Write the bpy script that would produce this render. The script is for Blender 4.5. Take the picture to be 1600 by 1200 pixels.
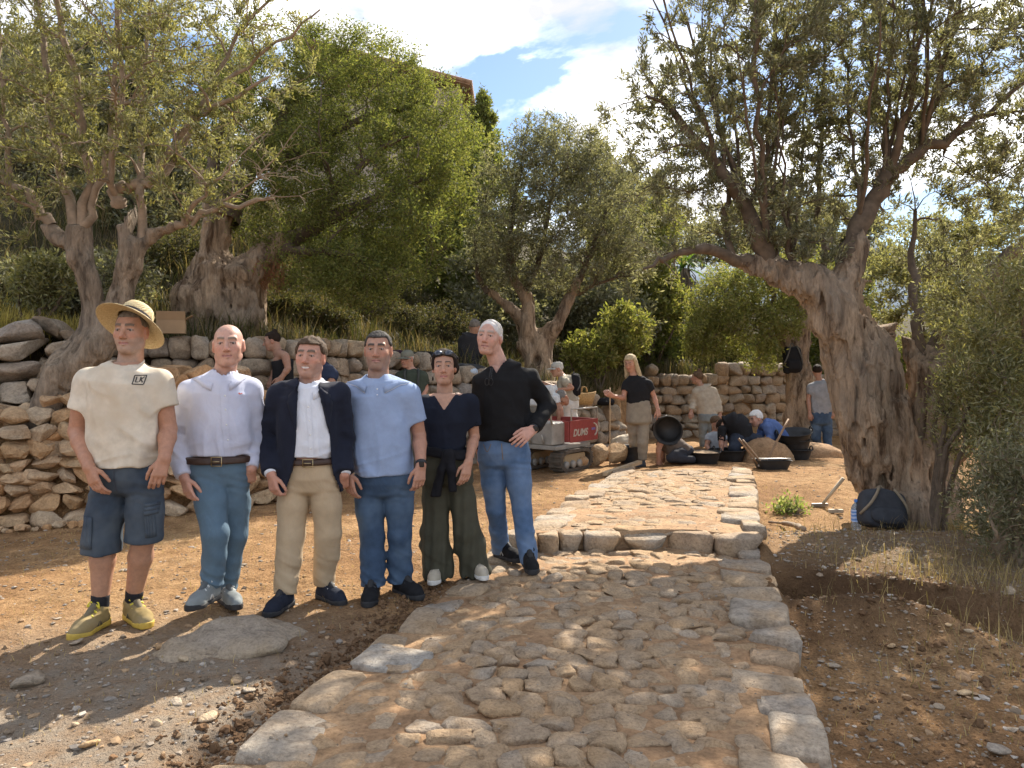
import bpy, math, random, time
import numpy as np
from mathutils import Vector, Matrix
from mathutils.bvhtree import BVHTree

T0 = time.time()
for _o in list(bpy.data.objects):
    bpy.data.objects.remove(_o, do_unlink=True)
SC = bpy.context.scene
COL = SC.collection
R = math.radians

# ------------------------------------------------------------------ camera
F, CX, HY, CAMZ = 1200.0, 800.0, 565.0, 1.5
cam_data = bpy.data.cameras.new('camera')
cam = bpy.data.objects.new('camera', cam_data)
COL.objects.link(cam)
cam.location = (0, 0, CAMZ)
cam.rotation_euler = (R(90), 0, 0)
cam_data.sensor_width = 36
cam_data.sensor_fit = 'HORIZONTAL'
cam_data.lens = 36 * F / 1600
cam_data.shift_y = -(600 - HY) / 1600
cam_data.clip_start = 0.05
cam_data.clip_end = 9000
SC.camera = cam

# ------------------------------------------------------------------ light
SUN_AZ, SUN_EL = R(27), R(41)          # azimuth to the right of +Y, elevation
sun_dir = Vector((math.sin(SUN_AZ) * math.cos(SUN_EL), math.cos(SUN_AZ) * math.cos(SUN_EL), math.sin(SUN_EL)))
world = bpy.data.worlds.new('World')
SC.world = world
world.use_nodes = True
wn, wl = world.node_tree.nodes, world.node_tree.links
wn.clear()
w_out = wn.new('ShaderNodeOutputWorld')
w_bg = wn.new('ShaderNodeBackground')
w_sky = wn.new('ShaderNodeTexSky')
w_sky.sky_type = 'NISHITA'
w_sky.sun_disc = False
w_sky.sun_elevation = SUN_EL
w_sky.sun_rotation = SUN_AZ
w_sky.altitude = 100
w_sky.dust_density = 0.4
w_sky.ozone_density = 3.0
w_bg.inputs['Strength'].default_value = 0.05
wl.new(w_sky.outputs[0], w_bg.inputs['Color'])
# broken cloud, the same all round the sky
w_cl = wn.new('ShaderNodeBackground')
w_cl.inputs['Color'].default_value = (0.95, 0.95, 0.97, 1)
w_tc = wn.new('ShaderNodeTexCoord')
w_sep = wn.new('ShaderNodeSeparateXYZ')
wl.new(w_tc.outputs['Generated'], w_sep.inputs[0])
w_add = wn.new('ShaderNodeMath'); w_add.operation = 'ADD'; w_add.inputs[1].default_value = 0.25
wl.new(w_sep.outputs['Z'], w_add.inputs[0])
w_mx = wn.new('ShaderNodeMath'); w_mx.operation = 'MAXIMUM'; w_mx.inputs[1].default_value = 0.12
wl.new(w_add.outputs[0], w_mx.inputs[0])
w_div = wn.new('ShaderNodeVectorMath'); w_div.operation = 'DIVIDE'
wl.new(w_tc.outputs['Generated'], w_div.inputs[0])
w_cmb = wn.new('ShaderNodeCombineXYZ')
for _i in range(3):
    wl.new(w_mx.outputs[0], w_cmb.inputs[_i])
wl.new(w_cmb.outputs[0], w_div.inputs[1])
w_map = wn.new('ShaderNodeMapping')
w_map.inputs['Location'].default_value = (7.7, 0.8, 1.4)
wl.new(w_div.outputs[0], w_map.inputs['Vector'])
w_n1 = wn.new('ShaderNodeTexNoise'); w_n1.inputs['Scale'].default_value = 2.1
w_n1.inputs['Detail'].default_value = 9; w_n1.inputs['Roughness'].default_value = 0.56
w_n1.inputs['Distortion'].default_value = 0.25
wl.new(w_map.outputs[0], w_n1.inputs['Vector'])
w_rp = wn.new('ShaderNodeValToRGB')
w_rp.color_ramp.elements[0].position = 0.46; w_rp.color_ramp.elements[0].color = (0, 0, 0, 1)
w_rp.color_ramp.elements[1].position = 0.57; w_rp.color_ramp.elements[1].color = (1, 1, 1, 1)
wl.new(w_n1.outputs['Fac'], w_rp.inputs[0])
w_n2 = wn.new('ShaderNodeTexNoise'); w_n2.inputs['Scale'].default_value = 4.0; w_n2.inputs['Detail'].default_value = 6
wl.new(w_map.outputs[0], w_n2.inputs['Vector'])
w_r2 = wn.new('ShaderNodeMapRange')
w_r2.inputs['From Min'].default_value = 0.35; w_r2.inputs['From Max'].default_value = 0.65
w_r2.inputs['To Min'].default_value = 0.30; w_r2.inputs['To Max'].default_value = 1.0
wl.new(w_n2.outputs['Fac'], w_r2.inputs['Value'])
wl.new(w_r2.outputs[0], w_cl.inputs['Strength'])
w_mix = wn.new('ShaderNodeMixShader')
wl.new(w_rp.outputs[0], w_mix.inputs['Fac'])
wl.new(w_bg.outputs[0], w_mix.inputs[1])
wl.new(w_cl.outputs[0], w_mix.inputs[2])
wl.new(w_mix.outputs[0], w_out.inputs['Surface'])

sun_data = bpy.data.lights.new('sun', 'SUN')
sun_data.energy = 3.15
sun_data.angle = R(0.5)
sun_data.color = (1.0, 0.91, 0.78)
sun = bpy.data.objects.new('sun', sun_data)
COL.objects.link(sun)
sun.rotation_euler = (-sun_dir).to_track_quat('-Z', 'Y').to_euler()
sun.location = sun_dir * 60

SC.view_settings.view_transform = 'Standard'
SC.view_settings.look = 'None'
SC.view_settings.exposure = 1.78
SC.view_settings.gamma = 1.0
SC.view_settings.use_curve_mapping = False
try:
    SC.cycles.max_bounces = 6
    SC.cycles.transparent_max_bounces = 6
    SC.cycles.diffuse_bounces = 4
    SC.cycles.use_denoising = True
except Exception:
    pass


def P(px, py, Y):
    """the point seen at a photo position when it stands Y metres away"""
    return np.array([(px - CX) / F * Y, Y, CAMZ - (py - HY) / F * Y])


def V3(a):
    return np.array(a, dtype=float)


def unit(a):
    a = np.asarray(a, float)
    return a / (np.linalg.norm(a) + 1e-12)


# ------------------------------------------------------------------ noise
def _h(ix, iy, iz, seed):
    n = (ix.astype(np.uint32) * np.uint32(374761393) + iy.astype(np.uint32) * np.uint32(668265263)
         + iz.astype(np.uint32) * np.uint32(2147483647) + np.uint32((seed * 1274126177) & 0xffffffff))
    n = (n ^ (n >> np.uint32(13))) * np.uint32(1274126177)
    n = (n ^ (n >> np.uint32(15))) * np.uint32(2246822519)
    n = n ^ (n >> np.uint32(13))
    return n.astype(np.float32) * np.float32(2.0 / 4294967295.0) - np.float32(1.0)


def vnoise(p, seed=0):
    """smooth value noise in [-1,1] at points p (N,3)"""
    f = np.floor(p)
    i = f.astype(np.int64)
    u = (p - f).astype(np.float32)
    u = u * u * u * (u * (u * 6 - 15) + 10)
    x0, y0, z0 = i[:, 0], i[:, 1], i[:, 2]
    ux, uy, uz = u[:, 0], u[:, 1], u[:, 2]
    with np.errstate(over='ignore'):
        def c(a, b, d):
            return _h(x0 + a, y0 + b, z0 + d, seed)
        a = c(0, 0, 0) * (1 - ux) + c(1, 0, 0) * ux
        b = c(0, 1, 0) * (1 - ux) + c(1, 1, 0) * ux
        e = a * (1 - uy) + b * uy
        a = c(0, 0, 1) * (1 - ux) + c(1, 0, 1) * ux
        b = c(0, 1, 1) * (1 - ux) + c(1, 1, 1) * ux
        g = a * (1 - uy) + b * uy
    return (e * (1 - uz) + g * uz).astype(float)


def fbm(p, octaves=3, seed=0, gain=0.5):
    a, s, t = 1.0, 0.0, 0.0
    q = np.asarray(p, float)
    for k in range(octaves):
        s = s + a * vnoise(q + 17.3 * k, seed + k)
        t += a
        a *= gain
        q = q * 2.03
    return s / t


# ------------------------------------------------------------------ distance fields
def bounds(pts, m):
    pts = np.array(pts)
    return pts.min(0) - m, pts.max(0) + m


def rcone(p, a, b, ra, rb):
    a, b = V3(a), V3(b)
    ba = b - a
    t = np.clip(((p - a) @ ba) / (ba @ ba + 1e-12), 0, 1)
    return np.linalg.norm(p - a - t[:, None] * ba, axis=1) - (ra + (rb - ra) * t)


def chain(p, pts, rs, k=0.0):
    d = None
    for i in range(len(pts) - 1):
        e = rcone(p, pts[i], pts[i + 1], rs[i], rs[i + 1])
        d = e if d is None else (smin(d, e, k) if k else np.minimum(d, e))
    return d


def ell(p, c, r, M=None):
    q = p - V3(c)
    if M is not None:
        q = q @ M
    r = V3(r)
    k0 = np.linalg.norm(q / r, axis=1)
    k1 = np.linalg.norm(q / (r * r), axis=1) + 1e-9
    return k0 * (k0 - 1) / k1


def smin(a, b, k):
    h = np.maximum(k - np.abs(a - b), 0) / k
    return np.minimum(a, b) - h * h * k * 0.25


def smax(a, b, k):
    return -smin(-a, -b, k)


def eloft(p, C, A, B, side, e=2.4):
    """body of elliptic sections: centres C, half widths A along side, half depths B"""
    C = [V3(c) for c in C]
    side = unit(side)
    out = None
    for i in range(len(C) - 1):
        ax = C[i + 1] - C[i]
        L = np.linalg.norm(ax) + 1e-9
        u = ax / L
        s = unit(side - u * (side @ u))
        f = np.cross(u, s)
        q = p - C[i]
        w = q @ u
        t = np.clip(w / L, 0, 1)
        a = A[i] + (A[i + 1] - A[i]) * t
        b = B[i] + (B[i + 1] - B[i]) * t
        m = np.minimum(a, b)
        x = np.abs(q @ s) / a
        y = np.abs(q @ f) / b
        over = np.abs(w - t * L) / (m * 0.42)
        r = ((x ** e + y ** e) ** (2 / e) + over ** 2) ** 0.5
        d = (r - 1) * m
        out = d if out is None else np.minimum(out, d)
    return out


def surf(f, lo, hi, h):
    """surface nets on the box lo..hi with step h; open where the body leaves the box"""
    lo, hi = V3(lo), V3(hi)
    n = np.ceil((hi - lo) / h).astype(int) + 1
    s = 4
    nc = (n + s - 1) // s + 1
    g = [lo[i] + np.arange(nc[i]) * h * s for i in range(3)]
    G = np.stack(np.meshgrid(*g, indexing='ij'), -1).reshape(-1, 3)
    dc = f(G).reshape(nc)
    near = np.abs(dc) < h * s * 1.9
    cell = np.zeros(nc - 1, bool)
    for a in (0, 1):
        for b in (0, 1):
            for c in (0, 1):
                cell |= near[a:nc[0] - 1 + a, b:nc[1] - 1 + b, c:nc[2] - 1 + c]
    ix = [np.minimum(np.arange(n[i]) // s, nc[i] - 2) for i in range(3)]
    act = cell[np.ix_(*ix)]
    jx = [np.minimum((np.arange(n[i]) + s // 2) // s, nc[i] - 1) for i in range(3)]
    D = dc[np.ix_(*jx)].copy()
    idx = np.argwhere(act)
    if len(idx) == 0:
        return np.zeros((0, 3)), np.zeros((0, 4), int)
    D[act] = f(lo + idx * h)
    S = D < 0
    # cells
    c = np.zeros(n - 1, np.uint8)
    for a in (0, 1):
        for b in (0, 1):
            for e in (0, 1):
                c += S[a:n[0] - 1 + a, b:n[1] - 1 + b, e:n[2] - 1 + e]
    mix = (c > 0) & (c < 8)
    cells = np.argwhere(mix)
    vid = -np.ones(n - 1, int)
    vid[mix] = np.arange(len(cells))
    acc = np.zeros((len(cells), 3))
    cnt = np.zeros(len(cells))
    for ax in range(3):
        o = [i for i in range(3) if i != ax]
        for a in (0, 1):
            for b in (0, 1):
                p0 = cells.copy(); p0[:, o[0]] += a; p0[:, o[1]] += b
                p1 = p0.copy(); p1[:, ax] += 1
                d0 = D[tuple(p0.T)]; d1 = D[tuple(p1.T)]
                m = (d0 < 0) != (d1 < 0)
                t = np.where(m, d0 / np.where(m, d0 - d1, 1), 0)
                q = p0.astype(float); q[:, ax] += t
                acc[m] += q[m]; cnt[m] += 1
    verts = lo + acc / np.maximum(cnt, 1)[:, None] * h
    quads = []
    for ax in range(3):
        b, e = (ax + 1) % 3, (ax + 2) % 3
        sl0 = [slice(None)] * 3; sl1 = [slice(None)] * 3
        sl0[ax] = slice(0, -1); sl1[ax] = slice(1, None)
        A0, A1 = S[tuple(sl0)], S[tuple(sl1)]
        E = np.argwhere(A0 != A1)
        E = E[(E[:, b] > 0) & (E[:, e] > 0) & (E[:, b] < n[b] - 1) & (E[:, e] < n[e] - 1)]
        if not len(E):
            continue
        inside0 = S[tuple(E.T)]
        def at(db, de):
            q = E.copy(); q[:, b] += db; q[:, e] += de
            return vid[tuple(q.T)]
        Q = np.stack([at(-1, -1), at(0, -1), at(0, 0), at(-1, 0)], 1)
        Q[~inside0] = Q[~inside0][:, ::-1]
        quads.append(Q)
    Q = np.concatenate(quads) if quads else np.zeros((0, 4), int)
    return verts, Q


# ------------------------------------------------------------------ meshes and objects
def mesh_np(name, V, Fc, smooth=True, cols=None, mat=None):
    """mesh from vertex array and an (N,k) face array (or list of such arrays)"""
    V = np.asarray(V, np.float32)
    if not isinstance(Fc, list):
        Fc = [Fc]
    Fc = [np.asarray(f, np.int32) for f in Fc if len(f)]
    me = bpy.data.meshes.new(name)
    me.vertices.add(len(V))
    me.vertices.foreach_set('co', V.ravel())
    nl = sum(f.size for f in Fc)
    npoly = sum(len(f) for f in Fc)
    me.loops.add(nl)
    me.polygons.add(npoly)
    me.loops.foreach_set('vertex_index', np.concatenate([f.ravel() for f in Fc]) if Fc else np.zeros(0, np.int32))
    st = []
    o = 0
    for f in Fc:
        st.append(o + np.arange(len(f)) * f.shape[1])
        o += f.size
    me.polygons.foreach_set('loop_start', np.concatenate(st).astype(np.int32) if st else np.zeros(0, np.int32))
    me.polygons.foreach_set('use_smooth', np.full(npoly, smooth))
    me.update(calc_edges=True)
    if cols is not None:
        ca = me.color_attributes.new('Col', 'FLOAT_COLOR', 'POINT')
        c4 = np.ones((len(V), 4), np.float32)
        c4[:, :3] = cols
        ca.data.foreach_set('color', c4.ravel())
    if mat is not None:
        me.materials.append(mat)
    return me


def link(name, me, parent=None, loc=None):
    o = bpy.data.objects.new(name, me)
    COL.objects.link(o)
    if parent is not None:
        o.parent = parent
    if loc is not None:
        o.location = loc
    return o


def thing(name, label, cat, loc=(0, 0, 0), group=None):
    o = link(name, None, None, loc)
    o.empty_display_size = 0.1
    return tag(o, label, cat, group)


def tag(o, label=None, cat=None, group=None, kind=None):
    if label: o['label'] = label
    if cat: o['category'] = cat
    if group: o['group'] = group
    if kind: o['kind'] = kind
    return o


def part(name, V, Fc, mat, parent, smooth=True, cols=None):
    """a mesh given in world coordinates as a child of a thing whose origin is parent.location"""
    V = np.asarray(V, float)
    if parent is not None:
        q = parent
        while q is not None:
            V = V - V3(q.location)
            q = q.parent
    return link(name, mesh_np(name, V, Fc, smooth, cols, mat), parent)


class MB:
    """collects simple shapes in world coordinates, then becomes ONE mesh"""
    def __init__(s):
        s.v, s.f, s.n = [], {}, 0
    def add(s, V, Fs):
        V = np.asarray(V, float).reshape(-1, 3)
        for f in Fs:
            s.f.setdefault(len(f), []).append([i + s.n for i in f])
        s.v.append(V); s.n += len(V)
        return s
    def arr(s, V, Fa):
        V = np.asarray(V, float)
        s.f.setdefault(Fa.shape[1], []).extend((Fa + s.n).tolist())
        s.v.append(V); s.n += len(V)
        return s
    def box(s, c, size, M=None, bev=0.0):
        x, y, z = V3(size) / 2
        if bev <= 0:
            V = np.array([[i, j, k] for i in (-x, x) for j in (-y, y) for k in (-z, z)])
            Fs = [(0, 1, 3, 2), (4, 6, 7, 5), (0, 4, 5, 1), (2, 3, 7, 6), (0, 2, 6, 4), (1, 5, 7, 3)]
        else:
            pr = [(-x + bev, -y), (x - bev, -y), (x, -y + bev), (x, y - bev), (x - bev, y), (-x + bev, y), (-x, y - bev), (-x, -y + bev)]
            rows = []
            for zz, k in ((-z, 1 - bev / x), (-z + bev, 1), (z - bev, 1), (z, 1 - bev / x)):
                rows += [(a * k, b * k, zz) for a, b in pr]
            V = np.array(rows); Fs = []
            for r in range(3):
                for i in range(8):
                    j = (i + 1) % 8
                    Fs.append((r * 8 + i, r * 8 + j, r * 8 + 8 + j, r * 8 + 8 + i))
            Fs.append(tuple(range(7, -1, -1))); Fs.append(tuple(range(24, 32)))
        if M is not None:
            V = V @ np.asarray(M).T
        return s.add(V + V3(c), Fs)
    def tube(s, pts, rs, n=8, cap=True):
        V, Fq = tube_np(pts, rs, n)
        s.arr(V, Fq)
        if cap:
            m = len(pts)
            base = s.n - len(V)
            s.f.setdefault(n, []).append([base + i for i in range(n)][::-1])
            s.f.setdefault(n, []).append([base + (m - 1) * n + i for i in range(n)])
        return s
    def lathe(s, c, prof, n=20, M=None, cap=False, sx=1.0, sy=1.0):
        th = np.arange(n) * 2 * math.pi / n
        V = np.concatenate([np.stack([r * np.cos(th) * sx, r * np.sin(th) * sy, np.full(n, z)], 1) for r, z in prof])
        if M is not None:
            V = V @ np.asarray(M).T
        Fs = []
        for k in range(len(prof) - 1):
            for i in range(n):
                j = (i + 1) % n
                Fs.append((k * n + i, k * n + j, k * n + n + j, k * n + n + i))
        if cap:
            Fs.append(tuple(range(n))[::-1]); Fs.append(tuple((len(prof) - 1) * n + i for i in range(n)))
        return s.add(V + V3(c), Fs)
    def data(s):
        return np.concatenate(s.v), [np.array(f) for f in s.f.values()]
    def build(s, name, mat, parent=None, smooth=False):
        V, Fs = s.data()
        return part(name, V, Fs, mat, parent, smooth)


def tube_np(pts, rs, n=8):
    pts = np.asarray(pts, float)
    rs = np.asarray(rs, float)
    m = len(pts)
    tan = np.gradient(pts, axis=0)
    tan /= np.linalg.norm(tan, axis=1)[:, None] + 1e-9
    ref = np.array([0.0, 0.0, 1.0]) if abs(tan[0][2]) < 0.9 else np.array([1.0, 0, 0])
    x = unit(np.cross(ref, tan[0]))
    th = np.arange(n) * 2 * math.pi / n
    V = np.zeros((m, n, 3))
    for i in range(m):
        x = unit(x - tan[i] * (x @ tan[i]))
        y = np.cross(tan[i], x)
        V[i] = pts[i] + rs[i] * (np.cos(th)[:, None] * x + np.sin(th)[:, None] * y)
    a = np.arange(m - 1)[:, None] * n + np.arange(n)[None]
    b = np.arange(m - 1)[:, None] * n + (np.arange(n)[None] + 1) % n
    Fq = np.stack([a, b, b + n, a + n], -1).reshape(-1, 4)
    return V.reshape(-1, 3), Fq


def tubes_batch(Q, Rr, sides):
    """many thin tubes at once: Q (T,n,3), Rr (T,n)"""
    T, n, _ = Q.shape
    tan = np.gradient(Q, axis=1)
    tan /= np.linalg.norm(tan, axis=2, keepdims=True) + 1e-9
    ref = np.where(np.abs(tan[:, :1, 2:3]) < 0.8, np.array([0.0, 0, 1]), np.array([1.0, 0, 0]))
    x = np.cross(np.broadcast_to(ref, tan.shape), tan)
    x /= np.linalg.norm(x, axis=2, keepdims=True) + 1e-9
    y = np.cross(tan, x)
    th = np.arange(sides) * 2 * math.pi / sides
    V = Q[:, :, None] + Rr[:, :, None, None] * (np.cos(th)[:, None] * x[:, :, None] + np.sin(th)[:, None] * y[:, :, None])
    i = np.arange(n - 1)[:, None] * sides
    a = i + np.arange(sides)[None]; b = i + (np.arange(sides)[None] + 1) % sides
    Fq = np.stack([a, b, b + sides, a + sides], -1).reshape(-1, 4)
    Fq = (Fq[None] + (np.arange(T) * n * sides)[:, None, None]).reshape(-1, 4)
    return V.reshape(-1, 3), Fq


def spline(pts, n):
    """Catmull-Rom through the points, n samples"""
    p = np.asarray(pts, float)
    if len(p) == 2:
        t = np.linspace(0, 1, n)[:, None]
        return p[0] * (1 - t) + p[1] * t
    q = np.concatenate([[2 * p[0] - p[1]], p, [2 * p[-1] - p[-2]]])
    out = []
    for u in np.linspace(0, len(p) - 1 - 1e-6, n):
        i = int(u); t = u - i
        a, b, c, d = q[i:i + 4]
        out.append(0.5 * (2 * b + (c - a) * t + (2 * a - 5 * b + 4 * c - d) * t * t + (3 * b - a - 3 * c + d) * t ** 3))
    return np.array(out)


def interp(x, xs, ys):
    return np.interp(x, xs, ys)


# ------------------------------------------------------------------ materials
MATS = {}


def nodes_of(name):
    m = bpy.data.materials.new(name)
    m.use_nodes = True
    nt = m.node_tree
    b = nt.nodes['Principled BSDF']
    return m, nt, b


def noise_node(nt, scale, detail=4, rough=0.55, coord='Object', stretch=None):
    tc = nt.nodes.new('ShaderNodeTexCoord')
    n = nt.nodes.new('ShaderNodeTexNoise')
    n.inputs['Scale'].default_value = scale
    n.inputs['Detail'].default_value = detail
    n.inputs['Roughness'].default_value = rough
    src = tc.outputs[coord]
    if coord == 'World':
        pass
    if stretch:
        mp = nt.nodes.new('ShaderNodeMapping')
        mp.inputs['Scale'].default_value = stretch
        nt.links.new(src, mp.inputs['Vector'])
        src = mp.outputs[0]
    nt.links.new(src, n.inputs['Vector'])
    return n


def ramp(nt, src, stops):
    r = nt.nodes.new('ShaderNodeValToRGB')
    cr = r.color_ramp
    while len(cr.elements) < len(stops):
        cr.elements.new(0.5)
    for e, (pos, c) in zip(cr.elements, stops):
        e.position = pos
        e.color = (*c, 1) if len(c) == 3 else c
    nt.links.new(src, r.inputs[0])
    return r


def mixc(nt, fac, a, b, mode='MIX'):
    m = nt.nodes.new('ShaderNodeMix')
    m.data_type = 'RGBA'
    m.blend_type = mode
    for sock, v in ((m.inputs[0], fac), (m.inputs[6], a), (m.inputs[7], b)):
        if isinstance(v, (int, float)):
            sock.default_value = v
        elif isinstance(v, tuple):
            sock.default_value = (*v, 1) if len(v) == 3 else v
        else:
            nt.links.new(v, sock)
    return m.outputs[2]


def bump(nt, b, height, dist=0.01, strength=0.5, prev=None):
    bp = nt.nodes.new('ShaderNodeBump')
    bp.inputs['Distance'].default_value = dist
    bp.inputs['Strength'].default_value = strength
    nt.links.new(height, bp.inputs['Height'])
    if prev is not None:
        nt.links.new(prev, bp.inputs['Normal'])
    nt.links.new(bp.outputs[0], b.inputs['Normal'])
    return bp.outputs[0]


def plain(name, col, rough=0.6, metal=0.0, var=0.12, scale=30.0, bmp=0.0, spec=0.4):
    """painted, plastic or metal surface with slight mottling"""
    if name in MATS:
        return MATS[name]
    m, nt, b = nodes_of(name)
    n = noise_node(nt, scale, 5)
    lo = tuple(max(0, c * (1 - var)) for c in col); hi = tuple(min(1, c * (1 + var)) for c in col)
    r = ramp(nt, n.outputs['Fac'], [(0.3, lo), (0.7, hi)])
    nt.links.new(r.outputs[0], b.inputs['Base Color'])
    b.inputs['Roughness'].default_value = rough
    b.inputs['Metallic'].default_value = metal
    b.inputs['Specular IOR Level'].default_value = spec
    if bmp:
        bump(nt, b, n.outputs['Fac'], 0.01, bmp)
    MATS[name] = m
    return m


def cloth(name, col, rough=0.85, var=0.16, wr=0.35, scale=14.0, fade=None, sheen=0.0):
    """woven cloth: soft creases and fine weave"""
    if name in MATS:
        return MATS[name]
    m, nt, b = nodes_of(name)
    n = noise_node(nt, scale, 5, 0.6)
    f = noise_node(nt, 420, 2, 0.5)
    lo = tuple(max(0, c * (1 - var)) for c in col); hi = tuple(min(1, c * (1 + var)) for c in col)
    r = ramp(nt, n.outputs['Fac'], [(0.3, lo), (0.7, hi)])
    c = r.outputs[0]
    if fade:
        big = noise_node(nt, 4.0, 3)
        rr = ramp(nt, big.outputs['Fac'], [(0.45, (0, 0, 0)), (0.68, (1, 1, 1))])
        c = mixc(nt, rr.outputs[0], c, fade)
    c = mixc(nt, 0.12, c, f.outputs['Color'], 'OVERLAY')
    nt.links.new(c, b.inputs['Base Color'])
    b.inputs['Roughness'].default_value = rough
    b.inputs['Specular IOR Level'].default_value = 0.2
    b.inputs['Sheen Weight'].default_value = sheen
    w = noise_node(nt, 6.0, 3, 0.5, stretch=(1.2, 1.2, 0.9))
    w.inputs['Distortion'].default_value = 1.6
    wr_ = ramp(nt, w.outputs['Fac'], [(0.30, (0, 0, 0)), (0.50, (1, 1, 1)), (0.72, (0.1, 0.1, 0.1))])
    p1 = bump(nt, b, w.outputs['Fac'], 0.03, wr * 0.6)
    bump(nt, b, f.outputs['Fac'], 0.002, 0.3, p1)
    MATS[name] = m
    return m


def vcol_mat(name, rough=0.5, sss=0.0, bmp=0.1, bscale=120.0, spec=0.35):
    if name in MATS:
        return MATS[name]
    m, nt, b = nodes_of(name)
    a = nt.nodes.new('ShaderNodeAttribute')
    a.attribute_name = 'Col'
    n = noise_node(nt, 45, 4, 0.6)
    k = (0.97, 1.10, 1.16) if name == 'skin' else (1, 1, 1)
    r = ramp(nt, n.outputs['Fac'], [(0.3, (0.86 * k[0], 0.84 * k[1], 0.84 * k[2])), (0.7, (1.1 * k[0], 1.07 * k[1], 1.05 * k[2]))])
    nt.links.new(mixc(nt, 1.0, a.outputs['Color'], r.outputs[0], 'MULTIPLY'), b.inputs['Base Color'])
    b.inputs['Roughness'].default_value = rough
    b.inputs['Specular IOR Level'].default_value = spec
    if sss:
        b.inputs['Subsurface Weight'].default_value = sss
        b.inputs['Subsurface Radius'].default_value = (0.012, 0.005, 0.003)
        b.inputs['Subsurface Scale'].default_value = 0.6
    f = noise_node(nt, bscale, 3)
    bump(nt, b, f.outputs['Fac'], 0.003, bmp)
    MATS[name] = m
    return m
# ================================================================== terrain
def sstep(a, b, x):
    t = np.clip((x - a) / (b - a), 0, 1)
    return t * t * (3 - 2 * t)


# foot of the terrace: x, y, wall top, slope of the hill behind
TERR = np.array([(-40, 3.0, 2.4, .60), (-12, 6.2, 2.1, .60), (-5.6, 7.6, 1.86, .58), (-4.6, 8.5, 1.78, .56), (-3.0, 9.1, 1.70, .56), (-1.75, 10.4, 1.60, .55), (-.57, 11.5, 1.33, .54),
                 (1.08, 13.0, .98, .50), (1.9, 13.6, .62, .46), (2.5, 15.4, .95, .36), (3.0, 16.9, 1.2, .30), (7.6, 17.8, 1.2, .24), (14, 19, 1.3, .2), (60, 30, 1.3, .2)])


def terrace(x, y):
    """signed distance behind the terrace line, wall top and hill slope there"""
    best = np.full(x.shape, 1e9); top = np.zeros(x.shape); sl = np.zeros(x.shape); sg = np.ones(x.shape)
    for i in range(len(TERR) - 1):
        a, b = TERR[i], TERR[i + 1]
        d = b[:2] - a[:2]
        L2 = d @ d
        t = np.clip(((x - a[0]) * d[0] + (y - a[1]) * d[1]) / L2, 0, 1)
        qx, qy = x - a[0] - t * d[0], y - a[1] - t * d[1]
        dist = np.hypot(qx, qy)
        s = np.sign(d[0] * qy - d[1] * qx)
        m = dist < best
        best = np.where(m, dist, best)
        top = np.where(m, a[2] + (b[2] - a[2]) * t, top)
        sl = np.where(m, a[3] + (b[3] - a[3]) * t, sl)
        sg = np.where(m, s, sg)
    return best * sg, top, sl


RUB = np.array([(-6.2, 6.3, 0.5), (-4.95, 6.75, .85), (-4.3, 6.95, 1.15), (-3.75, 7.2, 1.45), (-3.2, 7.55, 1.46), (-2.55, 8.1, 1.42), (-2.1, 8.55, .8), (-1.8, 8.95, .15)])


def rubble(x, y):
    best = np.full(x.shape, 1e9); top = np.zeros(x.shape); sg = np.ones(x.shape)
    for i in range(len(RUB) - 1):
        a, b = RUB[i], RUB[i + 1]
        d = b[:2] - a[:2]
        t = np.clip(((x - a[0]) * d[0] + (y - a[1]) * d[1]) / (d @ d), 0, 1)
        qx, qy = x - a[0] - t * d[0], y - a[1] - t * d[1]
        dist = np.hypot(qx, qy)
        s = np.sign(d[0] * qy - d[1] * qx)
        m = dist < best
        best = np.where(m, dist, best); top = np.where(m, a[2] + (b[2] - a[2]) * t, top); sg = np.where(m, s, sg)
    return best * sg, top


def edge_l(y):
    return np.where(y < 6.0, -1.06 + .31 * (y - 2.83), 0.02 + .33 * (y - 6.0))


def edge_r(y):
    return np.where(y < 6.0, 1.13 + .254 * (y - 2.83), 1.93 + .29 * (y - 6.0))


ZLOW, ZUP, YSTEP, YEND = 0.03, 0.165, 6.0, 10.5


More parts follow.
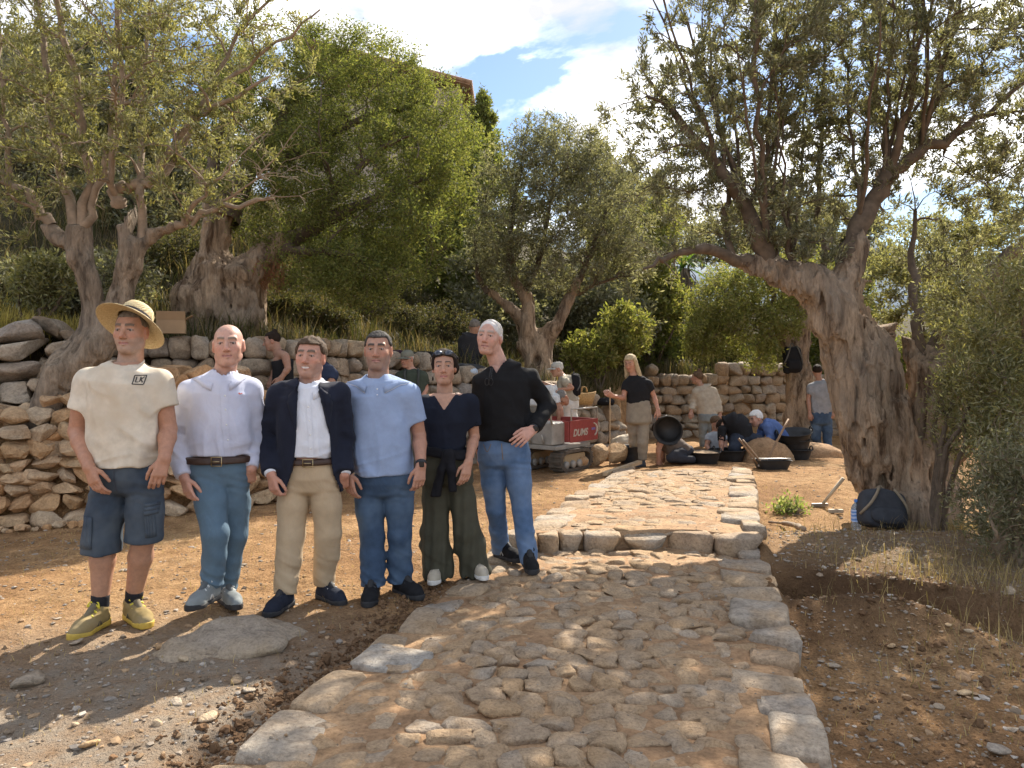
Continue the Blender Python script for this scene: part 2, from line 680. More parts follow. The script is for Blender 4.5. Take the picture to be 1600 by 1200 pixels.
def H(x, y, detail=True):
    x = np.asarray(x, float); y = np.asarray(y, float)
    z = -0.03 * np.clip(y - 10.5, 0, 6)
    d, top, sl = terrace(x, y)
    hill = top + sl * np.maximum(0, d - 1.2) * (1 + 0.12 * fbm(np.stack([x, y, 0 * x], -1).reshape(-1, 3) * 0.35, 2, 4).reshape(x.shape))
    cap = 4.5 + 8.5 * sstep(7, -3, x - 0.12 * y)
    hill = np.where(hill > cap - 2, cap - 2 + 2 * np.tanh((hill - cap + 2) / 2 * 0.8), hill)
    z = z + (hill - z) * sstep(0.02, 0.36, d)
    # fill behind the rubble face
    d2, t2 = rubble(x, y)
    fill = np.minimum((d2 - 0.10) * 2.2, t2 - 0.16)
    z = np.where((d2 > 0.1) & (d2 < 2.2) & (d < 0.2) & (x < -1.7), np.maximum(z, fill), z)
    # bank falling away on the far right
    z = z - 1.4 * sstep(4.4, 9.0, x - 0.05 * y) * (1 - sstep(14, 18, y))
    # right of the path the soil lies lower, with a trench and a spoil heap
    xr = edge_r(y)
    near = 1 - sstep(7.5, 10.0, y)
    z = z - 0.13 * sstep(0.0, 0.12, x - xr) * near
    if detail:
        yt = np.interp(x, [1.8, 2.2, 2.6, 3.1, 3.8], [5.40, 5.28, 5.10, 4.72, 4.1])
        dy = y - yt
        t = sstep(1.72, 1.95, x) * (1 - sstep(2.9, 3.9, x)) * np.where(dy > 0, 1 - sstep(0.06, 0.16, dy), np.exp(-(dy / 0.24) ** 2))
        z = z - 0.42 * t
        z = z + 0.22 * np.exp(-((x - 2.25) / 0.50) ** 2 - ((y - 4.72 + 0.45 * (x - 2.2)) / 0.26) ** 2) + 0.15 * sstep(1.75, 2.0, x) * sstep(0.0, 0.14, dy) * (1 - sstep(6.5, 7.5, y))
        # trench of dark soil by the left edge
        xl = edge_l(y)
        z = z - 0.07 * np.exp(-((x - xl + 0.17) / 0.11) ** 2) * (1 - sstep(4.3, 5.0, y))
    # sunk below the paving
    inside = (x > edge_l(y) + 0.03) & (x < xr - 0.03) & (y < YEND - 0.05)
    z = np.where(inside, z - 0.10, z)
    if detail:
        p = np.stack([x, y, 0 * x], -1).reshape(-1, 3)
        far = np.clip(1.5 - 0.08 * p[:, 1], 0.4, 1)
        z = z + (0.030 * fbm(p * 1.4, 3, 1) + far * (0.014 * fbm(p * 7, 3, 2) + 0.007 * fbm(p * 19, 2, 12))).reshape(x.shape)
    return z


def ground_z(x, y):
    return float(H(np.array([x]), np.array([y]))[0])


def graded(lo, a, b, hi, step, grow=1.22):
    mid = list(np.arange(a, b, step))
    right, s, v = [], step, b
    while v < hi:
        right.append(v); s *= grow; v += s
    right.append(hi)
    left, s, v = [], step, a - step
    while v > lo:
        left.append(v); s *= grow; v -= s
    left.append(lo)
    return np.array(left[::-1] + mid + right)


def mat_ground():
    m, nt, b = nodes_of('dry_soil')
    big = noise_node(nt, 0.55, 4, 0.6)
    c1 = ramp(nt, big.outputs['Fac'], [(0.32, (0.27, 0.155, 0.078)), (0.5, (0.39, 0.24, 0.122)), (0.68, (0.465, 0.31, 0.165))])
    mid = noise_node(nt, 6, 6, 0.65)
    c2 = ramp(nt, mid.outputs['Fac'], [(0.35, (0.70, 0.66, 0.62)), (0.62, (1.1, 1.08, 1.05))])
    c = mixc(nt, 1.0, c1.outputs[0], c2.outputs[0], 'MULTIPLY')
    fine = noise_node(nt, 55, 5, 0.7)
    c3 = ramp(nt, fine.outputs['Fac'], [(0.36, (0.55, 0.50, 0.46)), (0.55, (1, 1, 1)), (0.72, (1.35, 1.3, 1.25))])
    c = mixc(nt, 0.8, c, c3.outputs[0], 'MULTIPLY')
    # small grit of pale stone
    v = nt.nodes.new('ShaderNodeTexVoronoi'); v.inputs['Scale'].default_value = 60
    tc = nt.nodes.new('ShaderNodeTexCoord'); nt.links.new(tc.outputs['Object'], v.inputs['Vector'])
    gm = ramp(nt, v.outputs['Distance'], [(0.10, (1, 1, 1)), (0.2, (0, 0, 0))])
    gn = noise_node(nt, 2.2, 3)
    gk = ramp(nt, gn.outputs['Fac'], [(0.46, (0, 0, 0)), (0.62, (1, 1, 1))])
    gf = mixc(nt, 1.0, gm.outputs[0], gk.outputs[0], 'MULTIPLY')
    c = mixc(nt, gf, c, (0.36, 0.33, 0.29))
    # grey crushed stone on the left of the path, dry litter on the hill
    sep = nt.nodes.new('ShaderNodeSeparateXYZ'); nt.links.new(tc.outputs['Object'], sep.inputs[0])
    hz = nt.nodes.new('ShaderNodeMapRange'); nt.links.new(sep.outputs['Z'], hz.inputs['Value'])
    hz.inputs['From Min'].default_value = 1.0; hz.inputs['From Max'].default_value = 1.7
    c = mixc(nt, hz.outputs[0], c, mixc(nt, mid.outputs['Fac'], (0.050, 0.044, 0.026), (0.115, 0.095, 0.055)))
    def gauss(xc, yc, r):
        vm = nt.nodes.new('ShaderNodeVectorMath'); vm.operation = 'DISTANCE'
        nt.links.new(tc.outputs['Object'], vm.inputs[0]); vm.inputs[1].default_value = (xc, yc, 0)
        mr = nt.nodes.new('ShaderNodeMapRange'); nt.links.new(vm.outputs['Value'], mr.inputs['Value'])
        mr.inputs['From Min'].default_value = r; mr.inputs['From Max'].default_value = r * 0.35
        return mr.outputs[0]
    gg = mixc(nt, 1.0, gauss(-1.7, 3.3, 1.7), ramp(nt, mid.outputs['Fac'], [(0.3, (0.25, 0.25, 0.25)), (0.6, (1, 1, 1))]).outputs[0], 'MULTIPLY')
    c = mixc(nt, gg, c, (0.31, 0.255, 0.195))
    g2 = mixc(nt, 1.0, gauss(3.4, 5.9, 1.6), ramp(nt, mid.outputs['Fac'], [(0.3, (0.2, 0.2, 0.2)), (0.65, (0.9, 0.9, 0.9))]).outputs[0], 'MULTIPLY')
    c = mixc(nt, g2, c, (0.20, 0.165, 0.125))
    c = mixc(nt, gauss(2.3, 5.1, 1.1), c, mixc(nt, mid.outputs['Fac'], (0.085, 0.050, 0.028), (0.21, 0.125, 0.068)))  # dug brown soil round the trench, darkened further to paint in its shade
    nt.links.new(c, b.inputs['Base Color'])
    b.inputs['Roughness'].default_value = 0.95
    b.inputs['Specular IOR Level'].default_value = 0.1
    p1 = bump(nt, b, mid.outputs['Fac'], 0.09, 0.9)
    p2 = bump(nt, b, fine.outputs['Fac'], 0.022, 1.0, p1)
    bump(nt, b, gm.outputs[0], 0.006, 0.6, p2)
    return m


def build_ground():
    xs = graded(-900, -5.6, 5.6, 900, 0.035, 1.16)
    ys = graded(-600, 2.3, 11.5, 1600, 0.035, 1.13)
    X, Yg = np.meshgrid(xs, ys, indexing='ij')
    Z = H(X, Yg)
    V = np.stack([X, Yg, Z], -1).reshape(-1, 3)
    nx, ny = len(xs), len(ys)
    i = np.arange(nx - 1)[:, None] * ny + np.arange(ny - 1)[None]
    Fq = np.stack([i, i + ny, i + ny + 1, i + 1], -1).reshape(-1, 4)
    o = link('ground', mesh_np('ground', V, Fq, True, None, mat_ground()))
    tag(o, kind='structure')
    # mountain far behind the trees
    n, m = 90, 24
    V = []
    for a in range(n):
        for k in range(m):
            x = -2600 + 5200 * a / (n - 1); t = k / (m - 1)
            V.append((x, 1500 + 900 * t, 0))
    V = np.array(V, float)
    t = (V[:, 1] - 1500) / 900
    ridge = 250 + 150 * np.exp(-((V[:, 0] - 520) / 620) ** 2) + 110 * fbm(V * 0.0022, 4, 8)
    V[:, 2] = ridge * np.sin(np.clip(t, 0, 1) * math.pi * 0.62) * (1 + 0.10 * fbm(V * 0.01, 3, 3)) - 10
    i = np.arange(n - 1)[:, None] * m + np.arange(m - 1)[None]
    Fq = np.stack([i, i + m, i + m + 1, i + 1], -1).reshape(-1, 4)
    mm, nt, b = nodes_of('mountain_haze_blue')
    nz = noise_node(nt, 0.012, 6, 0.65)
    r = ramp(nt, nz.outputs['Fac'], [(0.35, (0.13, 0.18, 0.22)), (0.65, (0.27, 0.32, 0.37))])  # blue-grey of distant haze is put into the slope colour
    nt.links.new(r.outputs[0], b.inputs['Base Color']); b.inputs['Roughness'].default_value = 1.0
    o = link('mountain', mesh_np('mountain', V, Fq, True, None, mm)); tag(o, kind='structure')


# ================================================================== stones
import bmesh


def ico(sub):
    bm = bmesh.new()
    bmesh.ops.create_icosphere(bm, subdivisions=sub, radius=1.0)
    bm.verts.ensure_lookup_table()
    V = np.array([v.co[:] for v in bm.verts]); Fa = np.array([[v.index for v in f.verts] for f in bm.faces])
    bm.free()
    return V, Fa


ICO = {k: ico(k) for k in (1, 2, 3, 4)}


def rock(seed, sub=2, box=0.5, cuts=7, rough=0.10, flat=0.0, more=5, dlo=0.48):
    """unit stone: rounded block with broken faces"""
    rng = np.random.RandomState(seed)
    V, Fa = ICO[sub]
    V = V.copy()
    e = max(0.2, 1 - box * 0.62)
    V = np.sign(V) * np.abs(V) ** e
    V = V * (1 + rough * 1.3 * fbm(V * 1.3 + seed, 2, seed)[:, None])
    for _ in range(cuts + more):
        n = unit(rng.normal(size=3))
        d = rng.uniform(dlo, 0.86)
        over = np.maximum(V @ n - d, 0)
        V = V - over[:, None] * n * 0.97
    V = V * (1 + rough * 0.55 * fbm(V * 3.7 + seed, 3, seed + 1)[:, None] + (0.03 if sub > 2 else 0) * fbm(V * 8 + seed, 2, seed + 2)[:, None])
    if flat:
        V[:, 2] = np.where(V[:, 2] > flat, flat + (V[:, 2] - flat) * 0.25, V[:, 2])
    V /= np.abs(V).max(0)
    return V, Fa


def mat_stone(name, cols, dust=(0.40, 0.30, 0.20), dust_amt=0.4, bscale=9.0):
    m, nt, b = nodes_of(name)
    oi = nt.nodes.new('ShaderNodeObjectInfo')
    stops = [((i + 0.5) / len(cols), c) for i, c in enumerate(cols)]
    base = ramp(nt, oi.outputs['Random'], stops)
    tc = nt.nodes.new('ShaderNodeTexCoord')
    ad = nt.nodes.new('ShaderNodeVectorMath'); ad.operation = 'ADD'
    ge = nt.nodes.new('ShaderNodeNewGeometry')
    nt.links.new(ge.outputs['Position'], ad.inputs[0])
    cm = nt.nodes.new('ShaderNodeCombineXYZ')
    ml = nt.nodes.new('ShaderNodeMath'); ml.operation = 'MULTIPLY'; ml.inputs[1].default_value = 37.0
    nt.links.new(oi.outputs['Random'], ml.inputs[0]); nt.links.new(ml.outputs[0], cm.inputs[0]); nt.links.new(ml.outputs[0], cm.inputs[2])
    nt.links.new(cm.outputs[0], ad.inputs[1])
    def nz(sc, det, ro):
        n = nt.nodes.new('ShaderNodeTexNoise'); n.inputs['Scale'].default_value = sc; n.inputs['Detail'].default_value = det; n.inputs['Roughness'].default_value = ro
        nt.links.new(ad.outputs[0], n.inputs['Vector'])
        return n
    a = nz(bscale, 6, 0.65); f = nz(bscale * 7, 5, 0.7); g = nz(bscale * 0.45, 3, 0.5)
    v1 = ramp(nt, a.outputs['Fac'], [(0.3, (0.62, 0.60, 0.58)), (0.5, (1, 1, 1)), (0.72, (1.28, 1.26, 1.22))])
    c = mixc(nt, 1.0, base.outputs[0], v1.outputs[0], 'MULTIPLY')
    dm = ramp(nt, g.outputs['Fac'], [(0.42, (0, 0, 0)), (0.66, (1, 1, 1))])
    df = mixc(nt, 1.0, dm.outputs[0], (dust_amt,) * 3, 'MULTIPLY')
    c = mixc(nt, df, c, dust)
    v2 = ramp(nt, f.outputs['Fac'], [(0.34, (0.6, 0.58, 0.56)), (0.55, (1, 1, 1)), (0.75, (1.2, 1.2, 1.18))])
    c = mixc(nt, 0.8, c, v2.outputs[0], 'MULTIPLY')
    nt.links.new(c, b.inputs['Base Color'])
    b.inputs['Roughness'].default_value = 0.9
    b.inputs['Specular IOR Level'].default_value = 0.15
    p1 = bump(nt, b, a.outputs['Fac'], 0.045, 0.8)
    bump(nt, b, f.outputs['Fac'], 0.010, 0.9, p1)
    MATS[name] = m
    return m


def place(mesh, name, parent, c, size, rot=(0, 0, 0)):
    o = bpy.data.objects.new(name, mesh)
    COL.objects.link(o)
    if parent is not None:
        o.parent = parent
        c = V3(c) - V3(parent.location)
    o.location = c
    o.scale = size
    o.rotation_euler = rot
    return o


def build_path(rng):
    dirt = mat_stone('path_dirt', [(0.33, 0.205, 0.115), (0.33, 0.205, 0.115)], (0.42, 0.29, 0.17), 0.6, 5.0)
    cob = mat_stone('cobble_stone', [(0.38, 0.295, 0.21), (0.42, 0.305, 0.195), (0.42, 0.35, 0.275), (0.44, 0.30, 0.175), (0.37, 0.295, 0.22)], (0.43, 0.29, 0.165), 0.9, 11.0)
    kerb = mat_stone('kerb_stone', [(0.37, 0.32, 0.26), (0.40, 0.30, 0.20), (0.36, 0.33, 0.29), (0.34, 0.25, 0.17)], (0.40, 0.27, 0.15), 0.7, 7.0)
    CV = [mesh_np('cobble', *rock(100 + k, 3, 0.66, 5, 0.26, 0.0, 0, 0.60), True, None, cob) for k in range(16)]
    KV = [mesh_np('kerb', *rock(140 + k, 3, 1.15, 4, 0.10, 0.0, 0, 0.80), True, None, kerb) for k in range(8)]
    for sec, (y0, y1, z0) in enumerate(((2.5, YSTEP, ZLOW), (YSTEP, YEND, ZUP))):
        # bed of earth between the stones
        step = 0.03
        ys = np.arange(y0, y1 + step, step); us = np.linspace(0, 1, 72)
        YY, UU = np.meshgrid(ys, us, indexing='ij')
        yl = np.minimum(YY, y1 - 1e-3) if sec == 0 else np.maximum(YY, YSTEP + 1e-3)
        XX = edge_l(yl) + (edge_r(yl) - edge_l(yl)) * UU
        p = np.stack([XX, YY, 0 * XX], -1).reshape(-1, 3)
        fall = 0.030 if sec == 1 else 0.0
        ZZ = z0 - fall * (YY - y0) + 0.03 * (4 * UU * (1 - UU)) - 0.020 + (0.014 * fbm(p * 5, 3, 3)).reshape(XX.shape) + (0.02 * fbm(p * 1.6, 2, 7)).reshape(XX.shape)
        V = np.stack([XX, YY, ZZ], -1)
        ny, nu = len(ys), len(us)
        V = V.reshape(-1, 3)
        i = np.arange(ny - 1)[:, None] * nu + np.arange(nu - 1)[None]
        Fq = np.stack([i, i + 1, i + nu + 1, i + nu], -1).reshape(-1, 4)
        rim = np.concatenate([np.arange(nu), np.arange(1, ny) * nu + nu - 1, (ny - 1) * nu + np.arange(nu - 2, -1, -1), np.arange(ny - 2, 0, -1) * nu])
        k0 = len(V); V = np.concatenate([V, V[rim] - (0, 0, 0.3)])
        nx = np.roll(np.arange(len(rim)), -1)
        Fq = np.concatenate([Fq, np.stack([rim, k0 + np.arange(len(rim)), k0 + nx, rim[nx]], 1)])
        root = link('path', mesh_np('path', V, Fq, True, None, dirt), None)
        root.name = 'path'
        tag(root, 'lower stretch of cobbled path, dusty and dappled with shade' if sec == 0 else 'upper stretch of cobbled path beyond the step', kind='structure')
        zt = lambda x, y, u: z0 - fall * (y - y0) + 0.03 * (4 * u * (1 - u))
        # rows of cobbles
        y = y0 + 0.1
        count = 0
        rowh = 0.128 if sec == 0 else 0.165
        while y < y1 - 0.12:
            l, r = float(edge_l(np.array(y))), float(edge_r(np.array(y)))
            l += 0.20; r -= 0.22
            x = l + rng.uniform(-0.05, 0.05)
            while x < r:
                w = rng.uniform(0.105, 0.205) if sec == 0 else rng.uniform(0.15, 0.27)
                h = rowh * rng.uniform(0.78, 1.15)
                yy = y + rng.uniform(-0.035, 0.035) + 0.0 * x
                xx = x + w / 2
                u = (xx - l) / (r - l)
                if xx < r + 0.05:
                    up = rng.uniform(0.002, 0.021) if sec == 0 else rng.uniform(-0.006, 0.010)
                    place(rng.choice(CV), 'cobble', root, (xx, yy, zt(xx, yy, min(max(u, 0), 1)) + up - 0.045), (w * 0.59, h * 0.66, 0.041),
                          (rng.uniform(-.10, .10), rng.uniform(-.10, .10), rng.uniform(-.35, .35) + (math.pi if rng.random() < .5 else 0)))
                    count += 1
                x += w * rng.uniform(0.92, 1.02)
            y += rowh * rng.uniform(0.9, 1.05)
        # larger stones along both edges
        for side in (0, 1):
            y = y0 + 0.05
            while y < y1 - 0.05:
                ln = rng.uniform(0.24, 0.44)
                e = float((edge_l if side == 0 else edge_r)(np.array(min(y + ln / 2, y1 - .01))))
                w = rng.uniform(0.20, 0.38)
                xx = rng.uniform(-.03, .03) + e + (w / 2 - 0.04) * (1 if side == 0 else -1)
                big = 1.25 if side == 1 else 1.0
                place(rng.choice(KV), 'edge_stone', root, (xx, y + ln / 2, z0 - fall * (y - y0) - 0.070 + rng.uniform(0, 0.03)), (w * 0.53, ln * 0.52, 0.075 * big), (rng.uniform(-.06, .06), rng.uniform(-.06, .06), -0.28 + rng.uniform(-.1, .1)))
                y += ln * 0.97
                count += 1
        if sec == 1:
            for x0, x1 in ((770, 812), (812, 838), (838, 872), (872, 911), (911, 972), (973, 1042), (1043, 1110), (1111, 1189)):
                a, c = P(x0, 862, 6.0), P(x1, 862, 6.0)
                place(rng.choice(KV), 'step_stone', root, ((a[0] + c[0]) / 2, 6.0 + 0.06 * rng.uniform(-1, 1), 0.078), ((c[0] - a[0]) * 0.515, 0.15, 0.104), (rng.uniform(-.05, .05), rng.uniform(-.05, .05), rng.uniform(-.06, .06)))
        print('path', sec, count)


def stone_course(root, meshes, line, top_of, base_of, w_rng, h_rng, depth, rng, batter=0.12, name='stone', gap=1.0, jit=0.03, yawj=0.12, rot=0.06, upright_top=False):
    """dry stone courses along a plan polyline; each stone is a child of root"""
    line = np.asarray(line, float)
    seg = np.linalg.norm(np.diff(line[:, :2], axis=0), axis=1)
    S = np.concatenate([[0], np.cumsum(seg)])
    def at(s):
        i = min(np.searchsorted(S, s, 'right') - 1, len(seg) - 1)
        t = (s - S[i]) / seg[i]
        p = line[i, :2] + (line[i + 1, :2] - line[i, :2]) * t
        d = unit(line[i + 1, :2] - line[i, :2])
        return p, d
    z = 0.0
    n = 0
    course = 0
    while z < 3.0:
        h = rng.uniform(*h_rng)
        s = rng.uniform(0, w_rng[0])
        any_ = False
        while s < S[-1]:
            w = rng.uniform(*w_rng)
            p, d = at(min(s + w / 2, S[-1] - 1e-4))
            b, t = base_of(s + w / 2, p), top_of(s + w / 2, p)
            zc = b + z + h / 2
            if zc < t:
                any_ = True
                hh = h * rng.uniform(0.88, 1.12)
                nrm = np.array([d[1], -d[0]])            # towards the viewer
                back = batter * z + rng.uniform(-jit, jit)
                c = p - nrm * (back + depth * 0.25)
                last = upright_top and zc + h > t
                ww = w * (0.8 if last else 1.0)
                place(rng.choice(meshes), name, root, (c[0], c[1], zc + (0.03 if last else 0)), (ww * 0.525 * gap, depth * 0.55, hh * (0.60 if last else 0.53) * gap),
                      (rng.uniform(-rot, rot), rng.uniform(-rot, rot), math.atan2(d[1], d[0]) + rng.uniform(-yawj, yawj) + (math.pi if rng.random() < .5 else 0)))
                n += 1
                s += ww * 0.98
            else:
                s += w
        z += h * 0.95
        course += 1
        if not any_:
            break
    return n


def build_walls(rng):
    grey = mat_stone('limestone_grey', [(0.34, 0.29, 0.23), (0.38, 0.30, 0.21), (0.30, 0.27, 0.24), (0.36, 0.26, 0.17), (0.40, 0.34, 0.27)], (0.36, 0.25, 0.15), 0.35, 6.0)
    tan = mat_stone('limestone_tan', [(0.50, 0.37, 0.23), (0.47, 0.30, 0.16), (0.51, 0.41, 0.29), (0.48, 0.27, 0.125), (0.46, 0.36, 0.25)], (0.44, 0.27, 0.14), 0.5, 6.0)
    W1 = [mesh_np('stone', *rock(200 + k, 3, 0.85, 5, 0.07, 0, 0, 0.72), True, None, grey) for k in range(12)]
    W2 = [mesh_np('stone', *rock(230 + k, 3, 0.45, 10, 0.06, 0, 5, 0.5), False, None, tan) for k in range(14)]
    # old terrace wall of set stones
    root = thing('dry_stone_wall', 'old grey dry stone terrace wall of upright set stones behind the group', 'wall', (-2.5, 9.5, 0))
    line = [(-4.75, 8.35), (-4.6, 8.45), (-3.0, 9.05), (-1.75, 10.35), (-.57, 11.45), (1.08, 12.95), (1.9, 13.55)]
    xs = [a[0] for a in line]
    tops = [1.80, 1.80, 1.72, 1.62, 1.36, 1.0, .66]
    n = stone_course(root, W1, line, lambda s, p: np.interp(p[0], xs, tops), lambda s, p: (0.55 if p[0] < -1.9 else 0.0) - 0.03 * max(0, p[1] - 10.5), (0.18, 0.34), (0.17, 0.26), 0.34, rng, 0.08, upright_top=True, gap=1.05)
    print('old wall', n)
    # far wall
    root = thing('dry_stone_wall', 'distant dry stone wall at the foot of the wooded slope', 'wall', (5, 17.3, 0))
    n = stone_course(root, W1, [(2.9, 16.75), (5.0, 17.15), (7.8, 17.7)], lambda s, p: 1.30 - 0.10 * math.sin(p[0] * 2), lambda s, p: -0.25, (0.22, 0.42), (0.18, 0.28), 0.34, rng, 0.10, upright_top=True, gap=1.05)
    print('far wall', n)
    root = thing('dry_stone_wall', 'short upper terrace wall below the palm trunk', 'wall', (5, 20.3, 0))
    n = stone_course(root, W1, [(3.6, 20.3), (5.8, 20.6)], lambda s, p: 2.95, lambda s, p: 1.9, (0.24, 0.42), (0.18, 0.28), 0.34, rng, 0.10)
    # rubble face, new work
    root = thing('rubble_wall', 'sloping heap of fresh tan rubble stones stacked behind man in straw hat', 'wall', (-3.5, 7.3, 0))
    rl = RUB[1:]
    xs2 = RUB[:, 0]
    n = stone_course(root, W2, rl, lambda s, p: np.interp(p[0], xs2, RUB[:, 2]) + 0.06, lambda s, p: -0.02, (0.13, 0.32), (0.10, 0.18), 0.30, rng, 0.42, gap=1.10, jit=0.06, yawj=0.6, rot=0.35)
    print('rubble', n)
    # stones lying on its top
    for k in range(46):
        s = rng.uniform(-5.2, -2.2)
        y0 = np.interp(s, RUB[:, 0], RUB[:, 1]); t = np.interp(s, RUB[:, 0], RUB[:, 2])
        d = rng.uniform(0.25, 1.0)
        x, y = s - 0.45 * d, y0 + 0.85 * d
        w = rng.uniform(0.09, 0.19)
        place(rng.choice(W2), 'stone', root, (x, y, max(ground_z(x, y), t * 0.0) + w * 0.38), (w, w * rng.uniform(0.7, 1.0), w * rng.uniform(0.5, 0.8)), (rng.uniform(-.4, .4), rng.uniform(-.4, .4), rng.uniform(0, 6)))
    # a row of small stones at its foot
    for k in range(16):
        t = k / 15
        x = -4.75 + 0.9 * t + rng.uniform(-.05, .05); y = np.interp(x, RUB[:, 0], RUB[:, 1]) - 0.17 + rng.uniform(-.05, .03)
        w = rng.uniform(0.03, 0.07)
        place(rng.choice(W2), 'stone', root, (x, y, ground_z(x, y) + w * 0.4), (w, w, w * 0.7), (0, 0, rng.uniform(0, 6)))
    # boulders of the left terrace
    root = thing('boulder_wall', 'retaining wall of large grey boulders beside the leaning olive trunk', 'wall', (-5.2, 8, 0))
    B4 = [mesh_np('boulder', *rock(260 + k, 4, 0.5, 8, 0.10), True, None, grey) for k in range(6)]
    for px, py, w, h, Y in ((36, 516, 74, 36, 8.1), (85, 512, 50, 34, 8.3), (26, 547, 82, 34, 8.0), (92, 545, 50, 30, 8.25), (20, 580, 88, 44, 7.9), (75, 575, 40, 36, 8.15), (22, 617, 62, 38, 7.75), (62, 606, 36, 30, 7.95), (28, 650, 66, 44, 7.6), (-30, 520, 70, 40, 8.0), (-36, 562, 70, 46, 7.85), (-40, 610, 70, 50, 7.7), (-38, 655, 70, 46, 7.5), (118, 532, 40, 30, 8.3), (112, 565, 40, 36, 8.2)):
        c = P(px, py, Y)
        place(rng.choice(B4), 'boulder', root, c, (w / F * Y * 0.54, 0.34, h / F * Y * 0.56), (rng.uniform(-.08, .08), rng.uniform(-.1, .1), rng.uniform(-.25, .25) + 0.5 + (math.pi if rng.random() < .5 else 0)))
    # rock at the feet of the second man
    me = mesh_np('rock', *rock(300, 4, 0.30, 3, 0.24, 0.0, 0, 0.75), True, None, mat_stone('pale_rock', [(0.36, 0.30, 0.235), (0.36, 0.30, 0.235)], (0.38, 0.29, 0.19), 0.7, 9.0))
    o = place(me, 'rock', None, (-1.50, 4.12, -0.07), (0.43, 0.37, 0.18), (0.03, -0.05, 0.15))
    tag(o, 'low pale rock set in the ground under bald man\'s forward foot', 'rock')
    # rocks by the dumper
    for k, (px, py, w, h, Y) in enumerate(((905, 722, 38, 28, 10.9), (930, 712, 36, 36, 11.2), (963, 712, 34, 34, 11.3), (890, 702, 30, 26, 11.6), (918, 693, 26, 20, 11.9), (945, 690, 30, 22, 12.0), (968, 693, 26, 22, 12.1), (902, 690, 22, 18, 12.2))):
        c = P(px, py, Y)
        gz = ground_z(c[0], Y)
        o = place(rng.choice(W2), 'quarry_stone', None, (c[0], Y, gz + h / F * Y * 0.45), (w / F * Y * 0.52, 0.16, h / F * Y * 0.55), (rng.uniform(-.3, .3), rng.uniform(-.3, .3), rng.uniform(0, 6)))
        tag(o, ('squat tan stone lowest in the heap beside the tracked dumper', 'tall rounded stone in the middle of heap by dumper', 'stone at the bucket end of the heap by dumper', 'stone against the dumper track', 'small stone at the back of the heap by dumper',
                'flat topped stone behind the heap near the tub', 'back stone of the heap nearest the black bucket', 'smallest stone behind the dumper heap')[k], 'stone', 'building stones heaped by the dumper')
    # loose stones
    LS = [mesh_np('loose_stone', *rock(320 + k, 2, 0.35, 8, 0.12), True, None, tan) for k in range(6)]
    LG = [mesh_np('loose_stone', *rock(340 + k, 2, 0.35, 8, 0.12), True, None, grey) for k in range(6)]
    for k in range(42):
        if k < 22:
            x, y = rng.uniform(1.55, 3.6), rng.uniform(2.9, 5.3)
            if x < float(edge_r(np.array(y))) + 0.12: x += 0.7
            lab, grp = 'loose broken stone on the bare earth bank right of the path', 'loose stones on the right bank'
        else:
            x, y = rng.uniform(-2.4, -0.9), rng.uniform(2.9, 4.2)
            if x > float(edge_l(np.array(y))) - 0.1: x -= 0.5
            lab, grp = 'small loose stone on the gravelly ground left of the path', 'loose stones left of the path'
        w = rng.uniform(0.018, 0.05) * (1.6 if rng.random() < 0.15 else 1)
        o = place(rng.choice(LS if rng.random() < .45 else LG), 'loose_stone', None, (x, y, ground_z(x, y) + w * 0.22), (w, w * rng.uniform(.5, .9), w * rng.uniform(.25, .55)), (rng.uniform(-.3, .3), rng.uniform(-.3, .3), rng.uniform(0, 6)))
        tag(o, lab, 'stone', grp)


def scatter_mesh(name, pts, sizes, base, mat, rng, flat=0.6):
    """many small pebbles in one mesh"""
    V0, F0 = base
    n = len(pts)
    ang = rng.uniform(0, 6.283, n); c, s = np.cos(ang), np.sin(ang)
    k = rng.randint(0, 4, n)
    Vs = np.zeros((n, len(V0), 3))
    st = np.stack([rng.uniform(.6, 1.1, n), rng.uniform(.6, 1.1, n), rng.uniform(.22, .6, n) * flat / 0.6], 1)
    L = V0[None] * st[:, None] * sizes[:, None, None]
    L = L * (1 + 0.38 * rng.uniform(-1, 1, (n, len(V0), 1)))
    Vs[..., 0] = L[..., 0] * c[:, None] - L[..., 1] * s[:, None]
    Vs[..., 1] = L[..., 0] * s[:, None] + L[..., 1] * c[:, None]
    Vs[..., 2] = L[..., 2]
    Vs += pts[:, None]
    Fs = (F0[None] + (np.arange(n) * len(V0))[:, None, None]).reshape(-1, F0.shape[1])
    tint = rng.uniform(0.55, 1.05, n)[:, None] * np.array([(0.34, 0.29, 0.23), (0.36, 0.25, 0.15), (0.40, 0.36, 0.31), (0.27, 0.21, 0.15)])[rng.randint(0, 4, n)]
    cols = np.repeat(tint, len(V0), 0)
    return link(name, mesh_np(name, Vs.reshape(-1, 3), Fs, False, cols, mat))


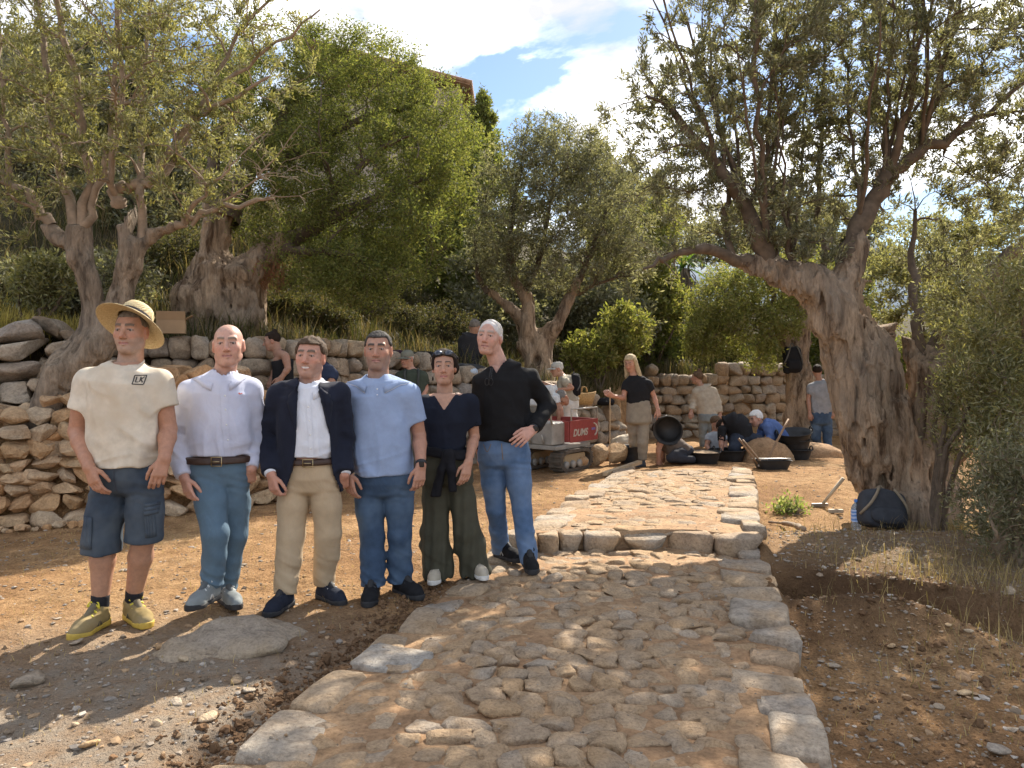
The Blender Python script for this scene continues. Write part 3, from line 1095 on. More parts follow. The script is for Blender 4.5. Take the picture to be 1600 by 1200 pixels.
def build_gravel(nr):
    def field(n, x0, x1, y0, y1, keep):
        x, y = nr.uniform(x0, x1, n), nr.uniform(y0, y1, n)
        k = keep(x, y)
        return np.stack([x[k], y[k]], 1)
    A = field(13000, -4.5, 0.6, 2.6, 6.5, lambda x, y: (x < edge_l(y) - 0.03) & (nr.uniform(0, 1, len(x)) < 0.25 + 0.75 * np.exp(-((x + 1.6) / 1.0) ** 2 - ((y - 3.4) / 0.9) ** 2)))
    B = field(9500, 1.2, 5.0, 2.6, 7.5, lambda x, y: (x > edge_r(y) + 0.05))
    C = field(2500, -5, 5, 6.5, 12, lambda x, y: (x < edge_l(y) - .05) | (x > edge_r(y) + .05))
    D = field(2600, -1.2, 3.4, 2.4, 10, lambda x, y: (x > edge_l(y) + .05) & (x < edge_r(y) - .05))
    pts = np.concatenate([A, B, C])
    z = H(pts[:, 0], pts[:, 1])
    pts, z = pts[z > -0.2], z[z > -0.2]
    sz = np.exp(nr.normal(-4.85, 0.55, len(pts))); sz = np.clip(sz, 0.004, 0.026)
    p3 = np.column_stack([pts, z + sz * 0.15])
    zd = np.where(D[:, 1] < YSTEP, ZLOW, ZUP - 0.03 * (D[:, 1] - YSTEP)) + 0.022
    sd = np.clip(np.exp(nr.normal(-5.2, 0.4, len(D))), 0.003, 0.010)
    o = scatter_mesh('gravel', np.concatenate([p3, np.column_stack([D, zd])]), np.concatenate([sz, sd]), ICO[1], vcol_mat('gravel_stone', 0.9, 0, 0.4, 60, 0.15), nr)
    tag(o, 'scattered gravel and stone chips on the bare earth', 'gravel', kind='stuff')
    n = 3800
    y = nr.uniform(2.5, 5.2, n)
    left = nr.uniform(0, 1, n) < 0.45
    x = np.where(left, edge_l(y) - 0.16 + nr.normal(0, 0.11, n), nr.uniform(1.3, 4.2, n))
    k = left | ((x > edge_r(y) + 0.08) & (vnoise(np.stack([x, y, 0 * x], 1) * 2.2, 31) > 0.0))
    x, y = x[k], y[k]
    sz = np.clip(np.exp(nr.normal(-4.75, 0.5, len(x))), 0.004, 0.028)
    o = scatter_mesh('soil_clods', np.column_stack([x, y, H(x, y) + sz * .2]), sz, ICO[2], vcol_mat('clod', 0.95, 0, 0.8, 40, 0.1), nr, 0.9)
    ca = o.data.color_attributes['Col']
    cc = np.tile(np.array((0.155, 0.095, 0.053, 1.0), np.float32), (len(o.data.vertices), 1)) * np.repeat(nr.uniform(.7, 1.4, (len(x), 1)), len(ICO[2][0]), 0)
    ca.data.foreach_set('color', cc.astype(np.float32).ravel())
    tag(o, 'crumbled clods of freshly dug brown soil along the path edges', 'soil', kind='stuff')


def blades(name, pts, hgt, wid, cols, nr, lean=0.5, mat=None, label=None):
    """grass or straw: one bent three-point blade each"""
    n = len(pts)
    a = nr.uniform(0, 6.283, n)
    d = np.stack([np.cos(a), np.sin(a), 0 * a], 1)
    s = np.stack([-np.sin(a), np.cos(a), 0 * a], 1)
    ln = nr.uniform(0.3, 1.0, n) * lean
    mid = pts + d * (hgt * ln * 0.35)[:, None] + np.array([0, 0, 1]) * (hgt * 0.55)[:, None]
    tip = pts + d * (hgt * ln)[:, None] + np.array([0, 0, 1]) * (hgt * np.sqrt(np.maximum(0.05, 1 - ln ** 2)))[:, None]
    w = wid[:, None] * s
    V = np.stack([pts - w, pts + w, mid - w * .7, mid + w * .7, tip], 1).reshape(-1, 3)
    k = np.arange(n)[:, None] * 5
    F4 = k + np.array([0, 1, 3, 2]); F3 = k + np.array([2, 3, 4])
    o = link(name, mesh_np(name, V, [F4, F3], False, np.repeat(cols, 5, 0), mat))
    tag(o, label, 'grass', kind='stuff')
    return o


def leaf_mat(name, trans=0.45, rough=0.45, spec=0.35):
    if name in MATS:
        return MATS[name]
    m = bpy.data.materials.new(name); m.use_nodes = True
    nt = m.node_tree
    b = nt.nodes['Principled BSDF']; out = nt.nodes['Material Output']
    a = nt.nodes.new('ShaderNodeAttribute'); a.attribute_name = 'Col'
    nt.links.new(a.outputs['Color'], b.inputs['Base Color'])
    b.inputs['Roughness'].default_value = rough
    b.inputs['Specular IOR Level'].default_value = spec
    t = nt.nodes.new('ShaderNodeBsdfTranslucent')
    nt.links.new(mixc(nt, 1.0, a.outputs['Color'], (1.35, 1.30, 0.65), 'MULTIPLY'), t.inputs['Color'])
    mx = nt.nodes.new('ShaderNodeMixShader'); mx.inputs[0].default_value = trans
    nt.links.new(b.outputs[0], mx.inputs[1]); nt.links.new(t.outputs[0], mx.inputs[2])
    nt.links.new(mx.outputs[0], out.inputs['Surface'])
    MATS[name] = m
    return m


def build_grass(nr):
    gm = leaf_mat('grass_blade', 0.35, 0.6, 0.2)
    # hillside
    n = 105000
    x, y = nr.uniform(-8, 6, n), nr.uniform(7.5, 22, n)
    d, top, sl = terrace(x, y)
    k = d > 0.35
    x, y, d = x[k], y[k], d[k]
    p = np.stack([x, y, H(x, y) - 0.01], 1)
    h = nr.uniform(0.10, 0.42, len(x)) * (0.7 + 0.7 * (vnoise(p * 1.3, 6) > 0))
    base = np.array([(0.17, 0.135, 0.075), (0.085, 0.088, 0.036), (0.22, 0.175, 0.10), (0.06, 0.07, 0.028)])[nr.randint(0, 4, len(x))]
    blades('dry_hill_grass', p, h, nr.uniform(0.004, 0.009, len(x)), base * nr.uniform(.7, 1.2, (len(x), 1)), nr, 0.8, gm, 'dry brown grass covering the slope behind the walls')
    # sunlit grass over the boulders
    n = 4200
    x, y = nr.uniform(-6.3, -4.6, n), nr.uniform(8.0, 9.4, n)
    d, _, _ = terrace(x, y); k = d > 0.15
    p = np.stack([x[k], y[k], H(x[k], y[k]) - 0.01], 1)
    blades('yellow_grass', p, nr.uniform(.10, .36, len(p)), nr.uniform(.003, .006, len(p)), np.array((0.46, 0.38, 0.12)) * nr.uniform(.6, 1.2, (len(p), 1)), nr, 0.7, gm, 'sunlit yellow grass above the boulders on the far left')
    # straw and weeds on the right bank
    n = 15000
    x, y = nr.uniform(1.9, 5.4, n), nr.uniform(3.2, 7.6, n)
    w = np.exp(-((x - 3.3 - 0.25 * (5 - y)) / 0.75) ** 2 - ((y - 4.9) / 0.8) ** 2) + 0.7 * np.exp(-((x - 4.3) / 0.5) ** 2) + 0.06
    k = (nr.uniform(0, 1, n) < w) & (x > edge_r(y) + 0.2)
    p = np.stack([x[k], y[k], H(x[k], y[k]) - 0.005], 1)
    blades('straw', p, nr.uniform(.05, .20, len(p)), nr.uniform(.0015, .003, len(p)), np.array([(0.42, 0.33, 0.17), (0.34, 0.26, 0.13), (0.24, 0.19, 0.09)])[nr.randint(0, 3, len(p))] * nr.uniform(.7, 1.1, (len(p), 1)), nr, 1.0, gm, 'dry straw and weeds on the shaded right bank')
    # straw specks in the soil
    n = 5000
    x, y = nr.uniform(-4.6, 4.4, n), nr.uniform(3.0, 9.5, n)
    k = (x < edge_l(y) - .05) | (x > edge_r(y) + .05)
    p = np.stack([x[k], y[k], H(x[k], y[k]) + 0.002], 1)
    blades('chaff', p, nr.uniform(.015, .06, len(p)), nr.uniform(.001, .002, len(p)), np.array((0.50, 0.38, 0.18)) * nr.uniform(.6, 1.1, (len(p), 1)), nr, 1.0, gm, 'fine dry chaff strewn over the trodden earth')
# ================================================================== trees
def mat_bark(name, dark, light, scale=6.0, stretch=(1, 1, 0.22), bd=0.06):
    if name in MATS:
        return MATS[name]
    m, nt, b = nodes_of(name)
    a = noise_node(nt, scale, 6, 0.65, stretch=stretch)
    a.inputs['Distortion'].default_value = 0.6
    f = noise_node(nt, scale * 6, 5, 0.7, stretch=(1, 1, 0.3))
    g = noise_node(nt, 1.3, 3, 0.5)
    c = ramp(nt, a.outputs['Fac'], [(0.36, dark), (0.48, tuple(0.4 * x + 0.6 * y for x, y in zip(dark, light))), (0.64, light)])
    c = mixc(nt, 0.85, c.outputs[0], ramp(nt, f.outputs['Fac'], [(0.3, (0.55, 0.53, 0.5)), (0.55, (1, 1, 1)), (0.75, (1.25, 1.22, 1.2))]).outputs[0], 'MULTIPLY')
    gm = ramp(nt, g.outputs['Fac'], [(0.45, (0, 0, 0)), (0.7, (0.6, 0.6, 0.6))])
    c = mixc(nt, gm.outputs[0], c, tuple(x * 0.9 + 0.02 for x in (0.24, 0.20, 0.16)))
    nt.links.new(c, b.inputs['Base Color'])
    b.inputs['Roughness'].default_value = 0.9
    b.inputs['Specular IOR Level'].default_value = 0.15
    p1 = bump(nt, b, a.outputs['Fac'], bd * 1.6, 1.0)
    bump(nt, b, f.outputs['Fac'], 0.015, 0.9, p1)
    MATS[name] = m
    return m


BARK = mat_bark('olive_bark', (0.080, 0.060, 0.043), (0.38, 0.30, 0.22), 8.0)
BARK_W = mat_bark('warm_bark', (0.105, 0.068, 0.044), (0.46, 0.345, 0.24), 8.0)
TWIG = plain('twig_bark', (0.115, 0.085, 0.060), 0.9, var=0.35, scale=12)
TWIG_P = plain('twig_pale', (0.25, 0.19, 0.135), 0.9, var=0.3, scale=12)


def trunk_sdf(root, chains, seed, lump=0.05, ridge=0.03, h=0.026, mat=None, extra=None, k=0.12, cuts=(), name='trunk', fz=1.6):
    """gnarled trunk: tapered chains merged, lumps and running ridges; cuts: (point, normal) sawn ends"""
    allp = [p for c in chains for p in c[0]]
    rmax = max(max(c[1]) for c in chains)
    def f(p):
        w = p + 0.10 * np.stack([vnoise(p * 2.3, seed + 1), vnoise(p * 2.3, seed + 2), 0 * p[:, 0]], 1)
        d = None
        for pts, rs in chains:
            e = chain(w, pts, rs, 0.05)
            d = e if d is None else smin(d, e, k)
        if extra is not None:
            d = extra(p, d)
        d = d - lump * fbm(p * 2.6, 2, seed) - ridge * (0.4 - np.abs(fbm(p * (9, 9, fz) + 0.6 * vnoise(p * 3, seed + 7)[:, None], 2, seed + 4)) * 2.0)
        d = d - ridge * 0.45 * (0.4 - 2 * np.abs(fbm(p * (21, 21, 3.5) + 0.5 * vnoise(p * 4, seed + 8)[:, None], 2, seed + 5)))
        for c, n in cuts:
            n = unit(n)
            q = p - V3(c)
            along = q @ n
            rad = np.linalg.norm(q - along[:, None] * n, axis=1)
            d = np.where(rad < 0.5, smax(d, along, 0.03), d)
        return d
    lo, hi = bounds(allp, rmax + lump + 0.1)
    V, Q = surf(f, lo, hi, h)
    return part(name, V, Q, mat or BARK, root)


class Foliage:
    """branches reach out from given limbs to points spread through the crown; leaves sit along the twigs"""
    def __init__(s, seed):
        s.nr = np.random.RandomState(seed)
        s.nodes = np.zeros((0, 3)); s.rad = np.zeros(0); s.dir = np.zeros((0, 3))
        s.V, s.F, s.n = [], [], 0
        s.tw = []
    def limb(s, pts, r0, r1, n=14, sides=8, grow=True, wob=0.02):
        q = spline(pts, n)
        q[1:-1] += s.nr.normal(0, wob, (n - 2, 3))
        r = np.linspace(r0, r1, n) * (1 + 0.10 * s.nr.normal(size=n))
        V, Fq = tube_np(q, r, sides)
        s.V.append(V); s.F.append(Fq + s.n); s.n += len(V)
        if grow:
            s.nodes = np.concatenate([s.nodes, q[2:]]); s.rad = np.concatenate([s.rad, r[2:]])
            s.dir = np.concatenate([s.dir, np.gradient(q, axis=0)[2:]])
        return q
    def reach(s, targets, r_max, r_end, sides=5, n=7, bend=0.35, up=0.25, leafy=False, add=True):
        base = s.nodes.mean(0) if len(s.nodes) else targets.mean(0)
        targets = targets[np.argsort(np.linalg.norm(targets - base, axis=1))]
        step = max(12, len(targets) // 14) if add else 250
        for c0 in range(0, len(targets), step):              # later groups may spring from earlier ones
            t = targets[c0:c0 + step]
            dirn = s.dir / (np.linalg.norm(s.dir, axis=1)[:, None] + 1e-9)
            dv = t[:, None] - s.nodes[None]
            ds = np.sqrt((dv * dv).sum(2))
            cosv = np.einsum('tnk,nk->tn', dv, dirn) / (ds + 1e-9)
            cost = ds * (1.25 - 0.45 * cosv) + 0.25 * np.maximum(0, s.nodes[None, :, 2] - t[:, None, 2])
            i = np.argmin(cost, 1)
            a = s.nodes[i]
            L = ds[np.arange(len(t)), i][:, None]
            m = a + (t - a) * 0.5 + dirn[i] * L * bend * 0.4 + np.array([0, 0, 1.0]) * up * L * 0.4 + s.nr.normal(size=(len(t), 3)) * 0.06 * L
            u = np.linspace(0, 1, n)[None, :, None]
            q = a[:, None] * (1 - u) ** 2 + 2 * m[:, None] * u * (1 - u) + t[:, None] * u * u
            q[:, 1:-1] += s.nr.normal(size=(len(t), n - 2, 3)) * 0.014 * L[:, None]
            r0 = np.minimum(r_max, np.maximum(s.rad[i] * 0.75, r_end))[:, None]
            r = r0 + (r_end - r0) * np.linspace(0, 1, n)[None] ** 0.8
            V, Fq = tubes_batch(q, r, sides)
            s.V.append(V); s.F.append(Fq + s.n); s.n += len(V)
            if leafy:
                s.tw += list(q)
            if add:
                s.nodes = np.concatenate([s.nodes, q[:, 2:].reshape(-1, 3)]); s.rad = np.concatenate([s.rad, r[:, 2:].ravel()])
                s.dir = np.concatenate([s.dir, np.gradient(q, axis=1)[:, 2:].reshape(-1, 3)])
    def sample(s, ells, n, shell=0.45, keep=None):
        """points inside ellipsoids (centre, radii, weight), denser towards the outside"""
        w = np.array([e[2] if len(e) > 2 else np.prod(e[1]) for e in ells], float); w /= w.sum()
        out = []
        idx = s.nr.choice(len(ells), n, p=w)
        d = s.nr.normal(size=(n, 3)); d /= np.linalg.norm(d, axis=1)[:, None]
        r = s.nr.uniform(0, 1, n) ** shell
        C = np.array([e[0] for e in ells])[idx]; Rr = np.array([e[1] for e in ells])[idx]
        p = C + d * r[:, None] * Rr
        return p if keep is None else p[keep(p)]
    def leaves(s, per, L, W, cols, droop=0.1, spread=0.7, along=0.25, jit=0.02, up=0.25):
        nr = s.nr
        q = np.array(s.tw)                                   # (T, n, 3)
        T, n, _ = q.shape
        ti = np.repeat(np.arange(T), per)
        N = len(ti)
        u = along + (1.02 - along) * nr.uniform(0, 1, N)
        x = np.clip(u, 0, 0.999) * (n - 1)
        i = x.astype(int); f = (x - i)[:, None]
        i2 = np.minimum(i + 1, n - 1)
        p = q[ti, i] * (1 - f) + q[ti, i2] * f
        tan = q[ti, i2] - q[ti, i] + 1e-6
        tan /= np.linalg.norm(tan, axis=1)[:, None]
        p = p + nr.normal(0, jit, (N, 3))
        rd = nr.normal(size=(N, 3)); rd /= np.linalg.norm(rd, axis=1)[:, None]
        d = tan * 0.55 + rd * spread + np.array([0, 0, up - droop])
        d /= np.linalg.norm(d, axis=1)[:, None]
        sd = np.cross(d, nr.normal(size=(N, 3))); sd /= np.linalg.norm(sd, axis=1)[:, None] + 1e-9
        nn = np.cross(d, sd)
        ln = (L * nr.uniform(0.65, 1.2, N))[:, None]; wd = (W * nr.uniform(0.75, 1.2, N))[:, None]
        a = p; b = p + d * ln * 0.45 + sd * wd * 0.5 + nn * ln * 0.05; c = p + d * ln; e = p + d * ln * 0.45 - sd * wd * 0.5 + nn * ln * 0.05
        V = np.stack([a, b, c, e], 1).reshape(-1, 3)
        Fq = np.arange(N * 4).reshape(-1, 4)
        col = np.array(cols)[nr.randint(0, len(cols), N)] * nr.uniform(0.75, 1.25, (N, 1))
        return V, Fq, np.repeat(col, 4, 0)
    def finish(s, root, mat, leafdata, lmat, bname='branches', cname='crown'):
        if s.V:
            part(bname, np.concatenate(s.V), np.concatenate(s.F), mat, root)
        if leafdata is not None:
            V, Fq, c = leafdata
            part(cname, V, Fq, lmat, root, False, c)
            print('   leaves', len(Fq))


LEAF = leaf_mat('olive_leaf', 0.46, 0.60, 0.25)
LEAF_B = leaf_mat('fine_leaf', 0.5, 0.65, 0.2)
OLIVE = [(0.20, 0.205, 0.105), (0.24, 0.235, 0.13), (0.15, 0.16, 0.075), (0.32, 0.32, 0.22), (0.25, 0.235, 0.10)]
OLIVE_DK = [(0.165, 0.170, 0.115), (0.20, 0.198, 0.135), (0.13, 0.136, 0.082), (0.28, 0.278, 0.215)]
GREEN = [(0.150, 0.180, 0.055), (0.185, 0.205, 0.065), (0.105, 0.130, 0.042), (0.22, 0.225, 0.085)]
LIME = [(0.19, 0.21, 0.06), (0.23, 0.235, 0.08), (0.14, 0.165, 0.05), (0.26, 0.25, 0.11)]


def E(px, py, Y, rx, ry, rz, w=None):
    """crown ellipsoid by photo position of its middle; radii in metres"""
    e = (P(px, py, Y), np.array((rx, ry, rz)))
    return e + ((w,) if w else (rx * ry * rz,))


def tree_right():
    Y = 7.9
    j = lambda x, y, dy=0.0: P(x, y, Y + dy)
    b = j(1390, 800)
    root = thing('olive_tree', 'massive gnarled old olive tree with split trunk beside the path', 'olive tree', (b[0], Y, ground_z(b[0], Y)))
    chains = [
        ([j(1404, 830), j(1390, 740), j(1366, 640), j(1344, 560), j(1304, 490), j(1255, 445)], [0.41, 0.36, 0.32, 0.30, 0.27, 0.22]),
        ([j(1258, 445), j(1215, 425), j(1160, 408)], [0.18, 0.12, 0.08]),
        ([j(1306, 480), j(1322, 425), j(1338, 370)], [0.22, 0.145, 0.12]),
        ([j(1352, 560, 0.3), j(1368, 500, 0.35), j(1372, 430, 0.35)], [0.25, 0.26, 0.25]),
        ([j(1440, 830, 0.1), j(1448, 720, 0.1), j(1452, 640, 0.1), j(1462, 585, 0.1), j(1470, 540, 0.1)], [0.38, 0.30, 0.24, 0.19, 0.17]),
        ([j(1450, 650, 0.1), j(1434, 570, 0.1), j(1430, 498, 0.12)], [0.2, 0.13, 0.11]),
        ([j(1352, 800, -0.1), j(1340, 845, -0.25)], [0.17, 0.09]),
        ([j(1440, 790, -0.05), j(1462, 850, -0.3)], [0.22, 0.10]),
    ]
    hol = j(1412, 555, 0.05)
    cav = j(1392, 770, -0.42)
    def extra(p, d):
        d = smax(d, -ell(p, hol, (0.085, 0.8, 0.30)), 0.05)
        return smax(d, -ell(p, cav, (0.10, 0.22, 0.24)), 0.08)
    trunk_sdf(root, chains, 5, 0.050, 0.055, 0.017, BARK_W, extra, 0.06, cuts=[(j(1372, 432, 0.35), (0.1, 0, 1)), (j(1470, 545, 0.1), (0.3, -0.2, 0.9)), (j(1430, 500, 0.12), (-0.2, 0, 1))])
    f = Foliage(11)
    f.limb([j(1250, 445), j(1200, 395), j(1165, 320), j(1130, 275), j(1065, 190), j(1010, 120)], 0.125, 0.02)
    f.limb([j(1175, 412), j(1140, 406), j(1095, 392, -0.2), j(1040, 400, -0.4), j(1005, 420, -0.5)], 0.085, 0.012)
    f.limb([j(1142, 406), j(1138, 340, 0.1), j(1135, 270, 0.2), j(1120, 150, 0.3)], 0.042, 0.012)
    f.limb([j(1312, 440), j(1345, 350), j(1378, 290), j(1395, 262)], 0.125, 0.08)
    f.limb([j(1392, 265), j(1440, 235), j(1500, 205), j(1560, 160), j(1620, 110)], 0.07, 0.015)
    f.limb([j(1385, 275), j(1380, 200, 0.2), j(1360, 100, 0.4), j(1340, -10, 0.5)], 0.042, 0.012)
    f.limb([j(1390, 270), j(1420, 160, -0.3), j(1440, 60, -0.5), j(1455, -60, -0.6)], 0.04, 0.012)
    f.limb([j(1210, 410), j(1200, 300, 0.4), j(1205, 150, 0.7), j(1215, 0, 0.8)], 0.042, 0.012)
    f.limb([j(1200, 400), j(1190, 250, -0.4), j(1180, 100, -0.8), j(1190, -40, -1.0)], 0.036, 0.012)
    f.limb([j(1290, 450, 0.2), j(1280, 330, 0.6), j(1285, 180, 0.9), j(1290, 20, 1.1)], 0.036, 0.012)
    f.limb([j(1445, 560, 0.15), j(1490, 505, 0.1), j(1540, 440, 0.0), j(1580, 400, -0.1), j(1660, 350, -0.3)], 0.10, 0.05)
    f.limb([j(1440, 570, 0.12), j(1432, 500, 0.2), j(1425, 420, 0.5), j(1430, 330, 0.8)], 0.07, 0.02)
    for k in range(26):
        x0 = f.nr.choice([1130, 1165, 1200, 1240, 1290, 1345, 1380, 1395, 1440])
        y0 = {1130: 275, 1165: 322, 1200: 392, 1240: 420, 1290: 440, 1345: 352, 1380: 290, 1395: 265, 1440: 236}[int(x0)]
        dx = (x0 - 1270) * 0.35 + f.nr.normal(0, 45); dz = f.nr.normal(0, 0.5)
        f.limb([j(x0, y0), j(x0 + dx * .3, y0 - 90, dz * .4), j(x0 + dx * .7, y0 - 200, dz), j(x0 + dx * 1.1, y0 - 320, dz * 1.4)], 0.024, 0.007, 10, 5)
    ells = [E(1040, 210, Y, 0.75, 1.0, 0.95), E(1130, 110, Y, 0.95, 1.4, 1.1), E(1250, 60, Y, 1.1, 1.6, 1.1), E(1380, 40, Y, 1.1, 1.7, 1.1), E(1500, 110, Y, 0.95, 1.4, 1.1), E(1600, 190, Y, 0.9, 1.2, 1.1),
            E(1300, 250, Y + 0.5, 1.2, 0.8, 0.8, 1.5), E(1100, 290, Y + .3, .6, .6, .6, .4), E(1020, 400, Y - 0.3, 0.5, 0.5, 0.35, 0.10), E(1560, 300, Y + 0.4, 0.6, 0.8, 0.6, 0.4), E(1280, -180, Y - 0.3, 2.3, 2.2, 1.0, 1.5), E(1190, 330, Y, 0.7, 0.6, 0.45, 0.5),
            E(1260, 385, Y - 0.2, 0.45, 0.35, 0.25, 0.16), E(1480, 400, Y + 0.9, 0.6, 0.4, 0.5, 0.3)]
    f.reach(f.sample(ells, 150, 0.5), 0.024, 0.007, 6, 8, 0.4, 0.4)
    f.reach(f.sample(ells, 640, 0.42), 0.010, 0.003, 4, 6, 0.3, 0.4)
    f.reach(f.sample(ells, 3100, 0.42), 0.0045, 0.0013, 3, 5, 0.3, 0.55, leafy=True, add=False)
    f.finish(root, TWIG, f.leaves(36, 0.068, 0.0165, OLIVE_DK, 0.0, 0.55, 0.0, 0.022, 0.3), LEAF)


def tree_left():
    Y = 7.6
    j = lambda x, y, dy=0.0: P(x, y, Y + dy)
    b = j(85, 660)
    root = thing('olive_tree', 'leaning forked olive tree with tall pale shoots above the rubble wall', 'olive tree', (b[0], Y, ground_z(b[0], Y)))
    chains = [
        ([j(74, 690), j(86, 630), j(112, 575), j(142, 540)], [0.25, 0.21, 0.20, 0.19]),
        ([j(138, 545), j(148, 500), j(146, 455), j(130, 405), j(125, 352)], [0.14, 0.115, 0.115, 0.10, 0.085]),
        ([j(142, 542), j(176, 508), j(196, 462), j(206, 418), j(213, 385)], [0.165, 0.14, 0.12, 0.105, 0.09]),
        ([j(206, 400), j(196, 350), j(188, 318)], [0.09, 0.075, 0.065]),
        ([j(213, 390), j(240, 366), j(278, 354)], [0.085, 0.055, 0.045]),
        ([j(130, 395), j(95, 372), j(70, 345)], [0.07, 0.05, 0.045]),
        ([j(92, 620, 0.0), j(56, 690, -0.1)], [0.15, 0.08]),
    ]
    trunk_sdf(root, chains, 25, 0.022, 0.026, 0.015, BARK, None, 0.04, cuts=[(j(126, 349), (0, -0.3, 1))])
    f = Foliage(21)
    S = lambda pts, a, b_: f.limb([j(*p) for p in pts], a, b_, 14, 7)
    S([(80, 352), (48, 310), (15, 280), (-30, 250)], 0.055, 0.03)
    S([(15, 282), (8, 200), (-5, 80), (-20, -40)], 0.03, 0.012)
    S([(118, 362), (100, 280, .1), (85, 180, .2), (70, 60, .2), (55, -60, .3)], 0.055, 0.02)
    S([(130, 355), (134, 250), (120, 140, -.1), (98, 30, -.2), (80, -60, -.2)], 0.052, 0.02)
    S([(132, 352), (150, 310), (165, 240), (178, 160), (182, 60), (200, -60)], 0.045, 0.016)
    S([(186, 322), (180, 300), (205, 292), (235, 285)], 0.07, 0.05)
    S([(188, 318), (172, 260, -.2), (190, 150, -.3), (180, 20, -.4), (190, -80, -.4)], 0.04, 0.014)
    S([(222, 375), (226, 300), (222, 220, .2), (225, 100, .3), (240, -30, .4)], 0.045, 0.016)
    S([(228, 290), (262, 240), (300, 195), (345, 165), (420, 120)], 0.05, 0.014)
    S([(240, 285), (290, 225, .3), (330, 130, .4), (380, 40, .5), (440, -20, .5)], 0.04, 0.012)
    S([(300, 195), (360, 120, .2), (430, 70, .2), (500, 15, .2)], 0.028, 0.008)
    S([(275, 352), (320, 330), (370, 318), (430, 310)], 0.045, 0.012)
    S([(285, 350), (320, 300, -.2), (370, 250, -.3)], 0.03, 0.008)
    ells = [E(60, 120, Y, 0.9, 1.2, 1.1), E(180, 60, Y, 0.9, 1.3, 1.1), E(300, 90, Y + .2, 0.8, 1.1, 0.9), E(410, 70, Y + .3, 0.6, 0.8, 0.7, 0.3), E(80, 260, Y - .1, 0.8, 0.9, 0.6), E(270, 240, Y, 0.8, 0.8, 0.6),
            E(350, 200, Y, .6, .7, .55, .3), E(310, 310, Y, 0.45, 0.5, 0.3, .14), E(-30, 200, Y, 0.8, 1.2, 1.2), E(160, -120, Y - .2, 2.2, 2.0, 1.0, 2.0), E(200, 160, Y - .5, 1.0, 0.6, 0.8, .7)]
    f.reach(f.sample(ells, 80, 0.5), 0.022, 0.006, 6, 8, 0.4, 0.35)
    f.reach(f.sample(ells, 420, 0.45), 0.009, 0.003, 4, 6, 0.3, 0.35)
    f.reach(f.sample(ells, 1250, 0.45), 0.0045, 0.0013, 3, 5, 0.3, 0.25, leafy=True, add=False)
    # bare grey twigs reaching out to the right
    bare = Foliage(22)
    bare.limb([j(300, 352), j(340, 325), j(400, 316), j(468, 306)], 0.022, 0.004, 10, 5)
    bare.limb([j(330, 330), j(380, 290), j(430, 250), j(470, 195)], 0.016, 0.003, 10, 5)
    bare.reach(bare.sample([E(430, 265, Y, 0.62, 0.4, 0.42)], 70, 0.5), 0.006, 0.0018, 4, 6, 0.3, 0.15)
    f.V += bare.V; f.F += [q + f.n for q in bare.F]
    f.finish(root, TWIG_P, f.leaves(34, 0.062, 0.0155, OLIVE, 0.0, 0.55, 0.0, 0.022, 0.3), LEAF)


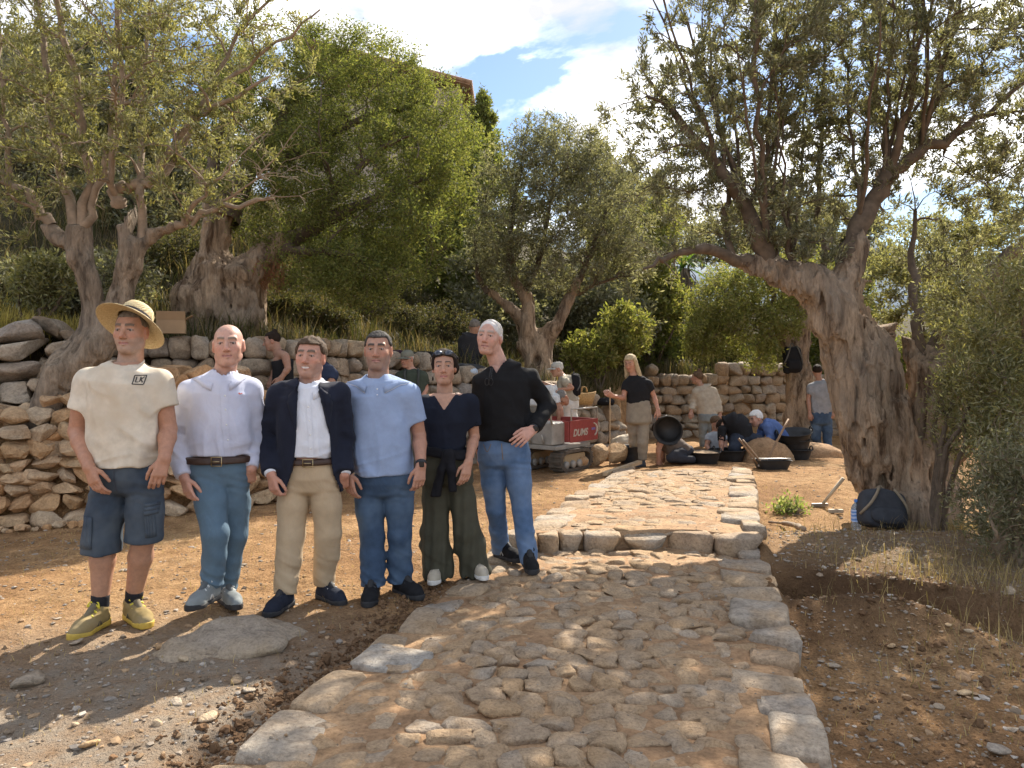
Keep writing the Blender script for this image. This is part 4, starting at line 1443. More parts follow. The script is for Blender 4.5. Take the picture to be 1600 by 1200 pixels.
def tree_bush():
    """big dense tree growing from the old stump on the terrace"""
    Y = 10.4
    j = lambda x, y, dy=0.0: P(x, y, Y + dy)
    b = j(345, 520)
    root = thing('wild_olive_tree', 'broad dense green tree growing from a knobbly ancient stump on the terrace', 'tree', (b[0], Y, ground_z(b[0], Y)))
    chains = [
        ([j(352, 525), j(345, 470), j(340, 430), j(345, 380), j(350, 330)], [0.44, 0.44, 0.34, 0.22, 0.16]),
        ([j(300, 510), j(315, 460), j(330, 440)], [0.26, 0.30, 0.30]),
        ([j(388, 505), j(375, 455), j(360, 440)], [0.22, 0.32, 0.30]),
        ([j(360, 430), j(405, 415), j(440, 385)], [0.26, 0.22, 0.15]),
        ([j(350, 370), j(335, 330), j(310, 280)], [0.14, 0.11, 0.08]),
    ]
    cav = [(j(350, 395, -0.42), (0.06, 0.3, 0.13)), (j(330, 505, -0.5), (0.12, 0.3, 0.10)), (j(365, 400, -0.38), (0.04, 0.2, 0.06))]
    def extra(p, d):
        # knobs
        for i, (x, y, r) in enumerate(((300, 462, .20), (328, 448, .22), (358, 462, .20), (382, 470, .18), (312, 488, .16), (345, 482, .20), (372, 500, .2), (392, 492, .17), (290, 485, .13), (318, 425, .16), (366, 430, .17))):
            d = smin(d, ell(p, j(x, y, -0.30), (r, r * .8, r * .85)), 0.06)
        for c, r in cav:
            d = smax(d, -ell(p, c, r), 0.06)
        return d
    trunk_sdf(root, chains, 45, 0.09, 0.055, 0.026, BARK_W, extra, 0.10, fz=3.0)
    f = Foliage(31)
    L = lambda pts, a, b_: f.limb([j(*p) for p in pts], a, b_, 12, 7)
    L([(350, 345), (380, 280, .3), (430, 200, .6), (470, 120, .8)], 0.2, 0.05)
    L([(420, 405), (480, 360, .2), (560, 320, .4), (640, 290, .5)], 0.15, 0.04)
    L([(430, 395), (490, 390, -.3), (560, 400, -.5)], 0.09, 0.03)
    L([(400, 260, .4), (480, 230, .8), (580, 180, 1.0), (660, 170, 1.2)], 0.10, 0.03)
    L([(350, 340), (330, 270, .4), (360, 150, .8)], 0.12, 0.04)
    L([(480, 360, .2), (560, 260, .2), (620, 220, 0)], 0.07, 0.03)
    ells = [E(440, 150, Y + .9, 1.1, 1.3, 1.2), E(560, 150, Y + 1.1, 1.15, 1.3, 1.0), E(660, 230, Y + 1.0, 0.85, 1.2, 1.15), E(560, 290, Y + .3, 1.35, 1.2, 1.2), E(450, 300, Y + .2, 1.0, 0.9, 1.0), E(560, 415, Y - .2, 0.9, 0.8, 0.50),
            E(480, 420, Y - .2, 0.75, 0.6, 0.42), E(640, 370, Y + .1, 0.75, 0.9, 0.7), E(370, 200, Y + .8, 0.7, 0.9, 0.9), E(700, 300, Y + .9, 0.5, 0.8, 0.8), E(540, 80, Y + 1.1, 0.5, 0.5, 0.6, .25), E(685, 195, Y + 1.2, .62, .8, .72), E(620, 120, Y + 1.2, .6, .7, .6), E(560, 440, Y - .3, .7, .6, .35, .4)]
    f.reach(f.sample(ells, 110, 0.6), 0.03, 0.008, 5, 7, 0.35, 0.2)
    f.reach(f.sample(ells, 700, 0.40), 0.011, 0.003, 4, 6, 0.3, 0.2)
    f.reach(f.sample(ells, 3200, 0.32), 0.004, 0.0015, 3, 5, 0.3, 0.15, leafy=True, add=False)
    f.finish(root, TWIG, f.leaves(40, 0.056, 0.019, GREEN, 0.1, 0.8, 0.05, 0.055, 0.2), LEAF_B)
    # hanging red-brown rootlets on the right of the stump
    nr = np.random.RandomState(5)
    V, Fq, n = [], [], 0
    for k in range(170):
        a = j(nr.uniform(392, 445), nr.uniform(398, 425), nr.uniform(-.25, .1))
        q = spline([a, a + (nr.normal(0, .05), nr.normal(0, .05), -.12), a + (nr.normal(0, .09), nr.normal(0, .07), -nr.uniform(.2, .36))], 6)
        v, fq = tube_np(q, np.linspace(.004, .0015, 6), 3)
        V.append(v); Fq.append(fq + n); n += len(v)
    o = part('rootlets', np.concatenate(V), np.concatenate(Fq), plain('rootlet', (0.25, 0.115, 0.055), 0.9), root)
    o['kind'] = 'stuff'


def tree_mid():
    Y = 13.6
    j = lambda x, y, dy=0.0: P(x, y, Y + dy)
    b = j(846, 600)
    root = thing('olive_tree', 'olive tree with low forked trunk behind the man in black', 'olive tree', (b[0], Y, ground_z(b[0], Y)))
    chains = [([j(846, 640), j(845, 590), j(838, 545)], [0.34, 0.29, 0.30]), ([j(838, 550), j(822, 505), j(790, 480), j(762, 458)], [0.24, 0.15, 0.10, 0.07]),
              ([j(836, 540), j(828, 500), j(818, 462), j(795, 420)], [0.2, 0.13, 0.1, 0.08]), ([j(848, 545), j(868, 510), j(890, 470), j(905, 440)], [0.2, 0.12, 0.09, 0.07])]
    trunk_sdf(root, chains, 55, 0.04, 0.03, 0.032, BARK_W, lambda p, d: smax(d, -ell(p, j(838, 562, -0.28), (0.07, 0.15, 0.10)), 0.04), 0.08)
    f = Foliage(41)
    L = lambda pts, a, b_: f.limb([j(*p) for p in pts], a, b_, 12, 6)
    L([(762, 458), (745, 420), (742, 370)], 0.06, 0.02)
    L([(797, 425), (800, 340), (815, 250)], 0.08, 0.02)
    L([(820, 465), (850, 370, .3), (870, 260, .4)], 0.08, 0.02)
    L([(905, 440), (930, 380), (950, 320)], 0.065, 0.02)
    L([(890, 470), (940, 440), (985, 425)], 0.05, 0.015)
    ells = [E(800, 340, Y, 0.85, 1.1, 1.5), E(880, 300, Y, 1.0, 1.2, 1.3), E(950, 340, Y, 0.85, 1.1, 1.3), E(850, 240, Y, 0.8, 0.9, 0.75), E(920, 250, Y, 0.6, 0.8, 0.6), E(985, 400, Y, 0.5, 0.8, 0.8, .35), E(870, 420, Y, 0.9, 0.9, 0.5), E(770, 400, Y, 0.45, 0.7, 0.6, .3)]
    f.reach(f.sample(ells, 90, 0.5), 0.03, 0.008, 5, 7, 0.4, 0.35)
    f.reach(f.sample(ells, 450, 0.42), 0.011, 0.004, 4, 6, 0.3, 0.3)
    f.reach(f.sample(ells, 1600, 0.38), 0.005, 0.002, 3, 5, 0.3, 0.25, leafy=True, add=False)
    f.finish(root, TWIG, f.leaves(32, 0.080, 0.021, OLIVE_DK, 0.05, 0.75, 0.05, 0.05), LEAF)


def tree_far():
    Y = 15.2
    j = lambda x, y, dy=0.0: P(x, y, Y + dy)
    b = j(1246, 690)
    root = thing('olive_tree', 'smaller olive tree with a black backpack hung on its trunk', 'olive tree', (b[0], Y, ground_z(b[0], Y)))
    chains = [([j(1250, 700), j(1248, 650), j(1244, 590), j(1240, 540)], [0.36, 0.27, 0.22, 0.22]), ([j(1240, 545), j(1215, 510), j(1190, 490)], [0.2, 0.12, 0.09]), ([j(1244, 545), j(1256, 500), j(1262, 455)], [0.2, 0.14, 0.1])]
    trunk_sdf(root, chains, 65, 0.04, 0.045, 0.034, BARK_W, None, 0.08)
    f = Foliage(51)
    L = lambda pts, a, b_: f.limb([j(*p) for p in pts], a, b_, 10, 6)
    L([(1190, 490), (1150, 465), (1110, 450)], 0.08, 0.02); L([(1262, 460), (1240, 420), (1200, 400)], 0.08, 0.02); L([(1262, 460), (1290, 410), (1300, 370)], 0.07, 0.02); L([(1215, 510), (1200, 440), (1160, 410)], 0.07, 0.02)
    ells = [E(1130, 470, Y, 0.75, 1.0, 0.75), E(1200, 440, Y, 0.95, 1.1, 0.7), E(1160, 520, Y - .3, 0.75, 0.7, 0.5), E(1100, 530, Y - .2, 0.38, 0.5, 0.55, .25), E(1270, 440, Y, 0.6, 0.9, 0.7), E(1225, 500, Y - .6, 0.5, 0.4, 0.35, .15), E(1190, 560, Y - .3, 0.45, 0.5, 0.28, .1)]
    f.reach(f.sample(ells, 60, 0.5), 0.03, 0.008, 5, 7, 0.4, 0.1)
    f.reach(f.sample(ells, 300, 0.42), 0.011, 0.004, 4, 6, 0.3, 0.1)
    f.reach(f.sample(ells, 1000, 0.36), 0.005, 0.002, 3, 5, 0.3, 0.0, leafy=True, add=False)
    f.finish(root, TWIG, f.leaves(34, 0.085, 0.024, LIME, 0.25, 0.75, 0.05, 0.06), LEAF)


def bush(name, label, cat, base, ells, seed, cols, n3, per, L, W, stems=5, mat=None, lmat=None, group=None, hgt=0.6, n2=30):
    root = thing(name, label, cat, tuple(base), group)
    f = Foliage(seed)
    nr = f.nr
    for k in range(stems):
        e = ells[nr.randint(len(ells))]
        t = e[0] + nr.normal(size=3) * e[1] * 0.3
        m = V3(base) * 0.5 + t * 0.5 + nr.normal(0, 0.1, 3)
        f.limb([V3(base) + (nr.normal(0, .06), nr.normal(0, .06), -0.05), m, t], 0.035 * hgt, 0.01, 9, 5)
    f.reach(f.sample(ells, n2, 0.5), 0.014, 0.004, 4, 6, 0.3, 0.2)
    f.reach(f.sample(ells, n3, 0.36), 0.005, 0.0015, 3, 5, 0.3, 0.2, leafy=True, add=False)
    f.finish(root, mat or TWIG, f.leaves(per, L, W, cols, 0.1, 0.8, 0.05, 0.05), lmat or LEAF, 'stems', 'foliage')
    return root


def on_ground(px, Y):
    x = (px - CX) / F * Y
    return np.array([x, Y, ground_z(x, Y)])


def background_plants():
    # right-hand thicket of olive suckers
    bush('olive_thicket', 'thicket of pale olive suckers on the far right behind the big trunk', 'shrub', on_ground(1560, 6.6), [E(1545, 560, 6.6, .38, .5, .8), E(1590, 520, 6.4, .45, .6, 1.0), E(1600, 680, 6.2, .40, .5, .7), E(1560, 700, 6.6, .34, .4, .5)], 71, OLIVE, 620, 32, 0.062, 0.014, 9, TWIG_P, hgt=0.8)
    bush('olive_thicket', 'low tangle of twigs and grey leaves at the right edge', 'shrub', on_ground(1575, 5.6), [E(1560, 800, 5.7, .30, .4, .34), E(1600, 740, 5.4, .30, .4, .45)], 72, OLIVE_DK, 300, 26, 0.055, 0.012, 8, TWIG_P, hgt=0.6)
    bush('olive_sapling', 'slender olive sapling with arching stems right of the split trunk', 'shrub', on_ground(1470, 7.0), [E(1500, 640, 7.2, .3, .4, .5), E(1530, 600, 7.0, .3, .4, .5), E(1490, 480, 7.6, .35, .4, .5)], 73, OLIVE, 300, 28, 0.062, 0.014, 6, TWIG, hgt=1.0)
    # shrubs and trees beyond, left to right
    sp = [
        ('evergreen_shrub', 'dark evergreen shrub in the shade behind the leaning olive', (60, 470, 9.6), [(60, 455, 9.8, .9, .5, .45), (160, 440, 9.9, .8, .5, .45)], OLIVE_DK, 420, 24, .08, .03),
        ('leafy_shrub', 'pale leafed shrub just left of the forked olive trunk', (62, 490, 8.9), [(66, 440, 8.9, .35, .3, .35)], OLIVE, 130, 24, .085, .026),
        ('evergreen_tree', 'tall dark tree filling the top left behind the leaning olive', (120, 430, 14.5), [(90, 200, 14.5, 2.6, 1.4, 2.6), (260, 180, 14.5, 2.0, 1.4, 2.4), (20, 330, 13.5, 1.8, 1.0, 1.3), (230, 330, 13.2, 1.5, 1.0, 1.0)], OLIVE_DK, 2000, 30, .115, .042),
        ('evergreen_tree', 'dark green tree crown rising behind the dense tree toward the house', (690, 470, 19), [(720, 320, 19, 1.7, 1.4, 2.2), (690, 400, 18, 1.7, 1.2, 1.3), (745, 250, 19.5, .8, .8, 1.1)], GREEN, 1300, 30, .13, .05),
        ('evergreen_shrub', 'shadowed shrub mass behind the olive with low forked trunk', (900, 560, 17), [(880, 470, 17.5, 1.7, 1.0, 1.2), (950, 500, 17, 1.3, 1.0, 1.0), (760, 440, 16.5, 1.0, .8, 1.0), (790, 500, 16, 1.0, .7, .6)], OLIVE_DK, 1100, 26, .115, .05),
        ('leafy_shrub', 'sunlit lime green shrub behind the stone basket', (935, 575, 14.6), [(925, 548, 14.6, .55, .5, .42), (975, 520, 15, .6, .5, .6)], LIME, 330, 26, .10, .04),
        ('leafy_tree', 'bright sunlit tree crown between the two far olives', (1010, 590, 18.5), [(1000, 430, 18.5, 1.0, 1.0, 1.1), (960, 380, 18, .7, .8, .9), (1035, 480, 18.5, .7, .8, .8), (1030, 350, 19, .6, .7, .7)], LIME, 900, 30, .12, .045),
        ('evergreen_shrub', 'dark green undergrowth above the distant stone wall', (1020, 590, 19.2), [(1000, 540, 18.6, 1.2, .8, .7), (1090, 545, 19.6, 1.2, .8, .6), (1150, 560, 19, 1.2, .8, .7)], GREEN, 800, 26, .12, .05),
        ('evergreen_shrub', 'shady shrubs closing the view behind the far olive trunk', (1240, 620, 19.5), [(1220, 560, 19.5, 1.4, .9, 1.0), (1310, 560, 18.5, 1.2, .9, 1.3), (1400, 600, 17, 1.2, .9, 1.2), (1290, 470, 20, 1.6, .9, 1.0)], GREEN, 1100, 28, .12, .05),
        ('leafy_tree', 'olive green tree seen through the right-hand branches', (1450, 600, 14), [(1440, 440, 14, 1.3, 1.0, 1.3), (1560, 430, 13, 1.3, 1.0, 1.6), (1520, 560, 12.5, 1.0, .8, 1.0), (1620, 560, 12, 1.0, .9, 1.3)], OLIVE, 1300, 30, .10, .032),
        ('evergreen_shrub', 'clump of green scrub on the slope left of the man in polo', (520, 500, 14.5), [(470, 480, 14.5, .8, .6, .5), (400, 470, 13.8, .6, .5, .5)], OLIVE_DK, 260, 24, .09, .03),
        ('cypress_tree', 'young conifer poking above the dense tree beside the house corner', (760, 400, 27), [(752, 205, 27, .55, .55, 1.3), (757, 160, 27, .25, .25, .6)], GREEN, 420, 26, .14, .045),
        ('evergreen_tree', 'grey green trees closing the gap under the big right-hand limbs', (1190, 520, 24), [(1130, 370, 24, 1.8, 1.2, 1.2), (1230, 350, 24, 2.0, 1.2, 1.4), (1330, 380, 24, 1.8, 1.2, 1.5)], OLIVE_DK, 1100, 28, .14, .05),
        ('evergreen_tree', 'grey green olive crown behind the middle olive', (930, 480, 22), [(940, 300, 22, 1.6, 1.2, 1.6), (1000, 320, 22, 1.3, 1.2, 1.3), (1060, 380, 22, 1.0, 1.0, 1.0)], OLIVE_DK, 900, 28, .12, .04),
    ]
    nr = np.random.RandomState(17)
    for k, (px, Y, w) in enumerate(((400, 11.4, .45), (440, 11.6, .45), (480, 12.0, .5), (520, 12.2, .45), (450, 12.6, .6), (520, 13.2, .55), (570, 13.8, .7), (640, 14.0, .6), (690, 14.6, .8), (610, 15.4, .9), (500, 15.2, .9), (420, 14.6, .9), (720, 13.4, .5), (560, 17, 1.2), (660, 17.5, 1.2), (480, 17.5, 1.2), (300, 12.2, .7), (240, 11.6, .6))):
        b = on_ground(px, Y)
        side = ('left of the dense tree', 'under the dense tree', 'between dense tree and middle olive')[0 if px < 330 else (1 if px < 600 else 2)]
        o = bush('scrub_bush', 'dry brown green scrub bush on the slope ' + side, 'shrub', b, [(b + V3((0, 0, w * .35)), np.array((w, w * .8, w * .55)), 1)], 200 + k, [(0.075, 0.075, 0.036), (0.115, 0.10, 0.055), (0.055, 0.062, 0.03)], int(110 + 120 * w), 22, .06, .02, 5, TWIG, LEAF, 'scrub bushes on the slope', .5, 14)
    for k, (nm, lab, (bx, by, bY), es, cols, n3, per, L, W) in enumerate(sp):
        bush(nm, lab, 'tree' if 'tree' in nm else 'shrub', on_ground(bx, bY), [E(*e) for e in es], 80 + k, cols, n3, per, L, W, 6, None, LEAF_B if cols in (GREEN, LIME) else LEAF, None, 1.6 if 'tree' in nm else 0.8, 50)
    # palm-like tree with a skirt of dead fronds
    Y = 20.5
    b = on_ground(1062, Y)
    root = thing('palm_tree', 'palm with a skirt of dead fronds among the far trees', 'palm', tuple(b))
    nr = np.random.RandomState(9)
    top = P(1066, 420, Y)
    mb = MB(); mb.tube(spline([b, (b + top) / 2, top], 8), [.3, .28, .26, .26, .26, .25, .24, .2], 10)
    mb.build('trunk', BARK, root, True)
    V, Fq, n = [], [], 0
    for k in range(260):
        a = nr.uniform(0, 6.28); t = nr.uniform(0.15, 1)
        p0 = b + (top - b) * t + (math.cos(a) * .26, math.sin(a) * .26, 0)
        p1 = p0 + (math.cos(a) * .2, math.sin(a) * .2, -nr.uniform(.4, .9))
        v, fq = tube_np(np.array([p0, (p0 + p1) / 2 + (math.cos(a) * .08, math.sin(a) * .08, .05), p1]), [.018, .015, .004], 3)
        V.append(v); Fq.append(fq + n); n += len(v)
    part('dead_fronds', np.concatenate(V), np.concatenate(Fq), plain('dead_frond', (0.16, 0.125, 0.085), 0.9, var=.4, scale=3), root)
    Vs, Fs, n = [], [], 0
    for k in range(34):
        a = nr.uniform(0, 6.28); el = nr.uniform(-.2, 1.2)
        d = np.array([math.cos(a) * math.cos(el), math.sin(a) * math.cos(el), math.sin(el)])
        L = nr.uniform(.8, 1.3)
        s = unit(np.cross(d, (0, 0, 1)))
        pts = [top + d * L * t + np.array([0, 0, -0.5 * L * t * t]) for t in np.linspace(0, 1, 6)]
        for i, p in enumerate(pts):
            w = .05 * math.sin(math.pi * (0.15 + 0.8 * i / 5)) + .004
            Vs += [p - s * w, p + s * w]
        Fs += [(n + 2 * i, n + 2 * i + 1, n + 2 * i + 3, n + 2 * i + 2) for i in range(5)]
        n += 12
    part('fronds', np.array(Vs), np.array(Fs), LEAF_B, root, False, np.tile((0.10, 0.17, 0.04), (len(Vs), 1)) * nr.uniform(.7, 1.3, (len(Vs), 1)))


def build_house():
    Y = 33.0
    a = P(640, 165, Y); c = P(728, 165, Y)
    x0, x1 = a[0] - 6.0, c[0] - 0.25
    zt = P(0, 138, Y)[2]
    root = thing('stone_house', 'stone house corner with tiled roof showing above the trees', 'house', ((x0 + x1) / 2, Y, zt - 5))
    wall = mat_stone('house_wall', [(0.42, 0.36, 0.28), (0.42, 0.36, 0.28)], (0.36, 0.29, 0.20), .5, 2.0)
    mb = MB(); mb.box(((x0 + x1) / 2, Y + 3, zt - 3.0), (x1 - x0, 6, 6.0)); mb.build('wall', wall, root)
    tile = plain('roof_tile', (0.30, 0.19, 0.12), 0.85, var=.35, scale=4)
    ridge_x, ridge_z = x0 + 1.0, zt + 2.0
    # slope falling to the right, tiles as half pipes in rows
    n = 22
    mb = MB(); mb.add([(ridge_x, Y - .4, ridge_z), (x1 + .45, Y - .4, zt), (x1 + .45, Y + 6.4, zt), (ridge_x, Y + 6.4, ridge_z), (ridge_x, Y - .4, ridge_z + .12), (x1 + .45, Y - .4, zt + .12), (x1 + .45, Y + 6.4, zt + .12), (ridge_x, Y + 6.4, ridge_z + .12)],
                      [(0, 1, 2, 3)[::-1], (4, 5, 6, 7), (0, 1, 5, 4), (1, 2, 6, 5), (2, 3, 7, 6), (3, 0, 4, 7)])
    rf = mb.build('roof', tile, root)
    d = unit(V3((x1 + .45 - ridge_x, 0, zt - ridge_z)))
    Lr = np.linalg.norm(V3((x1 + .45 - ridge_x, 0, zt - ridge_z)))
    tm = None
    for i in range(n):
        y = Y - .35 + i * 6.7 / (n - 1)
        m2 = MB(); m2.tube([V3((ridge_x, y, ridge_z + .13)), V3((ridge_x, y, ridge_z + .13)) + d * Lr * 1.01], [.10, .11], 8)
        m2.build('tile_row', tile, rf, True)
    mb = MB()
    for k in range(9):
        mb = MB(); xx = x1 + .45 - 0.0; mb.box((x1 + .18, Y + .4 + k * .7, zt - .06), (.5, .1, .1)); mb.build('rafter_end', plain('old_wood', (0.16, 0.10, 0.06), .9), rf)
# ================================================================== people
def rotz(a):
    c, s = math.cos(a), math.sin(a)
    return np.array([[c, -s, 0], [s, c, 0], [0, 0, 1.0]])


def head_frame(yaw, pitch, roll):
    """columns: side, forward, up. yaw 0 looks at the camera, + turns to the right of the picture; pitch + looks up"""
    y, p, r = R(yaw), R(pitch), R(roll)
    M = np.array([[1, 0, 0], [0, -1, 0], [0, 0, 1.0]]).T
    s, f, u = M[:, 0], M[:, 1], M[:, 2]
    f2 = f * math.cos(p) + u * math.sin(p)
    u2 = u * math.cos(p) - f * math.sin(p)
    s2 = s * math.cos(r) + u2 * math.sin(r)
    u3 = u2 * math.cos(r) - s * math.sin(r)
    A = np.stack([s2, f2, u3], 1)
    return rotz(y) @ A


def head_sdf(q, fem=0.0, heavy=0.0, smile=0.0):
    """q in head coordinates: x side, y forward, z up; origin at the head's middle"""
    ax = np.stack([np.abs(q[:, 0]), q[:, 1], q[:, 2]], 1)
    w = 1 - 0.05 * fem
    d = ell(q, (0, -0.014, 0.034), (0.076 * w, 0.097, 0.083))
    d = smin(d, ell(q, (0, 0.022, -0.032), ((0.060 + 0.006 * heavy) * w, 0.068, 0.080)), 0.035)
    d = smin(d, ell(q, (0, 0.062, -0.092), (0.024 - 0.004 * fem, 0.022, 0.020)), 0.03)
    d = smin(d, rcone(ax, (0.047 + 0.005 * heavy - 0.005 * fem, 0.0, -0.062), (0.022, 0.055, -0.096), 0.020, 0.016), 0.03)
    d = smin(d, rcone(ax, (0.040, 0.058, -0.020), (0.030, 0.062, -0.045), 0.022, 0.020), 0.03)
    d = smin(d, rcone(ax, (0.012, 0.084, 0.032), (0.042, 0.070, 0.034), 0.010, 0.010), 0.016)
    d = smax(d, -ell(ax, (0.032, 0.098, 0.012), (0.019, 0.016, 0.012)), 0.014)
    d = smin(d, rcone(ax, (0.020, 0.0835, 0.0145), (0.044, 0.073, 0.0125), 0.0062, 0.005), 0.006)
    d = smin(d, rcone(ax, (0.022, 0.082, 0.003), (0.042, 0.074, 0.004), 0.005, 0.004), 0.008)
    d = smin(d, rcone(q, (0, 0.086, 0.018), (0, 0.112, -0.026), 0.0085, 0.0125), 0.012)
    d = smin(d, ell(ax, (0.012, 0.098, -0.031), (0.009, 0.011, 0.008)), 0.006)
    lz = -0.061
    up = 0.006 * smile
    d = smin(d, rcone(ax, (0.0, 0.090, lz + 0.006), (0.020 + 0.005 * smile, 0.076, lz + 0.003 + up), 0.0065, 0.004), 0.006)
    d = smin(d, rcone(ax, (0.0, 0.089, lz - 0.007), (0.018 + 0.005 * smile, 0.076, lz - 0.003 + up), 0.0075, 0.004), 0.006)
    d = smax(d, -rcone(ax, (0.0, 0.0975, lz), (0.024 + 0.005 * smile, 0.080, lz + up), 0.003, 0.002), 0.004)
    # ears
    e = ell(ax, (0.079 * w, -0.008, -0.004), (0.011, 0.021, 0.034))
    e = smax(e, -ell(ax, (0.090 * w, -0.004, 0.0), (0.007, 0.011, 0.020)), 0.006)
    d = smin(d, e, 0.010)
    return d


def face_colour(q, base, brow, stub=0.0, stubc=(0.35, 0.33, 0.31), lipc=(0.48, 0.20, 0.17), browz=0.036, teeth=0.0, bw=0.0078):
    n = len(q)
    c = np.tile(np.array(base, float), (n, 1))
    ax, y, z = np.abs(q[:, 0]), q[:, 1], q[:, 2]
    def blend(mask, col):
        nonlocal c
        m = np.clip(mask, 0, 1)[:, None]
        c = c * (1 - m) + np.array(col) * m
    red = np.array(base) * (1.08, 0.80, 0.74)
    blend(0.55 * np.exp(-((ax - 0.042) / 0.022) ** 2 - ((z + 0.022) / 0.022) ** 2) * (y > 0.02), red)
    blend(0.6 * np.exp(-(ax / 0.018) ** 2 - ((z + 0.026) / 0.016) ** 2) * (y > 0.085), red)
    blend(0.6 * (ax > 0.072) * (np.abs(z) < 0.04), red)
    blend(0.35 * np.exp(-((ax - 0.032) / 0.016) ** 2 - ((z - 0.004) / 0.010) ** 2) * (y > 0.05), np.array(base) * 0.62)
    if stub:
        s = np.clip((-(z) - 0.034 + 0.35 * np.maximum(ax - 0.03, 0)) / 0.015, 0, 1) * np.clip((y + 0.01) / 0.03, 0, 1)
        s = np.maximum(s, np.exp(-((z + 0.048) / 0.006) ** 2) * (ax < 0.03) * (y > 0.07))
        blend(stub * s, stubc)
    lz = -0.061
    blend(0.85 * np.exp(-((z - lz) / 0.0075) ** 4) * (ax < 0.024) * (y > 0.068), lipc)
    blend(0.8 * np.exp(-((z - lz) / 0.0022) ** 2) * (ax < 0.026) * (y > 0.068), (0.16, 0.06, 0.05))
    if teeth:
        blend(0.95 * np.exp(-((z - lz - 0.0008 - 5 * ax * ax) / 0.0042) ** 4) * (ax < 0.021) * (y > 0.068), (0.72, 0.68, 0.62))
    blend(0.8 * np.exp(-((z - 0.0118 + 0.25 * np.maximum(ax - 0.034, 0)) / 0.0036) ** 4) * (ax > 0.017) * (ax < 0.047) * (y > 0.05), np.array(base) * 0.12)
    arch = browz + 0.10 * np.minimum(ax - 0.014, 0.02) - 0.28 * np.maximum(ax - 0.036, 0)
    blend(0.95 * np.exp(-((z - arch) / bw) ** 4) * (ax > 0.010) * (ax < 0.050) * (y > 0.045), brow)
    return c


def hand_frame(d, n):
    d = unit(d)
    n = unit(V3(n) - d * (V3(n) @ d))
    return d, n


def hand_prims(W, d, n, tsign, curl=22.0, sc=1.0, spread=0.0):
    """list of (a,b,ra,rb) capsules for palm and fingers; n: palm-side normal; tsign: thumb to +/- cross(d,n)"""
    d, n = hand_frame(d, n)
    t = np.cross(d, n) * tsign
    W = V3(W)
    out = []
    for i, o in enumerate((0.026, 0.009, -0.008, -0.024)):
        out.append((W + t * o * 0.55 * sc, W + (d * (0.090 - 0.004 * i) + t * o) * sc, 0.0165 * sc, 0.0125 * sc))
    L = [(0.040, 0.025, 0.021), (0.044, 0.028, 0.022), (0.040, 0.026, 0.021), (0.032, 0.020, 0.018)]
    for i, o in enumerate((0.029, 0.0098, -0.0098, -0.0285)):
        b = W + (d * (0.092 - 0.004 * i) + t * o) * sc
        a = R(curl * (0.6 + 0.12 * i))
        dd = unit(d + t * spread * (1.5 - i) * 0.12)
        r0 = 0.0092 - 0.0006 * (i == 3)
        for j, l in enumerate(L[i]):
            v = dd * math.cos(a) + n * math.sin(a)
            e = b + v * l * sc
            out.append((b, e, (r0 - 0.0006 * j) * sc, (r0 - 0.0006 * (j + 1)) * sc))
            b = e
            a += R(curl * (1.25 + 0.1 * i))
    b = W + (d * 0.022 + t * 0.020) * sc
    for l, v, r0, r1 in ((0.046, d * 0.72 + t * 0.55 + n * 0.35, 0.015, 0.0115), (0.034, d * 0.93 + t * 0.18 + n * 0.38, 0.0112, 0.010),
                         (0.026, d * 0.95 - t * 0.02 + n * 0.42, 0.010, 0.0082)):
        e = b + unit(v) * l * sc
        out.append((b, e, r0 * sc, r1 * sc))
        b = e
    return out


def prims_sdf(p, prims, k):
    d = None
    for a, b, ra, rb in prims:
        e = rcone(p, a, b, ra, rb)
        d = e if d is None else smin(d, e, k)
    return d


